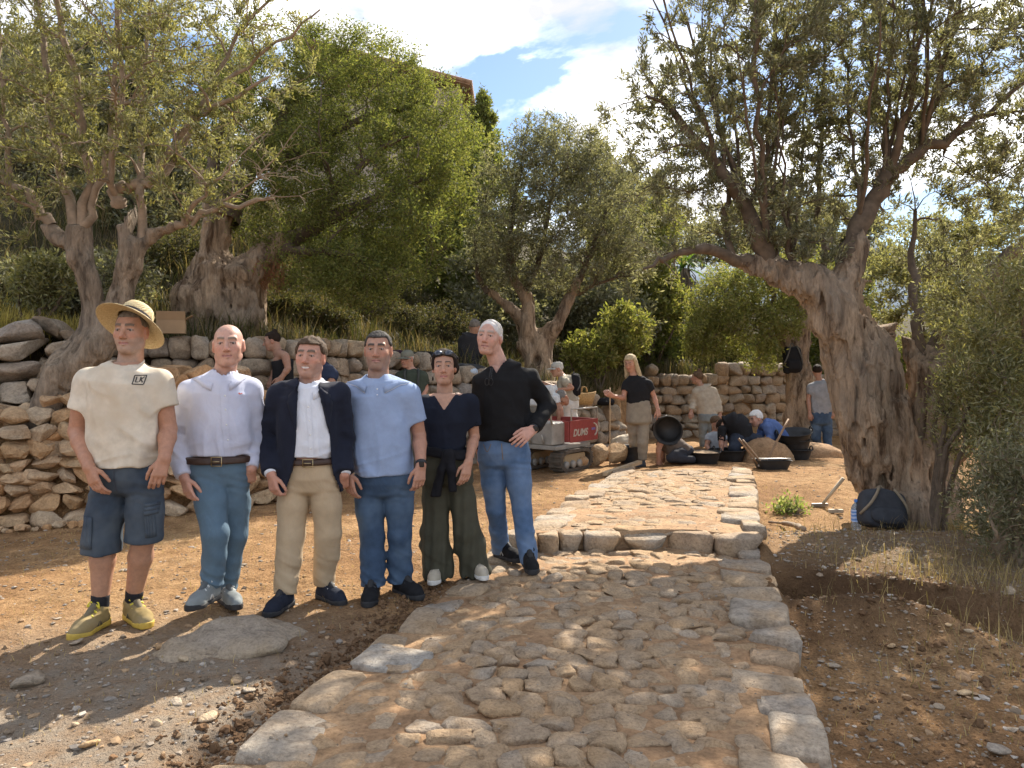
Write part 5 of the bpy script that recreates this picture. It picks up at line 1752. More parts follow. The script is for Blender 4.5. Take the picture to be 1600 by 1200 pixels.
def shoe(root, heel, ang, gz, mat, solemat, L=0.285, lace=None, accent=None, high=0.0, wide=1.0, tongue=None):
    """heel: x,y on the ground; ang: direction of the toes, 0 = to the camera, + to the right of the picture"""
    fw = np.array([math.sin(ang), -math.cos(ang), 0])
    sd = np.array([math.cos(ang), math.sin(ang), 0])
    O = np.array([heel[0], heel[1], gz])
    k = L / 0.285
    M = np.stack([sd, fw, [0, 0, 1.0]], 1)
    def loc(p):
        q = (p - O) @ M / k
        q[:, 0] /= wide
        return q
    def upper(p):
        q = loc(p)
        d = chain(q, [(0, 0.04, 0.042), (0, 0.12, 0.040), (0.004, 0.20, 0.036), (0.0, 0.243, 0.031)], [0.038, 0.036, 0.042, 0.033], 0.02)
        d = smin(d, rcone(q, (0, 0.058, 0.06), (0, 0.060, 0.098 + high), 0.041, 0.043), 0.02)
        d = smin(d, rcone(q, (0, 0.085, 0.088), (0, 0.185, 0.048), 0.034, 0.032), 0.03)
        d = smax(d, -rcone(q, (0, 0.052, 0.085), (0, 0.050, 0.16 + high), 0.030, 0.036), 0.006)
        d = d + 0.0015 * vnoise(q * 60, 5)
        return smax(d, 0.016 - q[:, 2], 0.004) * k
    def sole(p):
        q = loc(p)
        z = q[:, 2].copy()
        q2 = q.copy(); q2[:, 2] = 0
        d = chain(q2, [(0, 0.038, 0), (0, 0.12, 0), (0.004, 0.20, 0), (0, 0.243, 0)], [0.041, 0.037, 0.046, 0.038], 0.02)
        top = 0.027 + 0.012 * np.clip((0.09 - q[:, 1]) / 0.09, 0, 1) + 0.010 * np.clip((q[:, 1] - 0.22) / 0.06, 0, 1)
        return smax(smax(d, z - top, 0.005), -z, 0.004) * k
    c = O + fw * 0.14 * k
    lo, hi = c - 0.2 * k, c + 0.2 * k
    lo[2] = gz - 0.01; hi[2] = gz + (0.16 + high) * k
    V, Q = surf(upper, lo, hi, 0.0065)
    o = part('shoe', V, Q, mat, root)
    V, Q = surf(sole, lo, hi, 0.0065)
    part('sole', V, Q, solemat, o)
    if lace is not None:
        mb = MB()
        for i in range(4):
            t = i / 3
            y = 0.098 + 0.075 * t; z = 0.128 - 0.045 * t
            pts = [O + M @ (V3((x * wide, y + 0.006 * s, z - abs(x) * 0.55)) * k) for s, x in ((-1, -0.030), (0, -0.012), (0, 0.012), (1, 0.030))]
            mb.tube(spline(pts, 7), [0.0055] * 7, 5)
        for sx in (-1, 1):
            pts = [O + M @ (V3((sx * a, 0.098 + b, z)) * k) for a, b, z in ((0.002, 0, 0.132), (0.022, 0.004, 0.142), (0.034, 0.012, 0.118), (0.012, 0.006, 0.130))]
            mb.tube(spline(pts, 9), [0.0045] * 9, 5)
        mb.build('laces', lace, o, True)
        mb = MB(); mb.tube(spline([O + M @ (V3((0, y, z)) * k) for y, z in ((0.070, 0.135 + high), (0.095, 0.122), (0.135, 0.099), (0.178, 0.077))], 9), np.array([0.016, 0.02, 0.021, 0.021, 0.02, 0.02, 0.018, 0.015, 0.010]) * k, 8)
        mb.build('tongue', tongue or solemat, o, True)
    if accent is not None:
        for sx in (-1, 1):
            mb = MB()
            for yy, lean in ((0.105, 0.02), (0.135, -0.02)):
                a = O + M @ (V3((sx * 0.0405 * wide, yy, 0.030)) * k)
                b = O + M @ (V3((sx * 0.033 * wide, yy + lean, 0.068)) * k)
                mb.tube([a, (a + b) / 2 + M @ V3((sx * 0.003, 0, 0)), b], [0.006, 0.006, 0.005], 5)
            mb.build('side_stripe', accent, o, True)
    return o


SKIN = vcol_mat('skin', 0.5, 0.12, 0.10)
EYE = vcol_mat('eye', 0.15, 0.0, 0.0, spec=0.5)


def hair_mat(name, col, var=0.35):
    if name in MATS:
        return MATS[name]
    m, nt, b = nodes_of(name)
    n = noise_node(nt, 60, 4, 0.6, stretch=(1, 1, 0.25))
    lo = tuple(c * (1 - var) for c in col); hi = tuple(min(1, c * (1 + var)) for c in col)
    r = ramp(nt, n.outputs['Fac'], [(0.3, lo), (0.7, hi)])
    nt.links.new(r.outputs[0], b.inputs['Base Color'])
    b.inputs['Roughness'].default_value = 0.75
    b.inputs['Specular IOR Level'].default_value = 0.15
    n2 = noise_node(nt, 160, 3, 0.6, stretch=(1, 1, 0.12))
    bump(nt, b, n2.outputs['Fac'], 0.006, 0.8)
    MATS[name] = m
    return m


class Person:
    """a figure built from joints in world coordinates"""
    def __init__(s, label, base, far=False, group=None):
        s.root = thing('person', label, 'person', tuple(base), group)
        s.far = far
        s.pieces = []          # (V, Q, colours) of the continuous body
        s.hb = 0.016 if far else 0.010
        s.skin = np.array((0.50, 0.27, 0.18))
        s.seed = random.randint(0, 9999)

    # ---- head
    def head(s, c, yaw=0, pitch=0, roll=0, size=1.0, neck=None, fem=0.0, heavy=0.0, smile=0.0, brow=(0.06, 0.045, 0.035), stub=0.0,
             stubc=(0.30, 0.27, 0.25), neck_r=0.058, eyes=True, scalp=None, eyec=(0.05, 0.03, 0.02)):
        s.hc, s.hM, s.hs = V3(c), head_frame(yaw, pitch, roll), size
        s.neck, s.neck_r = V3(neck), neck_r
        top = s.hc + s.hM @ V3((0, -0.022, -0.03)) * size
        def f(p):
            q = (p - s.hc) @ s.hM / size
            d = head_sdf(q, fem, heavy, smile) * size
            return smin(d, rcone(p, s.neck, top, neck_r * 1.06, neck_r * 0.92), 0.03)
        s.head_f = f
        lo, hi = bounds([s.hc - 0.135 * size, s.hc + 0.135 * size, s.neck], 0.0)
        lo[:2] -= 0.03; hi[:2] += 0.03; lo[2] = min(lo[2], s.neck[2]) - 0.03; hi[2] += 0.01
        V, Q = surf(f, lo, hi, 0.008 if s.far else 0.0042)
        q = (V - s.hc) @ s.hM / size
        col = face_colour(q, s.skin, brow, stub, stubc, teeth=1.0 if smile > 0.9 else 0.0, bw=0.0078 - 0.0030 * fem, lipc=(0.50, 0.17, 0.15) if fem > 0.5 else (0.48, 0.20, 0.17))
        if scalp is not None:
            m = np.clip((q[:, 2] - 0.01 - 0.75 * np.clip(q[:, 1] + 0.02, -0.1, 0.2) + 0.03) / 0.02, 0, 1) * scalp[1]
            m = m * (np.abs(q[:, 0]) < 0.088) * (q[:, 1] < 0.06)
            col = col * (1 - m[:, None]) + np.array(scalp[0]) * m[:, None]
        s.pieces.append((V, Q, col))
        if eyes and not s.far:
            for sx in (-1, 1):
                s._eye(V3((sx * 0.0315, 0.0740, 0.0082)), 0.0125, eyec)

    def _eye(s, lc, r, eyec):
        n, m = 14, 9
        th = np.linspace(0, 2 * math.pi, n, endpoint=False)
        ph = np.linspace(0.001, math.pi - 0.001, m)
        L = np.array([[math.sin(b) * math.cos(a), math.cos(b), math.sin(b) * math.sin(a)] for b in ph for a in th])
        cols = np.where((L[:, 1] > 0.76)[:, None], np.array(eyec), np.array((0.34, 0.29, 0.26)))
        Vw = s.hc + (lc + L * r) @ s.hM.T * s.hs
        Fq = np.array([(i * n + j, i * n + (j + 1) % n, (i + 1) * n + (j + 1) % n, (i + 1) * n + j) for i in range(m - 1) for j in range(n)])
        part('eye', Vw, Fq[:, ::-1], EYE, s.root, True, cols)

    def hair(s, mat, thick=0.010, a=0.012, b=0.62, front=0.066, extra=None, rough=0.006, temple=0.0, name='hair'):
        def f(p):
            q = (p - s.hc) @ s.hM / s.hs
            d = ell(q, (0, -0.014, 0.034), (0.076 + thick, 0.097 + thick, 0.083 + thick * 1.1))
            d = d + rough * fbm(q * (55, 40, 40), 2, s.seed)
            cut = a + b * q[:, 1] - q[:, 2]
            d = smax(d, cut + 0.004 * vnoise(q * 70, 3), 0.008)
            d = smax(d, np.where(q[:, 1] > 0.03, front + temple * np.abs(q[:, 0]) / 0.06 - q[:, 2], -1), 0.008)
            if extra is not None:
                d = np.minimum(d, extra(q) + rough * fbm(q * (60, 60, 25), 2, s.seed + 3))
            return d * s.hs
        lo, hi = s.hc - 0.16 * s.hs, s.hc + 0.15 * s.hs
        if extra is not None:
            lo[2] -= 0.2; lo[:2] -= 0.08; hi += 0.05
        V, Q = surf(f, lo, hi, 0.009 if s.far else 0.005)
        return part(name, V, Q, mat, s.root)

    # ---- limbs
    def arm(s, sh, el, wr, hd, n, tsign, curl=22, k=1.0, hand=1.0, start=0.35, spread=0.0, fine=True):
        sh, el, wr = V3(sh), V3(el), V3(wr)
        pts = [sh + (el - sh) * start, sh + (el - sh) * max(0.45, start + 0.05), el, el + (wr - el) * 0.3, el + (wr - el) * 0.75, wr]
        rs = [0.056 * k, 0.050 * k, 0.041 * k, 0.043 * k, 0.031 * k, 0.026 * k]
        pr = hand_prims(wr, hd, n, tsign, curl, hand, spread)
        u = unit(el - sh)
        p0 = sh + (el - sh) * start
        def f(p):
            d = chain(p, pts, rs, 0.01)
            h = prims_sdf(p, pr[:4], 0.012)
            h2 = prims_sdf(p, pr[4:], 0.0035)
            return smin(d, smin(h, h2, 0.006), 0.018)
        lo, hi = bounds([p0, el, wr] + [q[1] for q in pr], 0.03)
        lo = np.minimum(lo, np.minimum(p0, el) - 0.06); hi = np.maximum(hi, np.maximum(p0, el) + 0.06)
        V, Q = surf(f, lo, hi, 0.0075 if s.far else 0.0042)
        c = np.tile(s.skin * (1.0, 0.93, 0.90), (len(V), 1))
        tips = np.array([q[1] for q in pr[4:]])
        s.pieces.append((V, Q, c))
        return pts, rs

    def core(s, f, lo, hi):
        V, Q = surf(f, lo, hi, s.hb)
        s.pieces.append((V, Q, np.tile(s.skin, (len(V), 1))))

    def garment(s, name, f, lo, hi, mat, h=None, parent=None):
        V, Q = surf(f, lo, hi, h or (0.014 if s.far else 0.009))
        return part(name, V, Q, mat, parent or s.root)

    def finish(s):
        n, Vs, Qs, Cs = 0, [], [], []
        for V, Q, c in s.pieces:
            Vs.append(V); Qs.append(Q + n); Cs.append(c); n += len(V)
        part('body', np.concatenate(Vs), np.concatenate(Qs), SKIN, s.root, True, np.concatenate(Cs))


def creases(p, amp, seed, fx=9, fz=7):
    q = p + 0.05 * np.stack([vnoise(p * 5, seed + 20), vnoise(p * 5, seed + 21), vnoise(p * 4, seed + 22)], 1)
    q = q + np.stack([q[:, 2] * 0.6, 0 * q[:, 2], q[:, 0] * 0.5], 1)          # folds run aslant
    a = vnoise(q * (fx, fx, fz), seed)
    b = vnoise(q * (fx * 0.55, fx * 0.55, fz * 0.55), seed + 1)
    return amp * 1.0 * (0.45 - np.minimum(1.5 * np.abs(a), 1.0)) * (0.5 + 0.5 * b) + amp * 1.1 * b


def drape(p, amp, seed, ztop, zbot):
    """long folds that hang from chest and shoulders and gather above the waist"""
    t = np.clip((ztop - p[:, 2]) / max(0.1, abs(ztop - zbot)), 0, 1)
    w = p + 0.04 * np.stack([vnoise(p * (4, 4, 3), seed + 30), 0 * t, 0 * t], 1)
    a = vnoise(w * (13, 6, 2.2) + np.stack([p[:, 2] * 1.5, 0 * t, 0 * t], 1), seed + 31)
    b = vnoise(p * (5, 5, 22) + np.stack([0 * t, 0 * t, np.abs(p[:, 0]) * 6], 1), seed + 33)
    return amp * 1.5 * (0.9 * (0.4 - np.minimum(1.7 * np.abs(a), 1)) * np.clip(t * 1.6 - 0.15, 0, 1) + 0.8 * np.clip(t * 2.4 - 1.4, 0, 1) * (0.4 - np.minimum(1.6 * np.abs(b), 1)))


def rows_px(rows, Y, lean=None):
    """rows (y_px, x_left, x_right, half depth[, extra Y]) -> centres, half widths, half depths from the top row down"""
    C, A, B = [], [], []
    for r in rows:
        yo = r[4] if len(r) > 4 else 0.0
        a, b = P(r[1], r[0], Y + yo), P(r[2], r[0], Y + yo)
        C.append((a + b) / 2); A.append(abs(b[0] - a[0]) / 2); B.append(r[3])
    return C, A, B


def top_garment(pe, C, A, B, sh, arms, arm_r, sleeve_t, hem_z, neck_hole, seed, amp=0.006, side=(1, 0, 0), k=0.05, bare=None, vneck=None,
                cut_extra=None, cuff=0.0, arm_amp=None, grow=0.0, hem_wave=0.012, trap=0.075):
    """shirt: torso loft + yoke + sleeves cut at sleeve_t of the way (0..1 shoulder-elbow, 1..2 elbow-wrist)"""
    nk = pe.neck
    aa = amp if arm_amp is None else arm_amp
    sl = []
    for (s0, e0, w0) in arms:
        s0, e0, w0 = V3(s0), V3(e0), V3(w0)
        if sleeve_t <= 1:
            end = s0 + (e0 - s0) * sleeve_t
            pts, rr, u = [s0, end + (e0 - s0) * 0.1], [arm_r[0], arm_r[1]], unit(e0 - s0)
        else:
            end = e0 + (w0 - e0) * (sleeve_t - 1)
            pts, rr, u = [s0, e0, end + (w0 - e0) * 0.05], [arm_r[0], arm_r[1], arm_r[2]], unit(w0 - e0)
        sl.append((pts, rr, end, u, s0, e0, w0))
    def f(p):
        d = eloft(p, C, A, B, side)
        for s0 in sh:
            d = smin(d, rcone(p, V3(s0) + (0, 0, -0.006), nk + (V3(s0) - nk) * 0.22 + V3((0, 0, -0.014)), arm_r[0] * 0.84, trap * 0.80), 0.03)
        d = d - creases(p, amp, seed) - drape(p, amp, seed, C[0][2], C[-1][2])
        if hem_z is not None:
            w = hem_wave * vnoise(p * (9, 9, 0), seed + 2)
            d = smax(d, hem_z + w - p[:, 2], 0.008)
        for pts, rr, end, u, s0, e0, w0 in sl:
            e = chain(p, pts, rr, 0.02)
            e = e - creases(p, aa, seed + 5, 12, 16)
            if sleeve_t > 1:
                al = (p - e0) @ unit(w0 - s0)
                e = e - aa * 0.75 * (1 - 1.6 * np.abs(np.sin(al * 34 + 2.2 * vnoise(p * 7, seed + 6)))) * np.exp(-(al / 0.16) ** 2)
            e = smax(e, (p - end) @ u, 0.006)
            if sleeve_t <= 1:
                e = smax(e, -np.maximum(rcone(p, s0, e0, 0.058, 0.047), 0.10 - (p - s0) @ u), 0.006)
            d = smin(d, e, k)
            if sleeve_t <= 1:
                d = smax(d, -np.maximum(rcone(p, s0 + (e0 - s0) * 0.55, e0, 0.052, 0.050), (end - 0.05 * u - p) @ u), 0.004)
        if neck_hole is not None:
            c, r = neck_hole
            d = smax(d, -ell(p, c, r), 0.006)
        if vneck is not None:
            (vx, vy, vz), top, half = vneck      # the point of the V, height of its top, half width there
            t = np.clip((p[:, 2] - vz) / (top - vz), 0, 2)
            wv = half * t
            e = np.maximum(np.abs(p[:, 0] - vx - 0.0 * t) - wv, p[:, 1] - vy)
            d = smax(d, -np.maximum(e, vz - p[:, 2]), 0.004)
        if cut_extra is not None:
            d = cut_extra(p, d)
        return d - grow
    pts = list(C) + [x for q in sl for x in (q[0] + [q[2]])]
    lo, hi = bounds(pts, 0.21)
    hi[2] = max(hi[2], nk[2] + 0.07)
    if hem_z is not None:
        lo[2] = min([hem_z] + [q[2][2] for q in sl]) - 0.07
    return f, lo, hi


def trousers(C, A, B, legs, radii, waist_z, bottoms, seed, amp=0.006, side=(1, 0, 0), k=0.016, knee_amp=0.006, hem=0.0):
    """pelvis loft + legs. legs: [hip, knee, ankle]; radii: [hip, mid thigh, knee, calf, ankle]; bottoms: z of each hem"""
    C = list(C); A = list(A); B = list(B)
    C[2] = C[1] * 0.45 + C[2] * 0.55
    A[1] *= 0.97; A[2] *= 0.90; B[1] *= 0.90; B[2] *= 0.80
    def f(p):
        d = eloft(p, C, A, B, side)
        lg = None
        for (h0, k0, a0), bz in zip(legs, bottoms):
            h0, k0, a0 = V3(h0), V3(k0), V3(a0)
            pts = [h0, h0 + (k0 - h0) * 0.5, k0, k0 + (a0 - k0) * 0.45, a0 + (a0 - k0) * 0.06]
            e = chain(p, pts, radii, 0.02)
            low = np.clip((k0[2] - p[:, 2]) / max(0.1, (k0[2] - a0[2])), 0, 1)
            e = e - creases(p, amp, seed, 8, 8) - (knee_amp * 1.3 * low) * (0.6 - np.minimum(1.8 * np.abs(vnoise(p * (5, 5, 17) + np.stack([p[:, 2] * 3, 0 * low, p[:, 0] * 9], 1), seed + 4)), 1.2))
            e = e - amp * 0.8 * np.exp(-((p[:, 2] - h0[2] + 0.03) / 0.07) ** 2) * np.sin((p[:, 2] + 0.35 * np.abs(p[:, 0] - h0[0])) * 130 + 3 * vnoise(p * 6, seed + 8)) * 0.6
            if hem:
                e = e - hem * np.clip((bz + 0.05 - p[:, 2]) / 0.05, 0, 1)
            e = smax(e, bz + 0.006 * vnoise(p * (14, 14, 0), seed + 1) - p[:, 2], 0.006)
            lg = e if lg is None else smin(lg, e, k)
        d = smin(d, lg, 0.03)
        d = smax(d, p[:, 2] - waist_z, 0.006)
        return d
    pts = list(C) + [q for l in legs for q in l]
    lo, hi = bounds(pts, 0.16)
    lo[2] = min(bottoms) - 0.03
    hi[2] = waist_z + 0.03
    return f, lo, hi


def legs_skin(pe, legs, r=(0.078, 0.068, 0.052, 0.055, 0.036), lo_z=None):
    def f(p):
        d = None
        for h0, k0, a0 in legs:
            h0, k0, a0 = V3(h0), V3(k0), V3(a0)
            e = chain(p, [h0, h0 + (k0 - h0) * 0.5, k0, k0 + (a0 - k0) * 0.33 + V3((0, 0.012, 0)), a0], list(r), 0.02)
            d = e if d is None else smin(d, e, 0.03)
        return d
    return f


def belt(pe, C, A, B, z, h, mat, buckle=None, grow=0.012, front_y=None, side=(1, 0, 0)):
    def f(p):
        d = eloft(p, C, A, B, side) - grow
        return smax(smax(d, p[:, 2] - z - h / 2, 0.003), z - h / 2 - p[:, 2], 0.003)
    lo, hi = bounds(C, 0.22)
    lo[2], hi[2] = z - h, z + h
    o = pe.garment('belt', f, lo, hi, mat, 0.008)
    if buckle is not None:
        x, y = front_y
        mb = MB()
        w, hh = 0.030, h * 0.62
        loop = [V3((x + a * w, y, z + b * hh)) for a, b in ((-1, -1), (1, -1), (1, 1), (-1, 1), (-1, -1))]
        mb.tube(loop, [0.0035] * 5, 6)
        mb.tube([V3((x - w, y - 0.002, z)), V3((x + w * 0.6, y - 0.004, z))], [0.003, 0.003], 6)
        mb.build('buckle', buckle, o, True)
    return o


def on_mesh(objs):
    """bvh of the given child objects in world coordinates"""
    V, T, n = [], [], 0
    for o in objs:
        off = V3((0, 0, 0)); q = o.parent
        while q is not None:
            off = off + V3(q.location); q = q.parent
        me = o.data
        co = np.empty(len(me.vertices) * 3, np.float32); me.vertices.foreach_get('co', co)
        V.append(co.reshape(-1, 3) + off)
        T += [[i + n for i in pl.vertices] for pl in me.polygons]
        n += len(me.vertices)
    return BVHTree.FromPolygons(np.concatenate(V).tolist(), T)


def stroke_on(mb, bvh, pts, w, lift=0.002, n=10, y0=-3.0):
    """a ribbon of width w pressed on the front of a garment along photo-plane points (x,z)"""
    q = spline([V3((a, 0, b)) for a, b in pts], n)
    V = []
    for i in range(n):
        t = unit(q[min(i + 1, n - 1)] - q[max(i - 1, 0)])
        nn = np.array([-t[2], 0, t[0]])
        for sgn in (-1, 1):
            c = q[i] + nn * w / 2 * sgn
            hit = bvh.ray_cast(Vector((c[0], y0, c[2])), Vector((0, 1, 0)))
            if hit[0] is None:
                return
            V.append(V3(hit[0]) + np.array([0, -lift, 0]))
    mb.add(V, [(2 * i, 2 * i + 1, 2 * i + 3, 2 * i + 2)[::-1] for i in range(n - 1)])
# ------------------------------------------------------------------ the six people in front
def collar(pe, c, rx, ry, h, mat, gap=28, flap=0.03, point=0.035, yaw=0.0, name='collar', tilt=0.03, edge=None, on=None):
    """folded shirt collar round the neck, open at the front"""
    c = V3(c)
    M = rotz(yaw)
    th = np.radians(np.linspace(gap, 360 - gap, 33))
    rings = [[], [], [], []]
    for t in th:
        fr = max(0.0, math.cos(t))                 # 1 at the front
        dirv = np.array([math.sin(t), -math.cos(t), 0])
        e = np.array([dirv[0] * rx, dirv[1] * ry, 0])
        near = max(0.0, 1 - min(t - th[0], th[-1] - t) / 0.55)
        base = c + M @ (e * 1.03) + np.array([0, 0, -0.012 - tilt * fr])
        topz = h * (1 - 0.45 * fr) - tilt * fr
        rings[0].append(base)
        rings[1].append(c + M @ (e * 0.97) + np.array([0, 0, topz]))
        rings[2].append(c + M @ (e * 1.06) + np.array([0, 0, topz - 0.003]))
        rings[3].append(c + M @ (e + dirv * (0.026 + flap * 0.5 + 0.022 * fr)) + np.array([0, 0, topz - 0.030 - point * near - 0.35 * flap]))
    if on is not None:
        # lay the flap on the shirt
        bvh = on_mesh([on])
        out = [rings[0], rings[1], rings[2], [], []]
        for q2, q3 in zip(rings[2], rings[3]):
            for k, u in ((3, 0.5), (4, 1.0)):
                q = q2 * (1 - u) + q3 * u
                dv = q - c; dv[2] = 0; r = np.linalg.norm(dv); dv = dv / r
                hit = bvh.ray_cast(Vector(c * (1, 1, 0) + (0, 0, q[2]) + dv * 0.45), Vector(-dv))
                if hit[0] is not None:
                    rh = np.linalg.norm((V3(hit[0]) - c)[:2]) + 0.007
                    q = np.array([c[0] + dv[0] * max(rh, r * 0.8), c[1] + dv[1] * max(rh, r * 0.8), q[2]])
                out[k].append(q)
        rings = out
    V = np.array(rings).reshape(-1, 3)
    n = len(th)
    Fq = np.array([(r * n + i, r * n + i + 1, r * n + n + i + 1, r * n + n + i) for r in range(len(rings) - 1) for i in range(n - 1)])
    o = part(name, V, Fq, mat, pe.root)
    md = o.modifiers.new('thick', 'SOLIDIFY'); md.thickness = 0.003
    if edge is not None:
        mb = MB(); mb.tube(V[-n:], [0.0025] * n, 5)
        mb.build('collar_trim', edge, o, True)
    return o


def neck_ring(pe, c, rx, ry, mat, tilt=0.025, r=0.007, yaw=0.0):
    th = np.linspace(0, 2 * math.pi, 28)
    pts = [V3(c) + rotz(yaw) @ np.array([math.sin(t) * rx, -math.cos(t) * ry, -tilt * math.cos(t)]) for t in th]
    mb = MB(); mb.tube(pts, [r] * 28, 6, cap=False)
    return mb.build('neckband', mat, pe.root, True)


def buttons(pe, bvh, pts, mat, r=0.006):
    for x, z in pts:
        hit = bvh.ray_cast(Vector((x, -1, z)), Vector((0, 1, 0)))
        if hit[0] is None:
            continue
        mb = MB(); mb.lathe(V3(hit[0]) + (0, -0.002, 0), [(0.0005, 0.002), (r, 0.0015), (r, -0.002)], 10, np.array([[1, 0, 0], [0, 0, -1], [0, 1, 0.0]]))
        mb.build('button', mat, pe.root, True)


def watch(pe, wr, d, mat, r=0.034):
    d = unit(d)
    x = unit(np.cross(d, (0, 1, 0))); y = np.cross(d, x)
    M = np.stack([x, y, d], 1)
    mb = MB(); mb.lathe(wr, [(r, -0.011), (r + 0.003, -0.006), (r + 0.003, 0.006), (r, 0.011)], 18, M)
    o = mb.build('wristwatch', mat, pe.root, True)
    mb = MB(); mb.box(V3(wr) + V3((0.008, -r - 0.003, 0)), (0.034, 0.012, 0.038), None, 0.005)
    mb.build('watch_case', plain('watch_black', (0.015, 0.015, 0.017), 0.25), o)


WHITE_BTN = plain('pearl_button', (0.7, 0.7, 0.68), 0.3)
SOLE_DARK = plain('rubber_dark', (0.025, 0.025, 0.027), 0.7)
SOLE_WHITE = plain('rubber_white', (0.62, 0.60, 0.56), 0.7)
LEATHER = plain('brown_leather', (0.045, 0.022, 0.014), 0.45, bmp=0.2)
BRASS = plain('buckle_metal', (0.45, 0.36, 0.20), 0.3, 0.9)
DENIM = cloth('denim_blue', (0.042, 0.072, 0.125), fade=(0.095, 0.145, 0.215), scale=20)
DENIM_L = cloth('denim_light', (0.080, 0.140, 0.255), fade=(0.165, 0.24, 0.37), scale=20)
DENIM_D = cloth('denim_worn', (0.042, 0.058, 0.082), fade=(0.095, 0.115, 0.135), scale=20)


def std_core(pe, C, A, B, sh, legs, extra=None, side=(1, 0, 0)):
    """trunk, neck and legs of the body under the clothes, as one surface"""
    lf = legs_skin(pe, legs, pe.leg_r) if hasattr(pe, 'leg_r') else legs_skin(pe, legs)
    A2 = [max(0.03, a - 0.035) for a in A]; B2 = [max(0.03, b - 0.035) for b in B]
    def f(p):
        d = eloft(p, C, A2, B2, side)
        for s0 in sh:
            d = smin(d, rcone(p, s0, pe.neck, 0.045, 0.045), 0.05)
        d = smin(d, rcone(p, pe.neck + (0, 0, -0.06), pe.neck + (0, 0, 0.01), 0.05, pe.neck_r * 0.9), 0.03)
        return smin(d, lf(p), 0.02)
    pts = list(C) + [q for l in legs for q in l] + list(sh)
    lo, hi = bounds(pts, 0.12)
    lo[2] = min(l[2][2] for l in legs) - 0.05
    hi[2] = pe.neck[2] + 0.02
    pe.core(f, lo, hi)


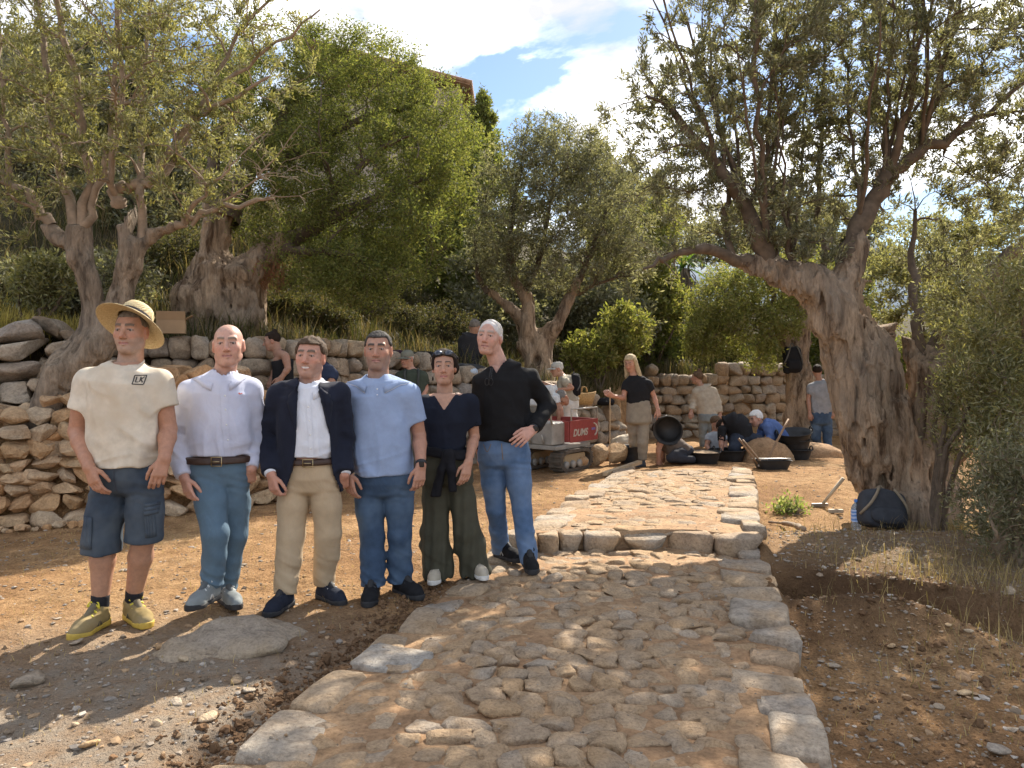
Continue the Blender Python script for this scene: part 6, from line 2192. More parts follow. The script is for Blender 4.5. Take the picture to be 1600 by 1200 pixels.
def man_hat():
    Y = 4.35
    j = lambda x, y, dy=0.0: P(x, y, Y + dy)
    pe = Person('man in straw hat, cream T-shirt with chest logo and denim cargo shorts', (-2.2, Y, 0))
    pe.skin = np.array((0.43, 0.215, 0.135))
    pe.head(j(205, 519), 2, 0, -1, 1.05, neck=j(203, 571, 0.03), heavy=0.6, stub=0.42, stubc=(0.36, 0.29, 0.24), neck_r=0.066, smile=0.25,
            brow=(0.12, 0.08, 0.055))
    shl, shr = j(137, 597, 0.02), j(248, 597, 0.02)
    el, er = j(121, 674, 0.02), j(263, 670, 0.02)
    wl, wr = j(139, 730, -0.15), j(257, 717, -0.13)
    pe.arm(shl, el, wl, P(152, 766, Y - 0.19) - wl, (0.35, 0.9, 0), 1, 20, 1.18, 1.08)
    pe.arm(shr, er, wr, P(244, 758, Y - 0.18) - wr, (-0.35, 0.9, 0), -1, 26, 1.15, 1.08)
    rows = [(566, 184, 222, 0.07), (580, 160, 238, 0.10), (600, 142, 250, 0.128), (640, 138, 250, 0.142), (690, 140, 248, 0.15), (740, 148, 245, 0.145)]
    C, A, B = rows_px(rows, Y)
    legs = [(j(173, 752), j(160, 838, -0.02), V3((P(153, 960, 4.33)[0], 4.35, 0.10))), (j(228, 752), j(224, 835), V3((P(207, 957, 4.47)[0], 4.47, 0.10)))]
    pe.leg_r = (0.085, 0.075, 0.058, 0.066, 0.040)
    std_core(pe, C, A, B, [shl, shr], legs)
    cream = cloth('cream_cotton', (0.62, 0.56, 0.46), wr=0.3, fade=(0.54, 0.46, 0.35))
    f, lo, hi = top_garment(pe, C, A, B, [shl, shr], [(shl, el, wl), (shr, er, wr)], (0.074, 0.082), 0.55, j(0, 727)[2], (pe.neck + (0, -0.03, 0.03), (0.078, 0.085, 0.055)), 11, 0.008)
    sh = pe.garment('t_shirt', f, lo, hi, cream)
    neck_ring(pe, pe.neck + (0, -0.012, 0.012), 0.074, 0.082, cream, 0.03)
    # printed square mark with the letters on the chest
    bvh = on_mesh([sh])
    mb = MB()
    s = Y / F
    def q(x, y):
        return ((x - CX) * s, CAMZ - (y - HY) * s)
    for a in ([(223, 586), (223, 599)], [(223, 599), (237, 600)], [(223, 586), (237, 586)], [(237, 586), (237, 600)],
              [(226, 588), (226, 596)], [(226, 596), (230, 596)], [(231, 588), (231, 596)], [(235, 588), (231.5, 592)], [(231.5, 592), (235, 597)]):
        stroke_on(mb, bvh, [q(*a[0]), q(*a[1])], 0.0058, 0.0025, 4)
    mb.build('chest_print', plain('print_ink', (0.06, 0.055, 0.05), 0.8), sh)
    # shorts
    rp = [(722, 153, 244, 0.125), (745, 148, 247, 0.14), (775, 146, 246, 0.135)]
    C2, A2, B2 = rows_px(rp, Y)
    f, lo, hi = trousers(C2, A2, B2, [(legs[0][0], legs[0][1] + (0, 0, -0.03), legs[0][1] + (-0.01, 0, -0.22)), (legs[1][0], legs[1][1] + (0, 0, -0.03), legs[1][1] + (-0.005, 0, -0.22))],
                         [0.100, 0.102, 0.098, 0.098, 0.098], j(0, 724)[2], [j(0, 862)[2], j(0, 846)[2]], 21, 0.007)
    so = pe.garment('cargo_shorts', f, lo, hi, DENIM_D)
    bvh = on_mesh([so])
    for x0, x1, y0, y1 in ((126, 157, 802, 850), (240, 252, 790, 835)):
        mb = MB()
        for k in range(5):
            xx = x0 + (x1 - x0) * k / 4
            stroke_on(mb, bvh, [q(xx, y0), q(xx + 1, y1)], (x1 - x0) / 4 * s * 1.08, 0.008 + 0.0003 * k, 6)
        if mb.n:
            o = mb.build('cargo_pocket', DENIM_D, so, True)
            md = o.modifiers.new('t', 'SOLIDIFY'); md.thickness = 0.006
        mb = MB()
        for k in range(3):
            yy = y0 - 5 + 6 * k
            stroke_on(mb, bvh, [q(x0 - 1, yy), q(x1 + 2, yy - 1)], 6.5 * s, 0.014 + 0.0004 * k, 6)
        if mb.n:
            o = mb.build('pocket_flap', DENIM_D, so, True)
            md = o.modifiers.new('t', 'SOLIDIFY'); md.thickness = 0.005
    mb = MB(); stroke_on(mb, bvh, [q(196, 727), q(198, 765)], 0.008, 0.003, 8); mb.build('fly_seam', plain('seam_dark', (0.05, 0.06, 0.08), 0.8), so)
    black = cloth('sock_black', (0.02, 0.02, 0.024))
    yel = cloth('shoe_mustard', (0.27, 0.20, 0.085), wr=0.15, fade=(0.30, 0.245, 0.16))
    lace = plain('lace_yellow', (0.62, 0.52, 0.05), 0.7)
    for (h0, k0, a0), ang in zip(legs, (R(-8), R(46))):
        fw = np.array([math.sin(ang), -math.cos(ang), 0])
        u = unit(k0 - a0)
        def fs(p, a0=a0, u=u):
            d = rcone(p, a0 + (0, 0, -0.05), a0 + u * 0.12, 0.045, 0.050)
            return smax(d, (p - a0) @ u - 0.085 + 0.004 * vnoise(p * 40, 2), 0.004)
        pe.garment('sock', fs, a0 - 0.12, a0 + 0.16, black, 0.007)
        hl = a0 - fw * 0.062
        shoe(pe.root, hl, ang, 0.0, yel, plain('sole_yellow', (0.50, 0.34, 0.06), 0.6), 0.305, lace, plain('shoe_mark', (0.08, 0.07, 0.05), 0.6), 0.0, 1.08, plain('tongue_khaki', (0.16, 0.13, 0.08), 0.8))
    # straw hat
    straw = MATS.get('straw')
    hc = pe.hc + pe.hM @ V3((0, -0.034, 0.064)) * 1.10
    Mh = pe.hM @ np.array(Matrix.Rotation(R(34), 3, 'X')) @ np.array(Matrix.Rotation(R(11), 3, 'Y'))
    mb = MB()
    prof = [(0.086, -0.004), (0.120, -0.012), (0.150, -0.024), (0.184, -0.046), (0.186, -0.049), (0.184, -0.050), (0.148, -0.031), (0.118, -0.018), (0.087, -0.010)]
    mb.lathe(hc, [(a * 1.06, b) for a, b in prof], 44, Mh, sx=0.96, sy=1.08)
    V, Fs = mb.data()
    m2, nt, b = nodes_of('straw')
    w = nt.nodes.new('ShaderNodeTexWave'); w.wave_type = 'RINGS'; w.rings_direction = 'Z'
    w.inputs['Scale'].default_value = 55; w.inputs['Distortion'].default_value = 1.5
    tcn = nt.nodes.new('ShaderNodeTexCoord'); nt.links.new(tcn.outputs['Object'], w.inputs['Vector'])
    n = noise_node(nt, 130, 3)
    r = ramp(nt, n.outputs['Fac'], [(0.3, (0.44, 0.33, 0.16)), (0.7, (0.64, 0.53, 0.31))])
    nt.links.new(r.outputs[0], b.inputs['Base Color']); b.inputs['Roughness'].default_value = 0.7
    p1 = bump(nt, b, w.outputs['Fac'], 0.004, 0.6); bump(nt, b, n.outputs['Fac'], 0.004, 0.5, p1)
    hat = thing('straw_hat', 'wide brimmed straw hat with dark band worn on a head', 'hat', tuple(hc))
    part('brim', V + V3((0, 0, 0)), Fs, m2, hat)
    mb = MB(); mb.lathe(hc, [(0.089, -0.010), (0.087, 0.030), (0.083, 0.060), (0.070, 0.084), (0.050, 0.090), (0.022, 0.080), (0.001, 0.078)], 36, Mh, sx=1.02, sy=1.16)
    mb.build('crown', m2, hat, True)
    mb = MB(); mb.lathe(hc, [(0.0905, 0.000), (0.0895, 0.012), (0.0882, 0.026)], 36, Mh, sx=1.026, sy=1.166)
    mb.build('hat_band', cloth('hat_band', (0.05, 0.045, 0.05)), hat, True)
    pe.hair(hair_mat('hair_greybrown', (0.16, 0.13, 0.10)), 0.004, 0.02, 0.55, 0.075, rough=0.003)
    pe.finish()


def man_bald():
    Y = 4.65
    j = lambda x, y, dy=0.0: P(x, y, Y + dy)
    pe = Person('bald man in pale blue button shirt, brown belt and steel blue chinos', (-1.75, Y, 0))
    pe.skin = np.array((0.53, 0.28, 0.205))
    pe.head(j(357, 540), 14, 2, 2, 1.09, neck=j(349, 592, 0.03), heavy=0.8, smile=0.8, neck_r=0.064, brow=(0.20, 0.13, 0.09), scalp=((0.48, 0.27, 0.20), 0.5))
    yaw = R(18)
    side = (math.cos(yaw), math.sin(yaw), 0)
    shl, shr = j(298, 613, -0.04), j(391, 609, 0.08)
    el, er = j(273, 682, 0.0), j(397, 680, 0.12)
    wl, wr = j(288, 746, -0.14), j(393, 732, 0.0)
    pe.arm(shl, el, wl, P(299, 786, Y - 0.18) - wl, (0.5, 0.8, 0), 1, 24, 1.0, 1.04, start=1.3 * 0.5)
    pe.arm(shr, er, wr, P(389, 765, Y + 0.06) - wr, (-0.5, 0.8, 0), -1, 30, 1.0, 1.0, start=0.6)
    rows = [(582, 330, 368, 0.07), (596, 314, 382, 0.10), (615, 300, 392, 0.125), (655, 297, 390, 0.14), (690, 294, 391, 0.148), (720, 296, 388, 0.142)]
    C, A, B = rows_px(rows, Y)
    zr = 0.085
    legs = [(j(322, 738, -0.03), j(336, 832, -0.14), V3((P(331, 930, 4.55)[0], 4.56, zr + 0.095))), (j(364, 738, 0.03), j(366, 835, 0.05), V3((P(352, 930, 4.75)[0], 4.74, 0.10)))]
    std_core(pe, C, A, B, [shl, shr], legs, side=side)
    shirt = cloth('pale_blue_oxford', (0.50, 0.53, 0.66), wr=0.45, var=0.08, fade=(0.56, 0.57, 0.66))
    f, lo, hi = top_garment(pe, C, A, B, [shl, shr], [(shl, el, wl), (shr, er, wr)], (0.070, 0.062, 0.047), 1.97, j(0, 709)[2], (pe.neck + (0.01, -0.03, 0.03), (0.062, 0.07, 0.05)), 31, 0.008, side=side, arm_amp=0.009)
    sh = pe.garment('shirt', f, lo, hi, shirt)
    collar(pe, pe.neck + (0.004, -0.006, 0.012), 0.072, 0.078, 0.040, shirt, 20, yaw=yaw * 0.8, on=sh)
    bvh = on_mesh([sh])
    s = Y / F
    q = lambda x, y: ((x - CX) * s, CAMZ - (y - HY) * s)
    mb = MB(); stroke_on(mb, bvh, [q(359, 600), q(363, 640), q(366, 680), q(367, 709)], 0.034, 0.003, 22)
    if mb.n: mb.build('placket', shirt, sh, True)
    buttons(pe, bvh, [q(362, 617), q(364, 638), q(366, 661), q(367, 684)], WHITE_BTN)
    mb = MB(); stroke_on(mb, bvh, [q(379, 613), q(381, 615), q(383, 613.5)], 0.006, 0.003, 5)
    if mb.n: mb.build('chest_emblem', plain('emblem_red', (0.45, 0.10, 0.08), 0.7), sh)
    rp = [(706, 296, 388, 0.128), (735, 297, 388, 0.142), (765, 302, 386, 0.13)]
    C2, A2, B2 = rows_px(rp, Y)
    chino = cloth('steel_blue_chino', (0.10, 0.158, 0.215), wr=0.45, var=0.1)
    f, lo, hi = trousers(C2, A2, B2, legs, [0.098, 0.094, 0.078, 0.068, 0.062], j(0, 712)[2], [zr + 0.075, 0.075], 41, 0.008, side=side, knee_amp=0.009)
    pe.garment('chinos', f, lo, hi, chino)
    belt(pe, C2[:2], A2[:2], B2[:2], j(0, 716)[2], 0.042, LEATHER, BRASS, 0.016, (j(354, 0)[0], Y - 0.160), side=side)
    grey = cloth('shoe_grey', (0.22, 0.24, 0.24), wr=0.15)
    for (h0, k0, a0), ang, gz in zip(legs, (R(-14), R(40)), (zr, 0.02)):
        fw = np.array([math.sin(ang), -math.cos(ang), 0])
        shoe(pe.root, a0 - fw * 0.058, ang, gz, grey, SOLE_DARK, 0.295, plain('lace_grey', (0.55, 0.55, 0.53), 0.7), SOLE_WHITE, tongue=plain('tongue_grey', (0.10, 0.11, 0.115), 0.8))
    pe.finish()


def man_blazer():
    Y = 4.75
    j = lambda x, y, dy=0.0: P(x, y, Y + dy)
    pe = Person('smiling man in navy blazer, white shirt and beige chinos', (-1.25, Y, 0))
    pe.skin = np.array((0.49, 0.245, 0.17))
    pe.head(j(485, 559), -3, 2, -2, 1.05, neck=j(484, 604, 0.03), heavy=1.0, smile=1.0, stub=0.2, neck_r=0.066, brow=(0.10, 0.07, 0.05))
    shl, shr = j(437, 616, 0.0), j(528, 615, 0.03)
    el, er = j(416, 684, 0.06), j(538, 684, 0.08)
    wl, wr = j(424, 742, -0.12), j(538, 742, -0.03)
    pe.arm(shl, el, wl, P(430, 775, Y - 0.16) - wl, (0.5, 0.8, 0), 1, 48, 1.0, 1.04, start=0.7)
    pe.arm(shr, er, wr, P(534, 775, Y + 0.03) - wr, (-0.5, 0.8, 0), -1, 40, 1.0, 1.0, start=0.7)
    rows = [(596, 466, 504, 0.07), (608, 450, 514, 0.10), (625, 440, 524, 0.118), (660, 440, 524, 0.13), (695, 442, 524, 0.14), (722, 444, 522, 0.138)]
    C, A, B = rows_px(rows, Y)
    legs = [(j(461, 745), j(455, 835, -0.03), V3((P(449, 932, 4.72)[0], 4.70, 0.095))), (j(508, 745), j(513, 833, 0.02), V3((P(505, 920, 4.85)[0], 4.86, 0.095)))]
    std_core(pe, C, A, B, [shl, shr], legs)
    white = cloth('white_shirt', (0.66, 0.69, 0.76), wr=0.35, var=0.05)
    f, lo, hi = top_garment(pe, C, A, B, [shl, shr], [(shl, el, wl), (shr, er, wr)], (0.058, 0.050, 0.040), 1.99, j(0, 713)[2], (pe.neck + (0, -0.03, 0.04), (0.062, 0.072, 0.055)), 51, 0.007, arm_amp=0.003)
    sh = pe.garment('shirt', f, lo, hi, white)
    collar(pe, pe.neck + (0, -0.006, 0.012), 0.074, 0.080, 0.040, white, 24, point=0.045, on=sh)
    s = Y / F
    q = lambda x, y: ((x - CX) * s, CAMZ - (y - HY) * s)
    bvh = on_mesh([sh])
    mb = MB(); stroke_on(mb, bvh, [q(489, 618), q(493, 660), q(496, 708)], 0.026, 0.003, 18)
    if mb.n: mb.build('placket', white, sh, True)
    buttons(pe, bvh, [q(490, 634), q(492, 655), q(494, 676), q(495, 697)], WHITE_BTN, 0.005)
    # blazer: a shell round the shirt, open down the front
    navy = cloth('navy_wool', (0.012, 0.015, 0.028), wr=0.25, sheen=0.05)
    rb = [(598, 462, 508, 0.075), (608, 444, 520, 0.11), (625, 434, 531, 0.14), (660, 432, 531, 0.152), (700, 434, 530, 0.158), (735, 428, 534, 0.165), (772, 424, 538, 0.17)]
    C3, A3, B3 = rows_px(rb, Y)
    edge_y = np.array([596, 620, 650, 690, 718, 740, 770])
    left_x = np.array([473, 471, 473, 472, 469, 464, 452]); right_x = np.array([500, 508, 517, 521, 522, 526, 536])
    def opening(p, d):
        py = HY - (p[:, 2] - CAMZ) / s
        xl = (np.interp(py, edge_y, left_x) - CX) * s
        xr = (np.interp(py, edge_y, right_x) - CX) * s
        g = np.maximum(np.maximum(xl - p[:, 0], p[:, 0] - xr), p[:, 1] - (Y - 0.02))
        d = smax(d, -g, 0.005)
        # rounded front corners and a hollow under the hem
        return smax(d, -(eloft(p, C3, [a - 0.03 for a in A3], [b - 0.03 for b in B3], (1, 0, 0)) + np.maximum(0, p[:, 2] - j(0, 735)[2]) * 2), 0.004)
    f, lo, hi = top_garment(pe, C3, A3, B3, [shl, shr], [(shl, el, wl), (shr, er, wr)], (0.072, 0.066, 0.056), 1.93, j(0, 768)[2], (pe.neck + (0, -0.03, 0.05), (0.066, 0.085, 0.06)), 61, 0.006, arm_amp=0.008, cut_extra=opening, trap=0.07)
    bz = pe.garment('blazer', f, lo, hi, navy)
    bvh = on_mesh([bz])
    for xs in ([(474, 601), (456, 622), (464, 640), (474, 668)], [(502, 601), (521, 622), (517, 640), (519, 668)]):
        # lapel: a flat tongue lying on the blazer front
        inner = xs[0], xs[3]
        top, notch, low = xs[0], xs[1], xs[3]
        rows_ = []
        for t in np.linspace(0, 1, 14):
            yy = top[1] + (low[1] - top[1]) * t
            xi = top[0] + (low[0] - top[0]) * t
            wv = (notch[0] - top[0]) * (min(t / 0.28, 1) if t < 0.28 else (1 - (t - 0.28) / 0.72) ** 0.8)
            if 0.28 < t < 0.36: wv *= 0.78
            rows_.append((xi, xi + wv, yy))
        V = []
        ok = True
        for a, b, yy in rows_:
            for u in (0, 0.5, 1):
                x, z = q(a + (b - a) * u, yy)
                hit = bvh.ray_cast(Vector((x, 2, z)), Vector((0, 1, 0)))
                yv = hit[0][1] if hit[0] is not None and hit[0][1] < Y - 0.03 else (V[-1][1] if V else Y - 0.12)
                V.append((x, yv - 0.006 - 0.003 * (1 - u), z))
        Fq = np.array([(3 * i + k, 3 * i + k + 1, 3 * i + 4 + k, 3 * i + 3 + k) for i in range(13) for k in range(2)])
        o = part('lapel', V, Fq, navy, bz, True)
        md = o.modifiers.new('t', 'SOLIDIFY'); md.thickness = 0.006; md.offset = 0
    rp = [(712, 444, 522, 0.122), (745, 440, 526, 0.14), (775, 438, 528, 0.13)]
    C2, A2, B2 = rows_px(rp, Y)
    beige = cloth('beige_chino', (0.44, 0.34, 0.225), wr=0.4, var=0.08)
    f, lo, hi = trousers(C2, A2, B2, legs, [0.100, 0.096, 0.084, 0.078, 0.070], j(0, 718)[2], [0.085, 0.085], 71, 0.007, knee_amp=0.009)
    pe.garment('chinos', f, lo, hi, beige)
    belt(pe, C2[:2], A2[:2], B2[:2], j(0, 719)[2], 0.036, LEATHER, BRASS, 0.014, (j(491, 0)[0], Y - 0.150))
    nav = cloth('shoe_navy', (0.018, 0.022, 0.035), wr=0.1)
    for (h0, k0, a0), ang in zip(legs, (R(-16), R(48))):
        fw = np.array([math.sin(ang), -math.cos(ang), 0])
        shoe(pe.root, a0 - fw * 0.058, ang, 0.0, nav, SOLE_DARK, 0.29, plain('lace_white', (0.5, 0.5, 0.5), 0.7) if ang > 0 else nav)
    pe.hair(hair_mat('hair_brown', (0.085, 0.058, 0.038)), 0.014, 0.016, 0.60, 0.076, rough=0.006)
    pe.finish()


def man_polo():
    Y = 4.95
    j = lambda x, y, dy=0.0: P(x, y, Y + dy)
    pe = Person('grey haired man in light blue polo shirt, dark jeans and black hiking shoes', (-0.85, Y, 0))
    pe.skin = np.array((0.42, 0.215, 0.145))
    pe.head(j(591, 548), 1, 0, 0, 1.05, neck=j(591, 596, 0.03), heavy=0.5, stub=0.45, stubc=(0.20, 0.16, 0.14), neck_r=0.066, brow=(0.03, 0.025, 0.02))
    shl, shr = j(547, 616, 0.0), j(640, 615, 0.0)
    el, er = j(540, 684, 0.05), j(655, 680, 0.05)
    wl, wr = j(543, 738, -0.13), j(658, 727, -0.12)
    pe.arm(shl, el, wl, P(548, 772, Y - 0.16) - wl, (0.45, 0.85, 0), 1, 22, 1.06, 1.05)
    pe.arm(shr, er, wr, P(654, 763, Y - 0.16) - wr, (-0.45, 0.85, 0), -1, 28, 1.06, 1.05)
    rows = [(588, 573, 609, 0.07), (602, 556, 627, 0.10), (620, 549, 640, 0.128), (655, 550, 641, 0.142), (695, 551, 645, 0.155), (745, 553, 649, 0.152)]
    C, A, B = rows_px(rows, Y)
    legs = [(j(576, 755), j(582, 838, -0.02), V3((P(582, 920, 4.90)[0], 4.90, 0.10))), (j(622, 755), j(625, 836, 0.0), V3((P(626, 916, 4.98)[0], 4.98, 0.10)))]
    std_core(pe, C, A, B, [shl, shr], legs)
    blue = cloth('polo_blue', (0.27, 0.35, 0.52), wr=0.3, var=0.08)
    trim = plain('polo_trim', (0.62, 0.66, 0.72), 0.8)
    f, lo, hi = top_garment(pe, C, A, B, [shl, shr], [(shl, el, wl), (shr, er, wr)], (0.071, 0.074), 0.66, j(0, 740)[2], (pe.neck + (0, -0.03, 0.035), (0.066, 0.074, 0.05)), 81, 0.008)
    sh = pe.garment('polo_shirt', f, lo, hi, blue)
    collar(pe, pe.neck + (0, -0.008, 0.010), 0.075, 0.084, 0.036, blue, 26, flap=0.045, point=0.028, edge=trim, on=sh)
    s = Y / F
    q = lambda x, y: ((x - CX) * s, CAMZ - (y - HY) * s)
    bvh = on_mesh([sh])
    mb = MB(); stroke_on(mb, bvh, [q(593, 598), q(594, 618)], 0.028, 0.003, 8)
    if mb.n: mb.build('placket', blue, sh, True)
    buttons(pe, bvh, [q(594, 607), q(594.5, 616)], WHITE_BTN, 0.005)
    rp = [(725, 556, 646, 0.12), (752, 555, 648, 0.14), (780, 557, 647, 0.13)]
    C2, A2, B2 = rows_px(rp, Y)
    f, lo, hi = trousers(C2, A2, B2, legs, [0.101, 0.091, 0.077, 0.076, 0.078], j(0, 732)[2], [0.07, 0.07], 91, 0.008, knee_amp=0.011)
    pe.garment('jeans', f, lo, hi, DENIM)
    blk = cloth('shoe_black', (0.014, 0.014, 0.016), wr=0.1)
    for (h0, k0, a0), ang in zip(legs, (R(2), R(44))):
        fw = np.array([math.sin(ang), -math.cos(ang), 0])
        shoe(pe.root, a0 - fw * 0.06, ang, 0.0, blk, SOLE_DARK, 0.30, plain('lace_dark', (0.06, 0.06, 0.065), 0.7), None, 0.01, 1.05)
    watch(pe, wr + (wr - er) * -0.06, wr - er, plain('strap_black', (0.02, 0.02, 0.022), 0.5))
    pe.hair(hair_mat('hair_darkgrey', (0.055, 0.050, 0.046)), 0.009, 0.022, 0.60, 0.076, rough=0.005, temple=0.004)
    pe.finish()


def woman_navy():
    Y = 5.2
    j = lambda x, y, dy=0.0: P(x, y, Y + dy)
    pe = Person('woman in navy V-neck top and wide olive trousers with black jersey tied at waist', (-0.45, Y, 0))
    pe.skin = np.array((0.45, 0.235, 0.155))
    pe.head(j(694, 574), 2, 1, 1, 0.99, neck=j(695, 619, 0.03), fem=1.0, neck_r=0.052, brow=(0.035, 0.022, 0.018))
    shl, shr = j(663, 631, 0.0), j(734, 630, 0.0)
    el, er = j(655, 686, 0.08), j(741, 682, 0.05)
    wl, wr = j(662, 730, 0.03), j(732, 722, -0.15)
    pe.arm(shl, el, wl, P(668, 752, Y + 0.02) - wl, (0.5, 0.8, 0), 1, 22, 0.86, 0.92)
    pe.arm(shr, er, wr, P(725, 754, Y - 0.20) - wr, (-0.4, 0.85, 0), -1, 20, 0.88, 0.95)
    rows = [(612, 682, 708, 0.06), (622, 669, 723, 0.085), (638, 662, 732, 0.11), (660, 662, 732, 0.128), (685, 665, 730, 0.12), (708, 666, 728, 0.118)]
    C, A, B = rows_px(rows, Y)
    legs = [(j(681, 735), j(680, 830), V3((P(683, 905, 5.22)[0], 5.22, 0.09))), (j(714, 735), j(730, 830), V3((P(742, 903, 5.25)[0], 5.25, 0.09)))]
    # chest skin shows in the V of the top
    std_core(pe, C, [a + 0.010 for a in A], [b + 0.010 for b in B], [shl, shr], legs)
    navy = cloth('navy_jersey', (0.010, 0.013, 0.024), wr=0.25)
    vpt = j(696, 640)
    f, lo, hi = top_garment(pe, C, A, B, [shl, shr], [(shl, el, wl), (shr, er, wr)], (0.058, 0.064), 0.66, j(0, 712)[2], (pe.neck + (0, -0.02, 0.02), (0.080, 0.075, 0.05)), 101, 0.006,
                            vneck=((vpt[0], Y - 0.03, vpt[2]), j(0, 606)[2], 0.098), trap=0.055)
    pe.garment('v_neck_top', f, lo, hi, navy, 0.008)
    # upper chest, one surface with the body
    def chest(p):
        d = eloft(p, C, [a - 0.010 for a in A], [b - 0.008 for b in B], (1, 0, 0))
        for s0 in (shl, shr):
            d = smin(d, rcone(p, s0, pe.neck + (V3(s0) - pe.neck) * 0.2 + V3((0, 0, -0.01)), 0.052, 0.048), 0.05)
        return smin(d, rcone(p, pe.neck + (0, 0, -0.05), pe.neck + (0, 0, 0.03), 0.052, 0.052), 0.03)
    lo2, hi2 = bounds([shl, shr, vpt], 0.02); lo2[1] = Y - 0.2; hi2[1] = Y + 0.15; lo2[2] = vpt[2] - 0.05; hi2[2] = pe.neck[2] + 0.02
    V, Q = surf(chest, lo2, hi2, 0.008)
    pe.pieces.append((V, Q, np.tile(pe.skin, (len(V), 1))))
    olive = cloth('olive_trousers', (0.062, 0.060, 0.042), wr=0.3, var=0.1)
    rp = [(698, 666, 728, 0.108), (730, 657, 738, 0.135), (765, 654, 742, 0.135)]
    C2, A2, B2 = rows_px(rp, Y)
    f, lo, hi = trousers(C2, A2, B2, legs, [0.094, 0.092, 0.092, 0.100, 0.112], j(0, 704)[2], [0.035, 0.035], 111, 0.006, knee_amp=0.006)
    # long falling folds
    f0 = f
    ff = lambda p: f0(p) - 0.008 * np.clip((1.0 - p[:, 2]) * 1.4, 0, 1) * np.sin(p[:, 0] * 95 + 2.5 * vnoise(p * (5, 5, 2), 7))
    pe.garment('wide_trousers', ff, lo, hi, olive)
    black = cloth('black_jersey', (0.010, 0.010, 0.013), wr=0.4)
    Cb, Ab, Bb = C2[:2], [a + 0.01 for a in A2[:2]], [b + 0.012 for b in B2[:2]]
    s = Y / F
    def tie(p):
        d = eloft(p, Cb, Ab, Bb, (1, 0, 0)) - 0.016
        zc = j(0, 706)[2] - 0.02 * np.sin((p[:, 0] - C2[0][0]) * 6)
        d = smax(d, np.abs(p[:, 2] - zc) - 0.032, 0.012) - 0.005 * vnoise(p * (18, 18, 45), 4)
        kx = j(704, 706)
        d = smin(d, ell(p, kx + (0, -0.155, 0), (0.042, 0.036, 0.038)), 0.02)
        for pts, r in (([j(700, 708, -0.16), j(690, 735, -0.165), j(681, 776, -0.155)], (0.024, 0.028, 0.036)), ([j(705, 708, -0.165), j(706, 735, -0.18), j(707, 768, -0.175)], (0.026, 0.032, 0.030))):
            e = chain(p * (1, 1.0, 1), pts, r, 0.02)
            e = e - 0.006 * vnoise(p * (40, 40, 8), 6)
            zb = pts[-1][2]
            d = smin(d, smax(e, zb - p[:, 2], 0.008), 0.012)
        return d
    lo, hi = bounds([j(655, 690), j(745, 785)], 0.04); lo[1] = Y - 0.26; hi[1] = Y + 0.2
    pe.garment('tied_jersey', tie, lo, hi, black, 0.008)
    wsh = cloth('shoe_offwhite', (0.42, 0.37, 0.29), wr=0.1)
    for (h0, k0, a0), ang in zip(legs, (R(-4), R(22))):
        fw = np.array([math.sin(ang), -math.cos(ang), 0])
        shoe(pe.root, a0 - fw * 0.05, ang, 0.035 if ang < 0 else 0.055, wsh, SOLE_WHITE, 0.265, SOLE_WHITE, None, 0.0, 1.0, plain('tongue_sand', (0.30, 0.25, 0.19), 0.8))
    hm = hair_mat('hair_darkbrown', (0.022, 0.014, 0.010))
    def extra(q):
        d = ell(q, (0, -0.115, 0.035), (0.05, 0.04, 0.045))
        d = np.minimum(d, ell(q, (0.055, -0.075, 0.055), (0.042, 0.045, 0.040)))
        ax = q * np.array((1, 1, 1))
        d = np.minimum(d, rcone(ax, (-0.074, 0.02, 0.03), (-0.078, 0.024, -0.085), 0.006, 0.003))
        return np.minimum(d, ell(q, (0.07, -0.07, 0.0), (0.03, 0.035, 0.05)))
    pe.hair(hm, 0.013, -0.016, 0.80, 0.080, extra=extra, rough=0.008, temple=-0.012)
    # sunglasses pushed up on the hair
    g = thing('sunglasses', 'sunglasses pushed up on the dark hair of the woman in navy', 'sunglasses', tuple(pe.hc + (0, 0, 0.1)))
    lens = plain('dark_lens', (0.02, 0.025, 0.04), 0.08, spec=0.8)
    for sx in (-1, 1):
        mb = MB()
        c = pe.hc + pe.hM @ V3((sx * 0.034, 0.068, 0.094)) * 1.04
        Mx = pe.hM @ np.array(Matrix.Rotation(R(-55), 3, 'X'))
        mb.lathe(c, [(0.001, 0.006), (0.020, 0.004), (0.027, 0.0), (0.025, -0.003)], 16, Mx @ np.array([[1, 0, 0], [0, 1, 0], [0, 0, 1.0]]), sx=1.1, sy=0.8)
        mb.build('lens', lens, g, True)
        mb = MB(); mb.tube([pe.hc + pe.hM @ V3((sx * 0.062, 0.062, 0.094)) * 1.04, pe.hc + pe.hM @ V3((sx * 0.088, 0.0, 0.062)) * 1.04, pe.hc + pe.hM @ V3((sx * 0.089, -0.03, 0.04)) * 1.04], [0.003] * 3, 6)
        mb.build('temple_arm', lens, g, True)
    pe.finish()


